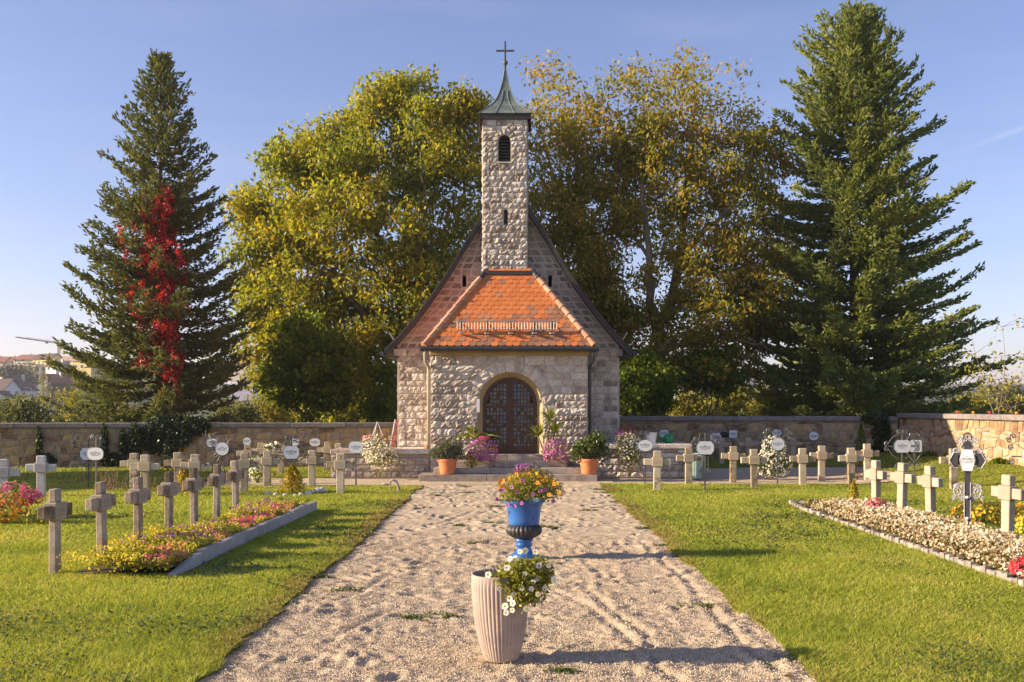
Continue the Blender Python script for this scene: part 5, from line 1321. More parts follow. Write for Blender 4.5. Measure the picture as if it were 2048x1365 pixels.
def iron_cross(label, px, d, ypl, shape, wpx, hpx, ytop, design, rz=0.0, group=None, mt='iron', dx=0.0):
    s = d / FPX
    t = thing('iron_cross', label, 'iron cross', ((px - 1024) * s, d, float(lift((px - 1024) * s, d))), rz, group)
    z0_ = t.location.z; zp, zt, w, h = EYE - (ypl - HOR) * s - z0_, EYE - (ytop - HOR) * s - z0_, wpx * s, hpx * s
    I = M[mt]
    if design in ('sun', 'rail'):
        for q in (-.045, .045): MB().tube([(q, 0, -.06), (q, 0, zt - .1), (q * .5, 0, zt - .02)], .011, 6).build('rod', I, t)
        MB().tube([(-.045, 0, zp - .34), (0, 0, zp - .40), (0, 0, .0)], .012, 5).build('post', I, t)
        MB().tube([(-.045*math.cos(a), 0, zt - .10 + .07*math.sin(a)) for a in np.linspace(0, 3.1416, 9)], .011, 6).build('finial', I, t)
    else: MB().box(-.018, .018, -.012, .012, -.06, zt).build('post', I, t)
    poly = ngon(shape, w, h)
    pl = MB().prism_y(poly, -.006, .006).build('plaque', M['plaque'], t); pl.location = (dx, -.032, zp)
    rim = MB(); rim.tube([(x*1.02, 0, z*1.02) for x, z in poly] + [(poly[0][0]*1.02, 0, poly[0][1]*1.02)], .008, 5); rm = rim.build('rim', I, pl)
    st = MB(); st.box(-.05, .05, -.026, .0, zp - .02, zp + .02); st.build('bracket', I, t)
    def bar(L_): MB().box(-L_, L_, -.009, .009, zp - .016, zp + .016).build('crossbar', I, t)
    def scroll(cx, cz, r, tn, a0, sg): MB().tube(spiral(cx, cz, r, tn, a0, sg), .014, 5).build('scroll', I, t)
    if design == 'plain': bar(w * .5 + .19)
    elif design == 'post': pass
    elif design == 'topscroll':
        for q in (-1, 1): scroll(q * .075, zt - .02, .07, 1.5, 1.57 - q * 1.57 + 3.1416, -q)
    elif design == 'scrolls':
        bar(w * .5 + .13)
        for q in (-1, 1):
            for v in (-1, 1): scroll(q * (w*.5 + .15), zp + v * .085, .07, 1.4, -v * 1.57, q * v)
            scroll(q * .10, zp - .48, .07, 1.4, 1.57, -q); scroll(q * .08, zt - .05, .06, 1.3, -1.57, q)
            MB().tube([(q*.02, 0, zp - .42), (q*.12, 0, zp - .28), (q*(w*.5 + .10), 0, zp - .12)], .014, 5).build('stay', I, t)
            MB().tube([(q*.03, 0, zt - .10), (q*.16, 0, zp + .24), (q*(w*.5 + .10), 0, zp + .11)], .014, 5).build('stay', I, t)
    elif design == 'round':
        bar(w * .5 + .14)
        for q in (-1, 1):
            for v in (-1, 1): scroll(q * (w*.5 + .17), zp + v * .07, .065, 1.4, -v * 1.57, q * v)
            scroll(q * .075, zt - .03, .07, 1.5, 1.57 - q * 1.57 + 3.1416, -q); scroll(q * .11, zp - .50, .07, 1.4, 1.57, -q)
        for a0, a1 in ((.25, 1.35), (1.8, 2.9), (3.4, 4.5), (4.95, 6.05)):
            MB().tube([((w*.5 + .13) * math.cos(a), 0, zp + (w*.5 + .10) * math.sin(a)) for a in np.linspace(a0, a1, 9)], .012, 5).build('hoop', I, t)
    elif design == 'sun':
        for k in range(22):
            a = 6.283 * k / 22
            if abs(math.cos(a)) < .16: continue
            r1 = w*.5 + (.20 if k % 2 else .13)
            MB().tube([((w*.5) * math.cos(a), 0, zp + (w*.5) * math.sin(a)), ((w*.5 + r1)*.5 * math.cos(a + .08), 0, zp + (w*.5 + r1)*.5 * math.sin(a + .08)), (r1 * math.cos(a), 0, zp + r1 * math.sin(a))], [.011, .009, .004], 4).build('ray', M['ironlight'], t)
        bar(w * .5 + .22)
    elif design == 'rail':
        for v in (.10, .17):
            MB().tube([((w*.5 + v) * math.cos(a), 0, zp + (w*.5 + v) * math.sin(a)) for a in np.linspace(.2, 2.94, 13)], .004, 4).build('hoop', I, t)
    elif design == 'lyre':
        MB().box(-.13, .13, -.008, .008, zt - .012, zt).build('top_bar', I, t)
        for q in (-1, 1):
            MB().tube([(q*.13, 0, zt - .005), (q*.13, 0, zt - .17)], .007, 5).build('drop', I, t)
            scroll(q * .20, zp + .20, .08, 1.5, -1.57, q); scroll(q * .27, zp + .11, .07, 1.4, 1.57, -q)
            MB().tube([(q*.07, 0, zp - .2), (q*.08, 0, zp - .75), (q*.13, 0, zp - .84), (q*.06, 0, zp - .90), (0, 0, zp - .90)], .008, 5).build('stay', I, t)
            scroll(q * .10, zp - .55, .05, 1.2, 1.57, q)
        bar(w * .5 + .15)
    elif design == 'clover':
        bar(w * .5 + .17)
        for q in (-1, 1):
            for (ax, az) in ((.34, .30), (.26, .38), (.30, .18), (.30, -.10)): scroll(q * ax, zp + az, .055, 1.3, rcx.uniform(0, 6), q)
            MB().tube([(q*.05, 0, zp + .12), (q*.2, 0, zp + .22), (q*.3, 0, zp + .26)], .007, 5).build('stay', I, t)
            MB().tube([(q*.05, 0, zp - .15), (q*.05, 0, zp - .55), (q*.03, 0, zp - .62)], .008, 5).build('stay', I, t)
    elif design == 'bracket':
        for q in (-1, 1):
            MB().tube([(q*.02, 0, zp + .15), (q*.14, 0, zp + .15), (q*.26, 0, zp + .02)], .009, 5).build('stay', I, t)
    elif design == 'vines':
        for k in range(14):
            a = rcx.uniform(-.4, 3.5); r1 = rcx.uniform(.22, .42)
            pts = [(w*.4*math.cos(a), 0, zp + h*.4*math.sin(a)), (r1*.7*math.cos(a + .3), -.02, zp + r1*.7*math.sin(a + .3)), (r1*math.cos(a), -.02, zp + r1*math.sin(a))]
            MB().tube(pts, [.008, .007, .004], 4).build('vine', I, t)
        for k in range(4):
            z0 = zp - h*.3 + k*h*.2; MB().tube([(-w*.4, -.05, z0), (-w*.1, -.052, z0 + .03), (w*.2, -.05, z0 - .02), (w*.42, -.05, z0 - .05)], .005, 4).build('vine', I, t)
    return t
iron_cross('thin iron cross with oval enamel plaque and two top curls left of the path', 192, 23.3, 908, 'stad', 33, 25, 874, 'topscroll', R(-4), mt='ironlight')
iron_cross('ornate scrolled iron cross standing close behind the oval plaque', 177, 24.6, 908, 'oct', 30, 24, 880, 'clover', R(8))
iron_cross('sunburst iron cross with round enamel plaque and double rod', 445, 25.3, 898, 'round', 26, 26, 871, 'sun')
iron_cross('vine covered iron cross behind the sunburst cross', 425, 28.5, 886, 'stad', 21, 17, 868, 'vines', mt='ironlight')
iron_cross('far iron post with small round plaque beside the brown wall', 494.5, 32.6, 883, 'round', 16, 16, 862, 'post')
iron_cross('scrolled iron cross with octagonal plaque rising from the golden conifer', 583, 23.7, 905, 'oct', 31, 25.5, 872, 'scrolls', R(4))
iron_cross('far iron cross with partly hidden round plaque above the octagonal one', 590, 32.3, 884, 'round', 18, 16, 868, 'clover')
iron_cross('far iron post with oval plaque near the brown wall', 630, 32.9, 885, 'stad', 21, 16, 862, 'topscroll')
iron_cross('plain iron cross with octagonal plaque before the white hanging flowers', 712, 25.7, 895, 'oct', 28, 23, 868, 'plain', mt='ironlight')
iron_cross('iron cross with oval plaque in front of the right white flower bush', 1290, 26.5, 891.5, 'round', 30, 23, 866, 'topscroll')
iron_cross('far iron cross with small octagonal plaque behind the white bucket', 1328, 34.2, 867, 'oct', 18, 14.5, 862, 'bracket')
iron_cross('lyre shaped iron cross with large octagonal plaque beside the pale green bin', 1410, 24.1, 896, 'oct', 34, 26, 866, 'lyre', mt='ironlight')
iron_cross('far iron cross with speckled octagonal plaque left of the square one', 1431, 33.0, 875, 'oct', 21, 17, 866, 'vines')
iron_cross('far iron post with square cornered plaque by the dark wall', 1466, 34.0, 868.5, 'sq', 16, 15, 852, 'post')
iron_cross('far iron post with oval plaque above the round one by the dark wall', 1553, 34.2, 866, 'round', 19, 14, 848, 'post')
iron_cross('curled iron cross with round plaque before the white rose bush', 1555, 26.5, 888.5, 'round', 26, 25, 860, 'clover', mt='ironlight')
iron_cross('far double rod iron cross with round plaque by the dark wall', 1627, 33.9, 872.5, 'round', 18.5, 17.5, 857, 'rail')
iron_cross('hooped iron cross with octagonal plaque and four side curls', 1804, 24.6, 893, 'oct', 33, 25, 862, 'round', mt='ironlight')
iron_cross('iron cross with squarish plaque just behind the hooped one', 1829, 26.4, 892.5, 'sq', 24, 24, 866, 'scrolls', dx=.02, mt='ironlight')
iron_cross('scrolled black iron cross with tall plaque near the sunlit wall', 2058, 18.6, 914, 'stad', 24, 34, 882, 'clover', R(-30))
# the tall silver edged cross in the begonia bed
d = 15.9; s = d / FPX; zz = lambda y: EYE - (y - HOR) * s
t = thing('iron_cross', 'tall black cast iron cross with silver edged tracery and hexagonal plaque', 'iron cross', ((1935 - 1024) * s, d, 0), R(-24))
B, S = M['ironblack'], M['silvertrim']
MB().box(-.045, .045, -.03, .03, -.1, zz(885)).build('post', B, t)
for q in (-1, 1): MB().tube([(q*.045, -.034, .05), (q*.045, -.034, zz(965))], .008, 4).build('edge_trim', S, t)
MB().box(-.16, .16, -.028, .028, zz(930), zz(912)).build('crossbar', B, t)
for q in (-1, 1):
    pts = [(q*.14, zz(906)), (q*.20, zz(906)), (q*.265, zz(921)), (q*.20, zz(936)), (q*.14, zz(936))]
    MB().prism_y(pts if q > 0 else pts[::-1], -.04, .04).build('arm_end', B, t)
    MB().tube([(x, -.045, z) for x, z in pts], .010, 5).build('edge_trim', S, t)
hx = [(.108, .0), (.07, .168), (-.07, .168), (-.108, 0), (-.07, -.168), (.07, -.168)]
pl = MB().prism_y(hx, -.008, .008).build('plaque', M['plaque'], t); pl.location = (0, -.062, zz(920.5))
MB().tube([(x, 0, z) for x, z in hx + hx[:1]], .012, 5).build('rim', S, pl)
sc_list = [(.10, 905, .075, 1), (.17, 913 - 10, .065, -1), (.08, 889, .06, -1), (.13, 882, .055, 1), (.05, 879, .05, 1), (.16, 985, .075, 1), (.17, 974, .05, -1), (.09, 990, .06, 1), (.07, 975, .045, -1), (.06, 999, .05, 1)]
for q in (-1, 1):
    for (x, y, r, sg) in sc_list: MB().tube(spiral(q * x, zz(y), r, 1.4, 1.57 * sg, q * sg, -.01), .013, 5).build('scroll', S, t)
    MB().tube([(q*.03, -.01, zz(868)), (q*.10, -.01, zz(878)), (q*.115, -.01, zz(889)), (q*.05, -.01, zz(897))], .011, 5).build('tracery', S, t)
    MB().tube([(q*.06, -.01, zz(966)), (q*.16, -.01, zz(969)), (q*.205, -.01, zz(980)), (q*.17, -.01, zz(994)), (q*.05, -.01, zz(1000))], .013, 5).build('tracery', S, t)
    lf = [(q*.19, zz(902)), (q*.27, zz(907)), (q*.24, zz(910)), (q*.28, zz(917)), (q*.20, zz(914))]
    MB().prism_y(lf if q < 0 else lf[::-1], -.012, .0).build('leaf_ornament', S, t)
    lf = [(q*.19, zz(990)), (q*.235, zz(993)), (q*.215, zz(1000)), (q*.235, zz(1007)), (q*.18, zz(998))]
    MB().prism_y(lf if q < 0 else lf[::-1], -.012, .0).build('leaf_ornament', S, t)
MB().tube([(.06*math.cos(a), -.01, zz(875) + .07*math.sin(a)) for a in np.linspace(-.6, 3.74, 14)], .014, 5).build('finial', B, t)
pk = [(-.10, zz(897)), (.10, zz(897)), (.03, zz(880)), (0, zz(870)), (-.03, zz(880))]
MB().prism_y(pk, -.02, .02).build('crest', B, t)
for y in (995, 1037): MB().lathe([(.001, -.03), (.035, -.02), (.042, 0), (.035, .02), (.001, .03)], 8).build('rosette', S, t).location = (0, -.035, zz(y))

# ================================================================== FLOWERS AND POTS
def petunia_mesh(name, mat, throat):
    n = 10; V = [(0, 0, -.35)]; F = []
    for k in range(n):
        a = 6.283 * k / n; V.append((.30 * math.cos(a), .30 * math.sin(a), -.02))
    for k in range(n):
        a = 6.283 * k / n; r = 1.0 if k % 2 == 0 else .86; V.append((r * math.cos(a), r * math.sin(a), .06 if k % 2 else -.04))
    F = [(0, 1 + k, 1 + (k+1) % n) for k in range(n)] + [(1+k, 1+n+k, 1+n+(k+1) % n, 1+(k+1) % n) for k in range(n)]
    me = bpy.data.meshes.new(name); me.from_pydata(V, [], F); me.materials.append(mat); me.materials.append(throat)
    for i in range(n): me.polygons[i].material_index = 1
    return me
PET = {'white': petunia_mesh('flower', M['p_white'], M['p_lime']), 'orange': petunia_mesh('flower', M['p_orange'], M['p_rust']), 'purple': petunia_mesh('flower', M['p_purple'], M['p_dark']), 'yellow': petunia_mesh('flower', M['p_yellow'], M['p_orange'])}
def put_flower(parent, kind, loc, nrm, size, rr):
    o = link('flower', PET[kind], parent, loc); q = Vector(nrm).to_track_quat('Z', 'Y'); o.rotation_euler = (q @ Vector((0, 0, 1)).to_track_quat('Z', 'Y')).to_euler() if False else q.to_euler()
    o.scale = (size,) * 3; return o
def foliage(t, blobs, n, lL, lW, mat, seed, name='foliage', shell=2.2, droop=.2):
    r = np.random.default_rng(seed); w = np.array([b[1][0]*b[1][1]*b[1][2] for b in blobs]); w = w / w.sum()
    k = r.choice(len(blobs), n, p=w); u = unit(r.normal(0, 1, (n, 3))) * (r.random((n, 1)) ** (1/shell))
    C = np.array([b[0] for b in blobs])[k] + u * np.array([b[1] for b in blobs])[k] + r.normal(0, .012, (n, 3))
    C[:, 2] = np.maximum(C[:, 2], .012)
    V, F = leaf_quads(C, lL, lW, r, droop); return link(name, np_mesh(name, V, F, mat), t)
def blossoms(t, blobs, n, size, mat, seed, zmin=-9, name='blossoms', zmax=9, front=True, up=.25):
    """small flat flower heads facing outward on the surface of the plant"""
    r = np.random.default_rng(seed); w = np.array([b[1][0]*b[1][2] for b in blobs]); w = w / w.sum()
    k = r.choice(len(blobs), n, p=w); u = r.normal(0, 1, (n, 3)); 
    if front: u[:, 1] = -np.abs(u[:, 1]) * .9 + .15
    u = unit(u); C = np.array([b[0] for b in blobs])[k] + u * np.array([b[1] for b in blobs])[k] * r.uniform(.9, 1.06, (n, 1))
    m_ = (C[:, 2] > zmin) & (C[:, 2] < zmax); C, u = C[m_], u[m_]; n = len(C)
    nr = unit(u + r.normal(0, .35, (n, 3)) + np.array([0, 0, up])); a = unit(np.cross(nr, r.normal(0, 1, (n, 3)))); b = np.cross(nr, a)
    s_ = (size * r.uniform(.7, 1.25, n))[:, None] * .5
    ring = [C + (a * math.cos(q) + b * math.sin(q)) * s_ * (1 if i % 2 else .72) for i, q in enumerate(np.linspace(0, 6.283, 9)[:-1])]
    V = np.stack(ring, 1).reshape(-1, 3)
    o = link(name, np_mesh(name, V, np.arange(8 * n).reshape(-1, 8), mat), t); o['kind'] = 'stuff'; return o
def stems(t, n, r0, h, mat=M['bark'], seed=1, base=0.0, rad=.006):
    rr = random.Random(seed); mb = MB()
    for _ in range(n):
        a = rr.uniform(0, 6.28); q = rr.uniform(.2, 1) * r0
        mb.tube([(q*.2*math.cos(a), q*.2*math.sin(a), base), (q*.6*math.cos(a), q*.6*math.sin(a), base + h*.6), (q*math.cos(a), q*math.sin(a), base + h)], [rad, rad*.8, rad*.4], 4)
    return mb.build('stems', mat, t)
# ---- ribbed planter and its white petunias
pp = G(1003, 1316)
t = thing('ribbed_planter', 'tall beige ribbed planter leaning slightly on the gravel', 'planter', (pp.x, pp.y, -.015)); t.rotation_euler = (0, R(-1.2), .2)
prof = [(.118, 0), (.136, .012), (.152, .06), (.172, .13), (.196, .24), (.213, .36), (.222, .48), (.227, .60), (.226, .69), (.219, .694), (.212, .685), (.206, .55), (.18, .52), (.01, .52)]
MB().lathe(prof, 168, flute=lambda q, z: .032 * (abs(math.sin(q * 21)) - .6) if z < .688 else 0).build('pot', M['beigepot'], t, smooth=False)
MB().lathe([(.01, .585), (.2, .575), (.205, .56)], 24, cap=False).build('soil', M['soil'], t)
t2 = thing('petunia_plant', 'white flowered petunia spilling out of the beige ribbed planter', 'plant', (pp.x, pp.y, 0))
Wl = lambda x, y, dd: tuple(W(x, y, dd) - Vector((pp.x, pp.y, 0)))
blobs = [(Wl(1042, 1150, 7.85), (.20, .20, .13)), (Wl(1075, 1150, 7.85), (.14, .17, .14)), (Wl(1035, 1190, 7.72), (.13, .10, .12)), (Wl(1010, 1160, 7.78), (.10, .12, .08)), (Wl(1065, 1185, 7.75), (.12, .11, .10))]
foliage(t2, blobs, 3000, .055, .018, M['petleaf'], 5); stems(t2, 30, .16, .12, M['petleaf'], 3, .57, .004)
rr = random.Random(31)
for (x, y) in [(1042,1104),(1052,1102),(1070,1104),(1018,1118),(1030,1118),(1015,1136),(1098,1132),(1077,1132),(1049,1148),(977,1150),(993,1165),(1068,1164),(1076,1158),(1090,1178),(1043,1177),(1077,1189),(1028,1190),(1018,1198),(1027,1207),(1008,1213),(1025,1221),(1054,1218),(1000,1178),(1063,1178),(1012,1226),(1110,1160)]:
    put_flower(t2, 'white', Wl(x + rr.uniform(-2, 2), y, 7.60 + (1225 - y) * .0012 + rr.uniform(-.03, .03)), (rr.uniform(-.8, .5), -1, rr.uniform(-.1, .6)), rr.uniform(.021, .031), rr)
# ---- blue urn
pu = G(1048, 1114)
t = thing('blue_urn', 'blue glazed urn with dark ribbed belly standing on the gravel', 'urn', (pu.x, pu.y, -.012))
MB().lathe([(.17, 0), (.17, .05), (.14, .065), (.115, .085), (.095, .13), (.105, .165), (.118, .18), (.10, .195), (.115, .225), (.128, .25), (.10, .26)], 36).build('foot', M['urnblue'], t, smooth=True)
gad = [(.10, .255), (.17, .285), (.222, .325), (.236, .365), (.232, .40), (.205, .435), (.19, .445)]
MB().lathe(gad, 144, flute=lambda q, z: .075 * (abs(math.sin(q * 12)) - .55)).build('ribbed_belly', M['darkmetal'], t, smooth=True)
MB().lathe([(.19, .44), (.205, .46), (.212, .52), (.22, .60), (.232, .68), (.262, .735), (.285, .75), (.285, .765), (.262, .765), (.225, .72), (.01, .70)], 40).build('bowl', M['urnblue'], t, smooth=True)
t2 = thing('petunia_plant', 'orange and purple petunias filling the blue urn', 'plant', (pu.x, pu.y, 0))
Wl = lambda x, y, dd: tuple(W(x, y, dd) - Vector((pu.x, pu.y, 0)))
blobs = [(Wl(1060, 965, 13.25), (.36, .32, .20)), (Wl(1025, 985, 13.2), (.22, .24, .15)), (Wl(1100, 980, 13.2), (.20, .22, .16)), (Wl(1058, 985, 13.1), (.30, .2, .13))]
foliage(t2, blobs, 4200, .048, .018, M['petleaf'], 6); stems(t2, 30, .3, .2, M['petleaf'], 3, .72, .004)
foliage(t2, [(Wl(1045, 938, 13.3), (.13, .1, .07))], 160, .04, .03, M['p_violet'], 8, 'lilac_sprays')
rr = random.Random(6)
for k in range(46):
    x = rr.uniform(995, 1118); y = 945 + ((x - 1058) / 70) ** 2 * 22 + abs(rr.gauss(0, 9)); put_flower(t2, 'orange' if rr.random() < .72 else 'yellow', Wl(x, y, 13.02 + (975 - y) * .004), (rr.uniform(-.8, .5), -.8, rr.uniform(0, .9)), rr.uniform(.019, .030), rr)
for (x, y) in [(1001,981),(1035,984),(1065,989),(1081,982),(1091,980),(1045,961),(1023,975),(1043,1007),(1015,1011),(1029,1013),(1106,1003),(994,999),(1006,980)]:
    put_flower(t2, 'purple', Wl(x, y, 12.88), (rr.uniform(-.5, .2), -1, rr.uniform(-.1, .3)), .028, rr)
for (x, y) in [(1108,968),(1075,966),(1098,990),(1118,985)]: put_flower(t2, 'orange', Wl(x, y, 12.92), (-.3, -1, .1), .031, rr)

# ---- terracotta pots on the lowest step
def terracotta(label, X, Y, plant_label, leaf, blobs, n, lL, lW, seed):
    t = thing('terracotta_pot', label, 'flower pot', (X, Y, .166))
    MB().lathe([(.19, 0), (.205, .02), (.245, .33), (.247, .345), (.272, .35), (.277, .42), (.262, .425), (.245, .40), (.02, .39)], 32).build('pot', M['terracotta'], t, smooth=False)
    p = thing('pot_shrub', plant_label, 'plant', (X, Y, .166))
    foliage(p, blobs, n, lL, lW, M[leaf], seed, shell=3); stems(p, 14, .3, .4, M['bark'], seed, .39, .012)
    return p
terracotta('terracotta pot on the left end of the lowest step', -1.77, 27.3, 'grey green oleander in the left terracotta pot', 'greyleaf', [((-.05, 0, .62), (.46, .35, .22)), ((.1, 0, .78), (.36, .3, .20)), ((-.3, -.05, .55), (.22, .2, .14)), ((.35, -.05, .52), (.2, .2, .14))], 1300, .15, .028, 1)
p = terracotta('terracotta pot on the right end of the lowest step', 2.11, 27.3, 'bushy round leaved shrub in the right terracotta pot', 'potleaf', [((.0, 0, .72), (.40, .34, .30)), ((.22, 0, .95), (.28, .25, .26)), ((-.30, 0, .60), (.28, .25, .26)), ((.38, -.05, .62), (.2, .2, .28))], 1700, .085, .06, 2)
blossoms(p, [((.35, -.2, .35), (.14, .1, .15))], 30, .045, M['p_white'], 3)
# ---- trailing petunia cushions, palm and dracaena by the door
def cushion(label, X, Y, Z, blobs, cols, seed, nleaf=900, lL=.045, lW=.03, leaf='petleaf', cat='plant', name='petunia_cushion'):
    t = thing(name, label, cat, (X, Y, Z)); foliage(t, blobs, nleaf, lL, lW, M[leaf], seed)
    stems(t, 12, .12, .2, M['petleaf'], seed)
    for i, (m_, n, s_) in enumerate(cols): blossoms(t, blobs, n, s_, M[m_], seed * 10 + i, .02)
    return t
cushion('purple petunia cushion left of the chapel door', -.82, 27.72, .495, [((0, 0, .30), (.42, .36, .34)), ((.18, -.1, .12), (.28, .25, .18)), ((-.2, -.1, .15), (.25, .25, .18))], [('p_purple', 560, .055), ('p_pink', 90, .055), ('p_violet', 120, .05)], 41)
cushion('hot pink blooms on top of the left petunia cushion', -.78, 27.75, 1.08, [((0, 0, .06), (.16, .14, .06))], [('p_hotpink', 60, .06)], 47, 120)
cushion('purple petunia cushion right of the chapel door', 1.22, 27.72, .495, [((0, 0, .30), (.36, .33, .33)), ((.0, -.1, .12), (.36, .28, .2))], [('p_purple', 430, .055), ('p_pink', 130, .05)], 42)
cushion('yellow green trailing plant beside the left petunia cushion', -1.12, 27.55, .33, [((0, 0, .22), (.20, .2, .22))], [('p_lime', 110, .045)], 43, 420)
def blade_plant(label, X, Y, Z, heads, cat, n, L_, w_, seed, arch, mat, feather=False):
    t = thing('door_plant', label, cat, (X, Y, Z)); rr = random.Random(seed); mb = MB()
    for (hx_, hz) in heads:
        MB().tube([(0, 0, 0), (hx_*.6, 0, hz*.6), (hx_, 0, hz)], [.03, .025, .02], 6).build('stem', M['barkpale'], t)
        for k in range(n):
            a = rr.uniform(0, 6.28); el = rr.uniform(.45 if feather else .05, 1.35); l = L_ * rr.uniform(.75, 1.15); pts = []
            for q in range(6):
                s_ = q / 5; pts.append(Vector((hx_ + math.cos(a)*math.cos(el)*l*s_, math.sin(a)*math.cos(el)*l*s_, hz + l*(math.sin(el)*s_ - arch*s_*s_))))
            sd = Vector((-math.sin(a), math.cos(a), 0))
            if not feather:
                for q in range(5):
                    w0, w1 = w_*math.sin(3.0*(q/5*.9+.07)), w_*math.sin(3.0*((q+1)/5*.9+.07))
                    mb.add([pts[q]-sd*w0, pts[q]+sd*w0, pts[q+1]+sd*w1, pts[q+1]-sd*w1], [(0,1,2,3)])
            else:
                mb.tube(pts, .006, 4)
                for q in range(6, 30):
                    s_ = q / 29; i0 = min(4, int(s_*5)); p = pts[i0].lerp(pts[i0+1], s_*5 - i0)
                    for sg in (-1, 1):
                        tip = p + (sd*sg*.75 + (pts[i0+1]-pts[i0]).normalized()*.7 + Vector((0,0,-.25 + rr.uniform(-.1,.1)))).normalized() * .22 * (1.05 - .55*s_)
                        md = p.lerp(tip, .5); ww = Vector((0, 0, .010)); mb.add([p, md+ww, tip, md-ww], [(0,1,2,3)])
    mb.build('fronds', M[mat], t); return t
blade_plant('feathery young palm left of the chapel door', -1.05, 27.95, .495, [(0, .60)], 'plant', 12, .82, .02, 5, .50, 'palmleaf', True)
blade_plant('spiky dracaena right of the chapel door', .98, 27.9, .495, [(.08, 1.18), (-.25, .70), (.22, .78)], 'plant', 52, .46, .030, 6, .22, 'palmleaf')

# ---- white flower balls
cushion('big ball of trailing white flowers on the left terrace wall', -3.77, 28.2, 0.02, [((0, 0, .78), (.52, .38, .34)), ((.1, -.05, .52), (.46, .34, .30)), ((-.15, 0, .95), (.35, .3, .2))], [('p_white', 640, .055)], 51, 1500, .06, .03, 'petleaf', 'plant', 'flower_ball')
cushion('pink geraniums above the left ball of white flowers', -3.77, 28.4, .95, [((0, 0, .18), (.48, .25, .13))], [('p_pink', 60, .07), ('p_white', 40, .05)], 52, 260, .06, .05, 'petleaf', 'plant', 'geranium')
tr = thing('wire_hanger', 'white wire hanger forming a peak above the left flower ball', 'hanger', (-3.83, 28.35, .8))
for (x, y) in ((-.22, 0), (.22, 0), (-.16, .1)): MB().tube([(x*1.3, y, .0), (x*.4, y*.4, .55), (0, 0, .79)], .010, 5).build('wire', M['palecloth'], tr)
rr = random.Random(3)
for k, (x, lean, mt) in enumerate([(-3.40, .16, 'palecloth'), (-3.36, .2, 'redpaint'), (-3.31, .13, 'redpaint')]):
    o = MB().tube([(0, 0, 0), (lean, .0, .85)], .016, 6).build('marker_pole', M[mt]); o.location = (x - .13, 28.75 + k*.03, .80)
    tag(o, ['pale marker pole leaning on the chapel corner beside two red ones', 'longer leaning red marker pole at the chapel corner', 'steeper red marker pole nearest the chapel corner'][k], 'pole')
o = MB().lathe([(.09, 0), (.085, .015), (.015, .16), (.001, .165)], 12).build('garden_cone', M['orangeplastic']); o.location = (-2.45, 28.7, .80); tag(o, 'small orange cone on the terrace wall beside the downpipe', 'cone')
cushion('white flowering bush on the right terrace wall', 3.32, 28.2, .05, [((0, 0, .80), (.40, .34, .42)), ((.05, -.05, .5), (.36, .3, .3)), ((-.15, 0, 1.0), (.3, .25, .22))], [('p_white', 430, .055), ('p_cream', 60, .05)], 53, 1600, .07, .04, 'petleaf', 'plant', 'flower_ball')
cushion('magenta geranium above the white bush on the right terrace wall', 3.28, 28.7, .95, [((0, 0, .32), (.30, .2, .16))], [('p_hotpink', 55, .085)], 54, 200, .07, .06, 'bronzeleaf', 'plant', 'geranium')
cushion('white rose bush on the gravel before the dark wall', 7.35, 28.0, 0, [((0, 0, .42), (.52, .42, .40)), ((0, 0, .85), (.36, .3, .35))], [('p_white', 420, .065), ('p_cream', 80, .06)], 55, 1500, .065, .045, 'potleaf', 'shrub', 'rose_bush')
cushion('small white flowered bush among the crosses left of the path', -6.75, 26.4, 0, [((0, 0, .28), (.22, .2, .28)), ((0, 0, .62), (.22, .18, .10))], [('p_white', 170, .06)], 56, 500, .06, .04, 'hazel', 'shrub', 'rose_bush')
cushion('cream lilies behind the small white flowered bush', -6.9, 28.9, 0, [((0, 0, .85), (.32, .2, .14))], [('p_white', 45, .09)], 57, 220, .09, .03, 'potleaf', 'plant', 'lily_clump')
# golden dwarf conifers and shrubs
def conifer(label, px, d, w, h, mat, seed, n=1100, cat='shrub', lL=.07, lW=.03):
    t = thing('dwarf_conifer', label, cat, ((px - 1024)/FPX*d, d, 0))
    r = np.random.default_rng(seed); zq = r.random(n) ** .8; a = r.uniform(0, 6.28, n); rad_ = w * (1 - zq ** 1.25) ** .8 * (r.random(n) ** .4) * (.85 + .25*np.sin(a*5 + zq*9))
    C = np.stack([np.cos(a)*rad_, np.sin(a)*rad_, .02 + zq*h], 1); V, F = leaf_quads(C, lL, lW, r, -.5)
    link('foliage', np_mesh('foliage', V, F, mat), t); MB().tube([(0, 0, -.02), (0, 0, h*.8)], [.025, .006], 5).build('stem', M['bark'], t); return t
conifer('golden conifer at the foot of the octagonal plaque', 585, 23.2, .36, .66, M['goldconifer'], 1, 1900)
conifer('golden shrub among the tan crosses left of the path', 368, 23.0, .26, .72, M['goldconifer'], 2, 1300)
conifer('tiny golden conifer at the tip of the begonia bed', 1708, 20.6, .13, .48, M['goldconifer'], 3, 420)
conifer('dark green cone shaped conifer by the shaded wall', 1722, 33.6, .34, 1.45, M['hazel'], 4, 1500)
conifer('blue grey upright conifer by the ivy wall', 336, 31.5, .30, .95, M['ivy'], 5, 1200)
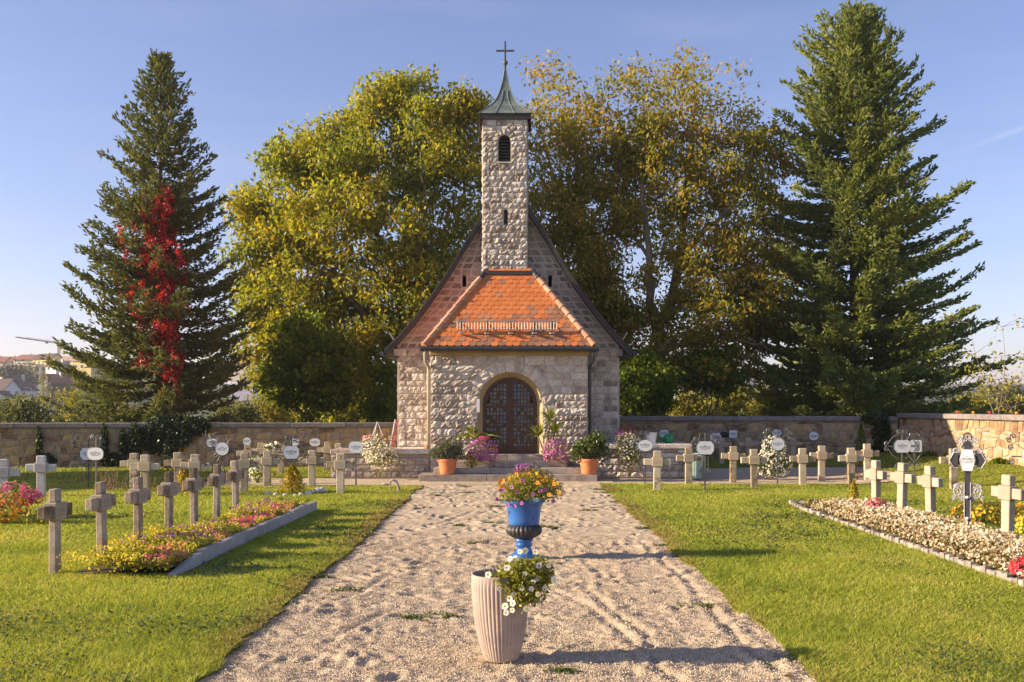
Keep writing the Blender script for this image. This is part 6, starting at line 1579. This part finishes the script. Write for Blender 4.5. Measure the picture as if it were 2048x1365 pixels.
# rocks round the golden conifer
for k, (px, py, s_) in enumerate([(536, 989, .10), (552, 990, .08), (570, 991, .07), (603, 990, .08), (616, 988, .10), (628, 986, .11), (640, 984, .16), (590, 992, .06)]):
    p = G(px, py); mb = MB(); rk = random.Random(k)
    V = []; F = []
    for j in range(4):
        for i in range(7):
            a, b = 6.283*i/7, -.3 + j*.6; q = rk.uniform(.8, 1.15); V.append((q*math.cos(a)*math.cos(b)*s_, .7*q*math.sin(a)*math.cos(b)*s_, max(-.02, q*math.sin(b)*s_*.7)))
    for j in range(3):
        for i in range(7): F.append((j*7+i, j*7+(i+1) % 7, (j+1)*7+(i+1) % 7, (j+1)*7+i))
    F.append(tuple(range(21, 28))); mb.add(V, F); o = mb.build('edging_rock', M['rock']); o.location = (p.x, p.y, .0)
    tag(o, 'small pale rock edging the golden conifer under the octagonal plaque', 'rock', 'rocks edging the golden conifer')
# bent grey standpipe on the lawn corner
p = G(797, 982); t = thing('bent_pipe', 'bent grey pipe rising from the lawn corner before the terrace wall', 'pipe', (p.x, p.y, 0))
MB().tube([(0, 0, -.05), (.0, 0, .10)], .036, 8).build('socket', M['greypipe'], t)
MB().tube([(.0, 0, .08), (-.01, 0, .14), (-.05, 0, .22), (-.12, 0, .26), (-.18, 0, .25)], .026, 8).build('pipe', M['greypipe'], t, smooth=True)
MB().tube([(-.17, .02, .26), (-.20, .02, .17), (-.27, 0, .155), (-.40, 0, .17)], [.022, .02, .02, .03], 7).build('tap', M['greypipe'], t, smooth=True)
# bin, bucket, watering can
t = thing('garden_bin', 'pale green plastic bin behind a tan cross right of the terrace wall', 'bin', (5.15, 28.1, 0))
MB().lathe([(.20, -.02), (.21, .0), (.26, .66), (.28, .67), (.28, .70), (.25, .70), (.235, .6), (.02, .58)], 24).build('bin_body', M['tealplastic'], t)
for a in np.linspace(0, 6.28, 13)[:-1]: MB().tube([(.212*math.cos(a), .212*math.sin(a), .02), (.258*math.cos(a), .258*math.sin(a), .62)], .008, 4).build('rib', M['tealplastic'], t)
t = thing('bucket', 'white patterned bucket on the right terrace wall', 'bucket', (4.02, 28.75, .95)); MB().lathe([(.13, 0), (.165, .30), (.172, .30), (.172, .32), (.155, .32), (.12, .03), (.01, .03)], 20).build('bucket_body', M['palecloth'], t)
t = thing('watering_can', 'green plastic watering can behind the white bucket', 'watering can', (4.55, 28.95, .96))
MB().lathe([(.11, 0), (.13, .03), (.13, .20), (.10, .24), (.05, .25), (.045, .27)], 18).build('can_body', M['greenplastic'], t, smooth=True)
MB().tube([(-.10, 0, .05), (-.24, 0, .13), (-.36, 0, .25)], [.035, .025, .02], 8).build('spout', M['greenplastic'], t); MB().tube([(.04, 0, .26), (.14, 0, .27), (.18, 0, .18), (.13, 0, .09)], .014, 6).build('handle', M['greenplastic'], t)
MB().lathe([(.02, -.02), (.055, .0), (.055, .012), (.0, .014)], 12).build('rose', M['greenplastic'], t).location = (-.37, 0, .25)
t = thing('dark_bag', 'dark blue bag lying on the coping of the shaded wall', 'bag', (7.45, wr_y(7.45) - .06, 1.05))
mb = MB(); mb.lathe([(.02, -.12), (.16, -.10), (.19, -.02), (.15, .07), (.03, .10)], 14); o = mb.build('bag_body', M['bluedark'], t, smooth=True); o.scale = (1.1, .55, .8); MB().tube([(-.04, 0, .07), (-.03, .05, .42), (0, .1, .50)], .008, 4).build('strap', M['bluedark'], t)
t['label'] = 'dark bag hanging on the face of the shaded wall'

# ================================================================== FLOWER BEDS
def bed_cloud(name, label, pts_fn, n, L_, w_, mat, seed, cat='flowers', h=.0, droop=0):
    r = np.random.default_rng(seed); C = pts_fn(r, n); V, F = leaf_quads(C, L_, w_, r, droop); o = link(name, np_mesh(name, V, F, mat)); return tag(o, label, cat, kind='stuff')
# left: concrete edged bed
KA, KB = Vector((-4.02, 11.75, 0)), Vector((-3.82, 19.3, 0))
t = thing('flower_bed', 'long flower bed with concrete edging along the weathered crosses', 'flower bed', (KA.x, KA.y, 0))
n = 8
for k in range(n):
    a, b = KA + (KB - KA) * (k / n), KA + (KB - KA) * ((k + 1) / n); q = (b - a).normalized(); s_ = Vector((q.y, -q.x, 0)) * .045
    z = .17 + random.uniform(-.012, .012) + .03 * (k / n); dz = random.uniform(-.02, .02); e = q * .006
    P4 = [a + e - s_, a + e + s_, b - e + s_, b - e - s_]; mb = MB()
    zl = [0.03, .03, z + dz, z + dz] if k == 0 else [z, z, z + dz, z + dz]
    mb.add([(p.x, p.y, -.06) for p in P4] + [(p.x, p.y, zz_) for p, zz_ in zip(P4, zl)], [(3,2,1,0), (4,5,6,7), (0,1,5,4), (1,2,6,5), (2,3,7,6), (3,0,4,7)])
    mb.build('kerb_slab', M['concrete'], t, (KA.x, KA.y, 0))
sl_ = MB()
for k in range(24):
    y0, y1 = 11.85 + k*.31, 11.85 + (k+1)*.31
    f0, f1 = KA.x - .04 + (KB.x-KA.x)*(y0-KA.y)/7.55, KA.x - .04 + (KB.x-KA.x)*(y1-KA.y)/7.55
    sl_.add([(-5.3, y0, .006), (-4.7, y0, .05), (f0, y0, .10), (f1, y1, .10), (-4.7, y1, .05), (-5.3, y1, .006)], [(0,1,4,5), (1,2,3,4)])
sl_.build('soil', M['soil'], t, (KA.x, KA.y, 0))
def lb(r, n, x0=-4.95, x1=-4.05, y0=11.7, y1=19.2, h=.16, base=.05, mask=None):
    x = r.uniform(x0, x1, n); y = r.uniform(y0, y1, n); x = x + (y - 11.7) * .022
    hh = (.45 + 1.2 * fbm(x * 2.2, y * 2.2, 3, 77)) * h; k = np.ones(n, bool) if mask is None else mask(x, y)
    return np.stack([x, y, base + hh * r.random(n) ** .5], 1)[k]
bed_cloud('bedding_foliage', 'lime green bedding foliage filling the concrete edged bed', lb, 15000, .055, .034, M['petleaf'], 1, 'foliage')
bed_cloud('lime_bedding', 'yellow green blooms massed in the concrete edged bed', lambda r, n: lb(r, n, h=.19, base=.07, mask=lambda x, y: fbm(x*1.4, y*1.1, 2, 5) > .42), 13000, .036, .032, M['p_lime'], 2)
bed_cloud('yellow_bedding', 'yellow blooms at the open end of the concrete edged bed', lambda r, n: lb(r, n, -5.3, -4.35, 11.5, 14.5, .2, .06), 1100, .036, .034, M['p_yellow'], 3)
bed_cloud('rose_bedding', 'rose pink blooms along the concrete edging', lambda r, n: lb(r, n, -4.5, -4.03, 11.6, 18.5, .18, .10, lambda x, y: fbm(x*2, y*1.3, 2, 9) > .44), 2000, .036, .034, M['p_rose'], 4)
bed_cloud('violet_bedding', 'violet blooms scattered through the concrete edged bed', lambda r, n: lb(r, n, -4.95, -4.05, 12.5, 19, .2, .10, lambda x, y: fbm(x*1.6, y*1.2, 2, 19) > .58), 1500, .042, .04, M['p_violet'], 5)
bed_cloud('pink_bedding', 'hot pink blooms near the far end of the concrete edging', lambda r, n: lb(r, n, -4.35, -4.03, 15.0, 17.2, .16, .14), 120, .055, .05, M['p_hotpink'], 6)
for k in range(5): 
    pass
# right: begonia bed with a rim of small stones
EP = [(5.78, 20.6), (5.66, 19.6), (5.68, 17), (5.70, 14), (5.72, 11), (5.74, 9.0)]
t = thing('flower_bed', 'long begonia bed edged with small rough stones along the pale crosses', 'flower bed', (5.7, 20.5, 0))
def along(EP, step, seed):
    rr = random.Random(seed); out = []
    for (a, b) in zip(EP[:-1], EP[1:]):
        L_ = math.dist(a, b); n = max(1, int(L_ / step))
        for k in range(n): out.append((a[0] + (b[0]-a[0])*k/n, a[1] + (b[1]-a[1])*k/n, math.atan2(b[1]-a[1], b[0]-a[0])))
    return out
sm_ = []
for k in range(6):
    mb = MB(); rr = random.Random(k); h = rr.uniform(.05, .075)
    top = [(-.062+rr.uniform(-.008,.008), -.035), (.062+rr.uniform(-.008,.008), -.035), (.058, .035), (-.058, .035)]
    mb.add([(x*1.05, y*1.1, -.03) for x, y in top] + [(x*.95, y*.95, h*rr.uniform(.8, 1.1)) for x, y in top] + [(rr.uniform(-.02,.02), 0, h*1.12)], [(3,2,1,0), (0,1,5,4), (1,2,6,5), (2,3,7,6), (3,0,4,7), (4,5,8), (5,6,8), (6,7,8), (7,4,8)])
    me = bpy.data.meshes.new('edging_stone'); me.from_pydata(mb.v, [], mb.f); me.materials.append(M['edgestone']); sm_.append(me)
for i, (x, y, a) in enumerate(along(EP, .125, 4) + along([(5.85, 20.62), (6.9, 20.5)], .15, 5)):
    o = link('edging_stone', sm_[i % 6], t, (x - 5.7 + random.uniform(-.012, .012), y - 20.5, 0)); o.rotation_euler = (0, 0, a + random.uniform(-.12, .12)); o.scale = (1, 1, random.uniform(.8, 1.25))
MB().add([(5.74, 9.0, .012), (7.3, 9.0, .012), (7.15, 20.5, .012), (5.72, 20.5, .012)], [(0,1,2,3)]).build('soil', M['soil'], t, (5.7, 20.5, 0))
def rb_(r, n, x0=5.80, x1=7.12, y0=9.2, y1=19.4, h=.18, base=.02):
    x = r.uniform(x0, x1, n); y = r.uniform(y0, y1, n); x = x - np.clip(y - 17, 0, 9)*0
    hh = (.55 + .6 * fbm(x * 2.5, y * 2.5, 3, 71)) * h * np.clip((x - x0 + .05) / .25, .25, 1)
    return np.stack([x, y, base + hh * r.random(n) ** .45], 1)
bed_cloud('begonia_foliage', 'bronze and green begonia leaves filling the stone edged bed', rb_, 15000, .055, .042, M['bronzeleaf'], 11, 'foliage')
bed_cloud('white_begonias', 'cream white begonia blooms massed in the stone edged bed', lambda r, n: rb_(r, n, h=.20, base=.05), 11000, .040, .034, M['p_cream'], 12)
bed_cloud('white_begonia_tips', 'bright white begonia blooms topping the stone edged bed', lambda r, n: rb_(r, n, h=.21, base=.07), 1900, .040, .036, M['p_white'], 13)
cushion('pink begonia among the white ones near the chapel end of the bed', 6.62, 18.1, 0.0, [((0, 0, .24), (.17, .17, .12))], [('p_rose', 160, .045)], 61, 160, .05, .04, 'bronzeleaf', 'plant', 'begonia')
cushion('red begonia at the front edge of the stone edged bed', 5.98, 11.55, 0.0, [((0, 0, .14), (.20, .18, .14))], [('p_red', 260, .045), ('p_rose', 60, .04)], 62, 220, .05, .04, 'bronzeleaf', 'plant', 'begonia')
cushion('bronze fern like tuft in the tip of the stone edged bed', 6.02, 19.7, 0.0, [((0, 0, .08), (.26, .2, .10))], [('p_rust', 30, .03)], 63, 300, .06, .03, 'bronzeleaf', 'plant', 'begonia')
# marigolds at the right, pink and orange clump at the left
for k, (x, y, w, h) in enumerate([(8.15, 17.2, .55, .36), (8.75, 16.3, .5, .34), (8.35, 15.6, .55, .30), (9.2, 17.4, .5, .34), (9.3, 16.0, .5, .3)]):
    cushion(['golden marigold clump behind the silver edged iron cross', 'golden marigold clump beyond the last pale cross', 'yellow marigold clump low on the lawn before the golden ones', 'tall golden marigold clump at the back of the group', 'yellow marigold clump at the outer end of the group'][k], x, y, 0, [((0, 0, h*.45), (w, w*.8, h*.6))], [('p_yellow', 240, .05), ('p_rust' if k != 2 else 'p_lime', 200, .045)], 70 + k, 700, .06, .025, 'petleaf', 'plant', 'marigold')
gl = G(15, 1045)
cushion('hot pink phlox clump beside the white granite crosses', -8.95, 17.9, 0, [((0, 0, .45), (.45, .35, .22)), ((.28, 0, .38), (.25, .2, .14))], [('p_hotpink', 150, .07), ('p_pink', 90, .065)], 81, 700, .07, .03, 'petleaf', 'plant', 'phlox')
cushion('orange rust flower clump in front of the pink phlox', -8.75, 17.2, 0, [((0, 0, .28), (.40, .35, .26)), ((-.4, 0, .25), (.3, .3, .24))], [('p_orange', 220, .05), ('p_rust', 260, .05), ('p_yellow', 60, .04)], 82, 800, .06, .025, 'bronzeleaf', 'plant', 'marigold')
cushion('yellow green low clump trailing from the orange flowers', -8.1, 17.1, 0, [((0, 0, .12), (.35, .25, .15))], [('p_lime', 160, .04)], 83, 500, .06, .02, 'petleaf', 'plant', 'marigold')
# dry grasses by the twin iron crosses
for k, (x, y) in enumerate([(-9.6, 23.8), (-8.9, 24.1), (9.6, 27.6)]):
    t = thing('dry_tuft', ['straw coloured dry stalks at the foot of the twin iron crosses', 'dry brown plant tangle between the twin iron crosses and the tan crosses', 'dry stalk tuft beside the shaded crosses on the gravel'][k], 'plant', (x, y, 0)); mb = MB(); rr = random.Random(k)
    for _ in range(40): 
        a = rr.uniform(0, 6.28); l = rr.uniform(.2, .6) * (1 if k != 1 else .6); q = rr.uniform(.1, .5); c = Vector((rr.gauss(0, .16 + .25*(k == 1)), rr.gauss(0, .1), 0)); mb.tube([c, c + Vector((math.cos(a)*q*l*.4, math.sin(a)*q*l*.4, l*.6)), c + Vector((math.cos(a)*q*l, math.sin(a)*q*l, l))], [.006, .004, .002], 3)
    mb.build('stalks', M['deadleaf'], t)
# weeds on the path and dead leaves on the lawn
rr = random.Random(77)
for k, (px, py, s_) in enumerate([(690,1178,.10),(600,1186,.07),(920,1050,.07),(985,1045,.08),(935,985,.09),(990,1012,.10),(1085,1052,.10),(1110,1055,.06),(830,1232,.07),(870,1228,.06),(905,1232,.05),(1125,1340,.07),(1215,985,.16),(1195,978,.14),(1240,1003,.12),(1290,1055,.09),(955,1085,.07),(870,990,.10),(925,972,.11),(560,1170,.1),(640,1152,.09),(1330,1090,.08),(1010,1000,.12),(1180,1020,.09),(470,1245,.12),(1610,1320,.16),(1400,1210,.1),(540,1205,.14)]):
    p = G(px, py); r = np.random.default_rng(k); n = int(110 + 600*s_)
    C = np.stack([np.clip(r.normal(0, s_, n), -2*s_, 2*s_), np.clip(r.normal(0, s_*.5, n), -s_, s_), np.abs(r.normal(.0, .014, n))], 1); V, F = leaf_quads(C, .05, .016, r, -.6)
    tag(link('weed_tuft', np_mesh('weed_tuft', V, F, M['potleaf']), None, (p.x, p.y, -.02)), 'low green weed tuft growing in the gravel path', 'weed', 'weeds in the gravel path')
for k, (px, py, s_) in enumerate([(1553,1187,.11),(1290,1007,.07),(1333,1006,.06),(1330,1037,.06),(1422,1039,.06),(1660,1095,.06),(1720,1110,.05),(1857,1132,.07),(1560,1225,.06),(1535,1020,.06),(505,1073,.07),(1640,1222,.05),(1425,1275,.05),(1580,1365,.1),(1620,1145,.05),(1700,1300,.06),(850,1243,.09),(1420,978,.07)]):
    p = G(px, py); a = rr.uniform(0, 6.28); c_, s2 = math.cos(a), math.sin(a); V = []
    for (x, y, z) in [(-1, 0, .1), (-.3, .55, .35), (.6, .4, .2), (1.1, 0, .45), (.5, -.45, .3), (-.4, -.5, .5), (0, 0, .05)]: V.append(((x*c_-y*s2)*s_*.6, (x*s2+y*c_)*s_*.6, .035 + z*s_*.5))
    o = MB().add(V, [(0,1,6), (1,2,6), (2,3,6), (3,4,6), (4,5,6), (5,0,6)]).build('fallen_leaf', M['deadleaf']); o.location = (p.x, p.y, 0 if px not in (850,) else -.04)
    tag(o, 'dry brown fallen leaf lying on the grass', 'leaf', 'fallen leaves on the lawn')
# ================================================================== VILLAGE ON THE HILL
M['roofred'] = plain('roofred', (.28,.10,.06), .85, 0, .2, .6); M['roofbrown'] = plain('roofbrown', (.085,.055,.045), .85, 0, .2, .6); M['roofpale'] = plain('roofpale', (.42,.28,.2), .85, 0, .15, .6)
M['yellowwall'] = plain('yellowwall', (.65,.50,.18), .9, 0, .06, .5); M['creamwall'] = plain('creamwall', (.66,.58,.46), .9, 0, .06, .5); M['darkwood'] = plain('darkwood', (.07,.045,.035), .8, 0, .2, .6)
M['asphalt'] = plain('asphalt', (.20,.19,.19), .9, 0, .2, .4); M['solar'] = plain('solar', (.30,.28,.34), .35, 0, .1, .5)
def house(label, px, pyb, d, w, l, h, rh, wall, roof, rz, rows, cols, balcony=False, chimney=True, over=.5, dormer=False):
    b = W(px, pyb, d); b.z -= 0
    t = thing('house', label, 'house', b, rz)
    MB().box(-w/2, w/2, -l/2, l/2, -5, h).prism_y([(-w/2, h), (w/2, h), (0, h + rh)], -l/2, l/2).build('wall', M[wall], t)
    rf = MB()
    for s in (-1, 1):
        rf.add([(s*(w/2 + over), -l/2 - over, h - over*2*rh/w), (s*(w/2 + over), l/2 + over, h - over*2*rh/w), (0, l/2 + over, h + rh + .05), (0, -l/2 - over, h + rh + .05), (s*(w/2 + over), -l/2 - over, h - over*2*rh/w + .3), (s*(w/2 + over), l/2 + over, h - over*2*rh/w + .3), (0, l/2 + over, h + rh + .4), (0, -l/2 - over, h + rh + .4)],
               [(0,1,2,3), (4,5,6,7), (0,1,5,4), (1,2,6,5), (2,3,7,6), (3,0,4,7)])
    rf = rf.build('roof', M[roof], t)
    if chimney: MB().box(w*.12, w*.12 + .8, l*.1, l*.1 + .8, h + rh*.4, h + rh + 1.0).build('chimney', M['creamwall'], rf)
    for face in ('front', 'left'):
        span = w if face == 'front' else l
        for r_ in range(rows):
            for c_ in range(cols):
                u = -span/2 + span*(c_ + .5)/cols; z = 1.0 + r_*2.8
                if z + 1.4 > h + (rh*.3 if face == 'front' else 0): continue
                def bx(g, e):
                    if face == 'front': return MB().box(u - .6 - g, u + .6 + g, -l/2 - e, -l/2 - e + .06, z - g, z + 1.3 + g)
                    return MB().box(-w/2 - e, -w/2 - e + .06, u - .6 - g, u + .6 + g, z - g, z + 1.3 + g)
                wd = bx(0, .08).build('window', M['winglass'], t); bx(.12, .04).build('frame', M['whitewall'], wd)
    if balcony:
        for r_ in range(1, rows): MB().box(-w*.45, w*.1, -l/2 - 1.4, -l/2, r_*2.8 - .1, r_*2.8 + .9).build('balcony', M['creamwall'], t)
    if dormer:
        for q in (-.25, .0, .25): MB().box(w*.1 if False else -w*.38, -w*.12, q*l - .8, q*l + .8, h + rh*.25, h + rh*.55).build('dormer', M['whitewall'], rf)
    return t
house('white gabled house with brown roof at the foot of the village hill', 33, 797, 330, 9.0, 13, 3.0, 3.9, 'whitewall', 'roofbrown', R(6), 1, 3)
house('white house wing with a low brown roof beside the gabled house', 4, 797, 322, 6.5, 9, 2.9, 3.0, 'whitewall', 'roofbrown', R(70), 1, 2)
house('small white garage house at the edge of the village street', 2, 808, 290, 4.5, 8, 2.2, 1.3, 'whitewall', 'roofbrown', R(10), 1, 1, chimney=False)
house('white block of flats with balconies on the village hill', 88, 762, 400, 6.5, 7, 5.0, 1.2, 'whitewall', 'roofpale', R(20), 3, 3, True)
house('white gable ended flats beside the balcony block', 117, 760, 395, 5.5, 7, 5.4, 1.6, 'whitewall', 'roofpale', R(-25), 3, 2)
house('yellow gabled house with long dark roof on the hilltop', 97, 733, 470, 8.0, 12, 3.2, 2.4, 'yellowwall', 'roofbrown', R(62), 1, 4, dormer=False)
house('cream house with red hipped roof on the hilltop beside the yellow one', 62, 730, 490, 12, 10, 2.2, 2.4, 'creamwall', 'roofred', R(80), 1, 3)
house('low cream house with dark red roof on the hilltop', 32, 731, 500, 9, 9, 1.6, 2.3, 'creamwall', 'roofred', R(88), 1, 3)
house('red roofed hilltop house at the far end of the village', 3, 732, 500, 9, 9, 1.8, 2.4, 'creamwall', 'roofred', R(85), 1, 2)
house('dark timber chalet with red gable below the flats', 112, 778, 350, 5.5, 8, 2.4, 2.4, 'darkwood', 'roofred', R(-28), 1, 1)
house('cream house with pale red roof half behind the spruce', 150, 733, 460, 9, 9, 2.5, 1.8, 'creamwall', 'roofpale', R(78), 1, 3)
house('yellow house half hidden by the spruce boughs', 178, 742, 420, 9, 9, 4.0, 1.5, 'yellowwall', 'roofpale', R(75), 1, 3)
house('cream house with pink roof seen right of the creeper spruce', 492, 742, 440, 13, 10, 3.5, 3.0, 'creamwall', 'roofred', R(84), 1, 3)
house('low house with solar panel roof between spruce and hazel', 497, 806, 210, 3.6, 6, .8, 1.7, 'roofpale', 'solar', R(80), 1, 1, chimney=False)
house('far white house glimpsed under the walnut limbs', 1372, 792, 420, 8, 8, 3.0, 2.0, 'whitewall', 'roofbrown', R(10), 1, 2)
house('far red roofed house glimpsed above the shaded wall', 1374, 820, 170, 2.6, 4, .5, .7, 'creamwall', 'roofred', R(80), 1, 1, chimney=False)
# street patch and a parked car
tag(MB().add([tuple(W(-60, 810, 285)), tuple(W(60, 810, 285)), tuple(W(58, 799, 318)), tuple(W(14, 800.5, 318))], [(0,1,2,3)]).build('street', M['asphalt']), kind='structure')
cb = W(10, 809, 284); t = thing('parked_car', 'dark parked car on the village street', 'car', cb, R(4))
MB().prism_y([(-2, .35), (2, .35), (2.05, .75), (1.3, .95), (.8, 1.42), (-.9, 1.45), (-1.6, .95), (-2.05, .8)], -.85, .85).build('body', M['bluedark'], t)
MB().prism_y([(1.15, .96), (.72, 1.36), (-.85, 1.38), (-1.4, .96)], -.865, -.852).build('window', M['winglass'], t)
for x in (-1.3, 1.3):
    wv = MB(); wv.tube([(x, -.9, .33), (x, -.6, .33)], .33, 12); wv.build('wheel', M['roofmetal'], t)
# street lamp
lp = W(63, 800, 300); t = thing('street_lamp', 'slim street lamp beside the white gabled house', 'street lamp', lp)
MB().tube([(0, 0, -2), (0, 0, 3.4), (-1.4, 0, 3.6)], .07, 5).build('mast', M['galv'], t); MB().box(-1.9, -1.3, -.12, .12, 3.52, 3.66).build('lamp_head', M['galv'], t)
# tower crane
dC = 500; sC = dC / FPX; c0 = W(118, 716, dC); t = thing('tower_crane', 'tower crane with raised jib above the hilltop houses', 'crane', c0)
mast_h = (716 - 688) * sC
mb = MB()
for q in (-.5, .5):
    for v in (-.5, .5): mb.tube([(q, v, -3), (q, v, mast_h)], .16, 4)
for k in range(9):
    z0 = mast_h * k / 9; mb.tube([(-.5, -.5, z0), (.5, -.5, z0 + mast_h/9)], .09, 3); mb.tube([(.5, -.5, z0), (-.5, -.5, z0 + mast_h/9)], .09, 3)
mb.build('mast', M['roofpale'], t)
jl, jz = (118 - 31) * sC, (688 - 675) * sC; mb = MB()
for q, dz in ((-.3, 0), (.3, 0), (0, .7)): mb.tube([(0, q, mast_h + dz), (-jl, q*.5, mast_h + jz + dz*.3)], .17, 4)
for k in range(24):
    f0, f1 = k/24, (k+1)/24; mb.tube([(-jl*f0, -.3, mast_h + jz*f0), (-jl*f1, 0, mast_h + jz*f1 + .7 - .5*f1)], .07, 3)
mb.build('jib', M['darkmetal'], t)
MB().tube([(0, 0, mast_h), (1.3, 0, mast_h + 2.0)], .16, 4).build('tower_head', M['roofpale'], t); MB().tube([(1.3, 0, mast_h + 2.0), (-6, 0, mast_h + 2.4), (-jl*.75, 0, mast_h + jz*.8 + .6)], .05, 3).build('pendant_line', M['darkmetal'], t)
MB().tube([(1.3, 0, mast_h + 2.0), (1.6, 0, -1)], .05, 3).build('back_line', M['darkmetal'], t); MB().box(-6.6, -5.6, -.4, .4, mast_h + .1, mast_h + 1.2).build('trolley', M['darkmetal'], t)
# trees on the hill and in the valley
def far_tree(label, px, pyc, rx, ry, d, mat, seed, n=900, conifer=False, size=None, group=None):
    s = d / FPX; c = W(px, pyc, d); gz_ = min(gh(c.x, c.y), c.z - ry*s*.9); t = thing('far_tree', label, 'tree', (c.x, c.y, gz_), 0, group); r = np.random.default_rng(seed)
    H = c.z - gz_
    MB().tube([(0, 0, -.5), (0, 0, H)], [.25, .12], 5).build('trunk', M['bark'], t)
    if conifer:
        zq = r.random(n) ** .8; a = r.uniform(0, 6.28, n); q = rx*s * (1 - zq) ** .9 * r.random(n) ** .4 * (.7 + .5*(np.sin(zq*40) > 0))
        C = np.stack([np.cos(a)*q, np.sin(a)*q, H - ry*s + zq*2*ry*s], 1)
    else:
        nc = 26; cc = unit(r.normal(0, 1, (nc, 3))) * (r.random((nc, 1)) ** .5) * np.array([rx*s, rx*s, ry*s]) * .85 + np.array([0, 0, H]); k = r.integers(0, nc, n)
        C = cc[k] + r.normal(0, .24, (n, 3)) * np.array([rx*s, rx*s, ry*s])
    V, F = leaf_quads(C, size or max(.35, rx*s*.17), (size or max(.35, rx*s*.17))*.6, r); link('crown', np_mesh('crown', V, F, mat), t); return t
F1, F2, F3 = M['bushfar'], M['bushgrey'], M['hazel']
for i, (lb_, px, py, rx, ry, d, mt, con) in enumerate([
    ('broad dark tree behind the white gabled house', 25, 748, 36, 22, 360, F1, 0), ('shaded round tree above the white gabled house roof', 55, 765, 28, 22, 355, F1, 0), ('tall grey green tree left of the balcony flats', 58, 742, 16, 20, 375, F2, 0),
    ('dark conifer in front of the balcony flats', 86, 765, 13, 32, 340, F3, 1), ('dark pointed conifer right of the balcony flats', 98, 775, 12, 26, 345, F1, 1), ('slim cypress beside the crane', 128, 722, 4, 12, 470, F1, 1), ('twin slim conifer right of the crane', 144, 722, 4, 8, 470, F1, 1),
    ('grey green tree below the cream house behind the spruce', 150, 752, 18, 18, 410, F2, 0), ('round tree between the hilltop houses and the spruce', 165, 765, 20, 20, 380, F1, 0), ('hillside tree behind the spruce skirts', 205, 770, 24, 24, 340, F1, 0),
    ('blue grey tree between spruce and walnut', 510, 765, 24, 26, 330, F1, 0), ('pale tree over the pink roofed house', 535, 760, 18, 24, 320, F2, 0), ('low tree at the village street corner', 78, 800, 16, 12, 280, F2, 0), ('garden bush tree before the white gabled house', 36, 799, 12, 8, 300, F2, 0), ('clipped conifer beside the white gabled house', 48, 793, 4, 9, 318, F1, 1), ('dark tree before the small garage house', 20, 795, 5, 8, 300, F1, 1),
    ('hilltop tree beside the crane foot', 135, 736, 12, 8, 465, F1, 0), ('far valley tree behind the shaded wall', 1400, 800, 40, 22, 190, F2, 0), ('far valley tree between the walnut trunks', 1440, 790, 34, 26, 210, F2, 0), ('dull valley tree behind the chapel corner', 1255, 795, 26, 26, 160, F2, 0), ('valley tree beyond the tall spruce foot', 1600, 800, 60, 24, 170, F2, 0), ('valley tree beyond the sunlit wall', 1920, 806, 36, 12, 260, F1, 0)]):
    far_tree(lb_, px, py, rx, ry, d, mt, 400 + i, 1100 if rx > 10 else 350, con)
# the wooded ridges far away
def wood(name, label, x0, x1, ymid, spread, n, hmin, hmax, seed):
    r = np.random.default_rng(seed); x = r.uniform(x0, x1, n); y = ymid + r.uniform(-1, 1, n) * spread; z = ground_height(x, y); h = r.uniform(hmin, hmax, n); w = h * r.uniform(.25, .4, n)
    ring = np.array([[math.cos(a), math.sin(a)] for a in np.linspace(0, 6.283, 6)[:-1]])
    P_ = [np.stack([x, y, z + h], 1)] + [np.stack([x + w*q[0]*r.uniform(.7, 1.2, n), y + w*q[1], z + h*r.uniform(.3, .55, n)], 1) for q in ring] + [np.stack([x + w*q[0]*.7, y + w*q[1]*.7, z - 1 + 0*h], 1) for q in ring]
    V = np.stack(P_, 1).reshape(-1, 3); f = np.array([[0, 1+k, 1+(k+1) % 5] for k in range(5)] + [[1+k, 6+k, 6+(k+1) % 5] for k in range(5)] + [[1+k, 6+(k+1) % 5, 1+(k+1) % 5] for k in range(5)])
    F = (f[None] + (np.arange(n)*11)[:, None, None]).reshape(-1, 3)
    tag(link(name, np_mesh(name, V, F, M['bushfar'])), label, 'wood', kind='stuff')
wood('far_wood', 'distant wooded ridge fading in haze on the horizon', -300, 1500, 1450, 170, 4200, 12, 22, 1)
wood('hill_wood', 'wooded slope around the village on the hill', -420, -60, 430, 60, 260, 3, 5, 2)
# pale air over the valley
M['haze'] = bpy.data.materials.new('haze'); M['haze'].use_nodes = True
nt = M['haze'].node_tree; nt.nodes.clear(); o_ = nt.nodes.new('ShaderNodeOutputMaterial'); v_ = nt.nodes.new('ShaderNodeVolumePrincipled')
v_.inputs['Color'].default_value = (.84, .82, .88, 1); v_.inputs['Density'].default_value = .00030; v_.inputs['Anisotropy'].default_value = .3
nt.links.new(v_.outputs[0], o_.inputs['Volume'])
if True:
    tag(MB().box(-2600, 2600, -60, 2600, -12, 78).build('haze', M['haze']), 'thin pale autumn haze lying over the valley', 'haze', kind='stuff')
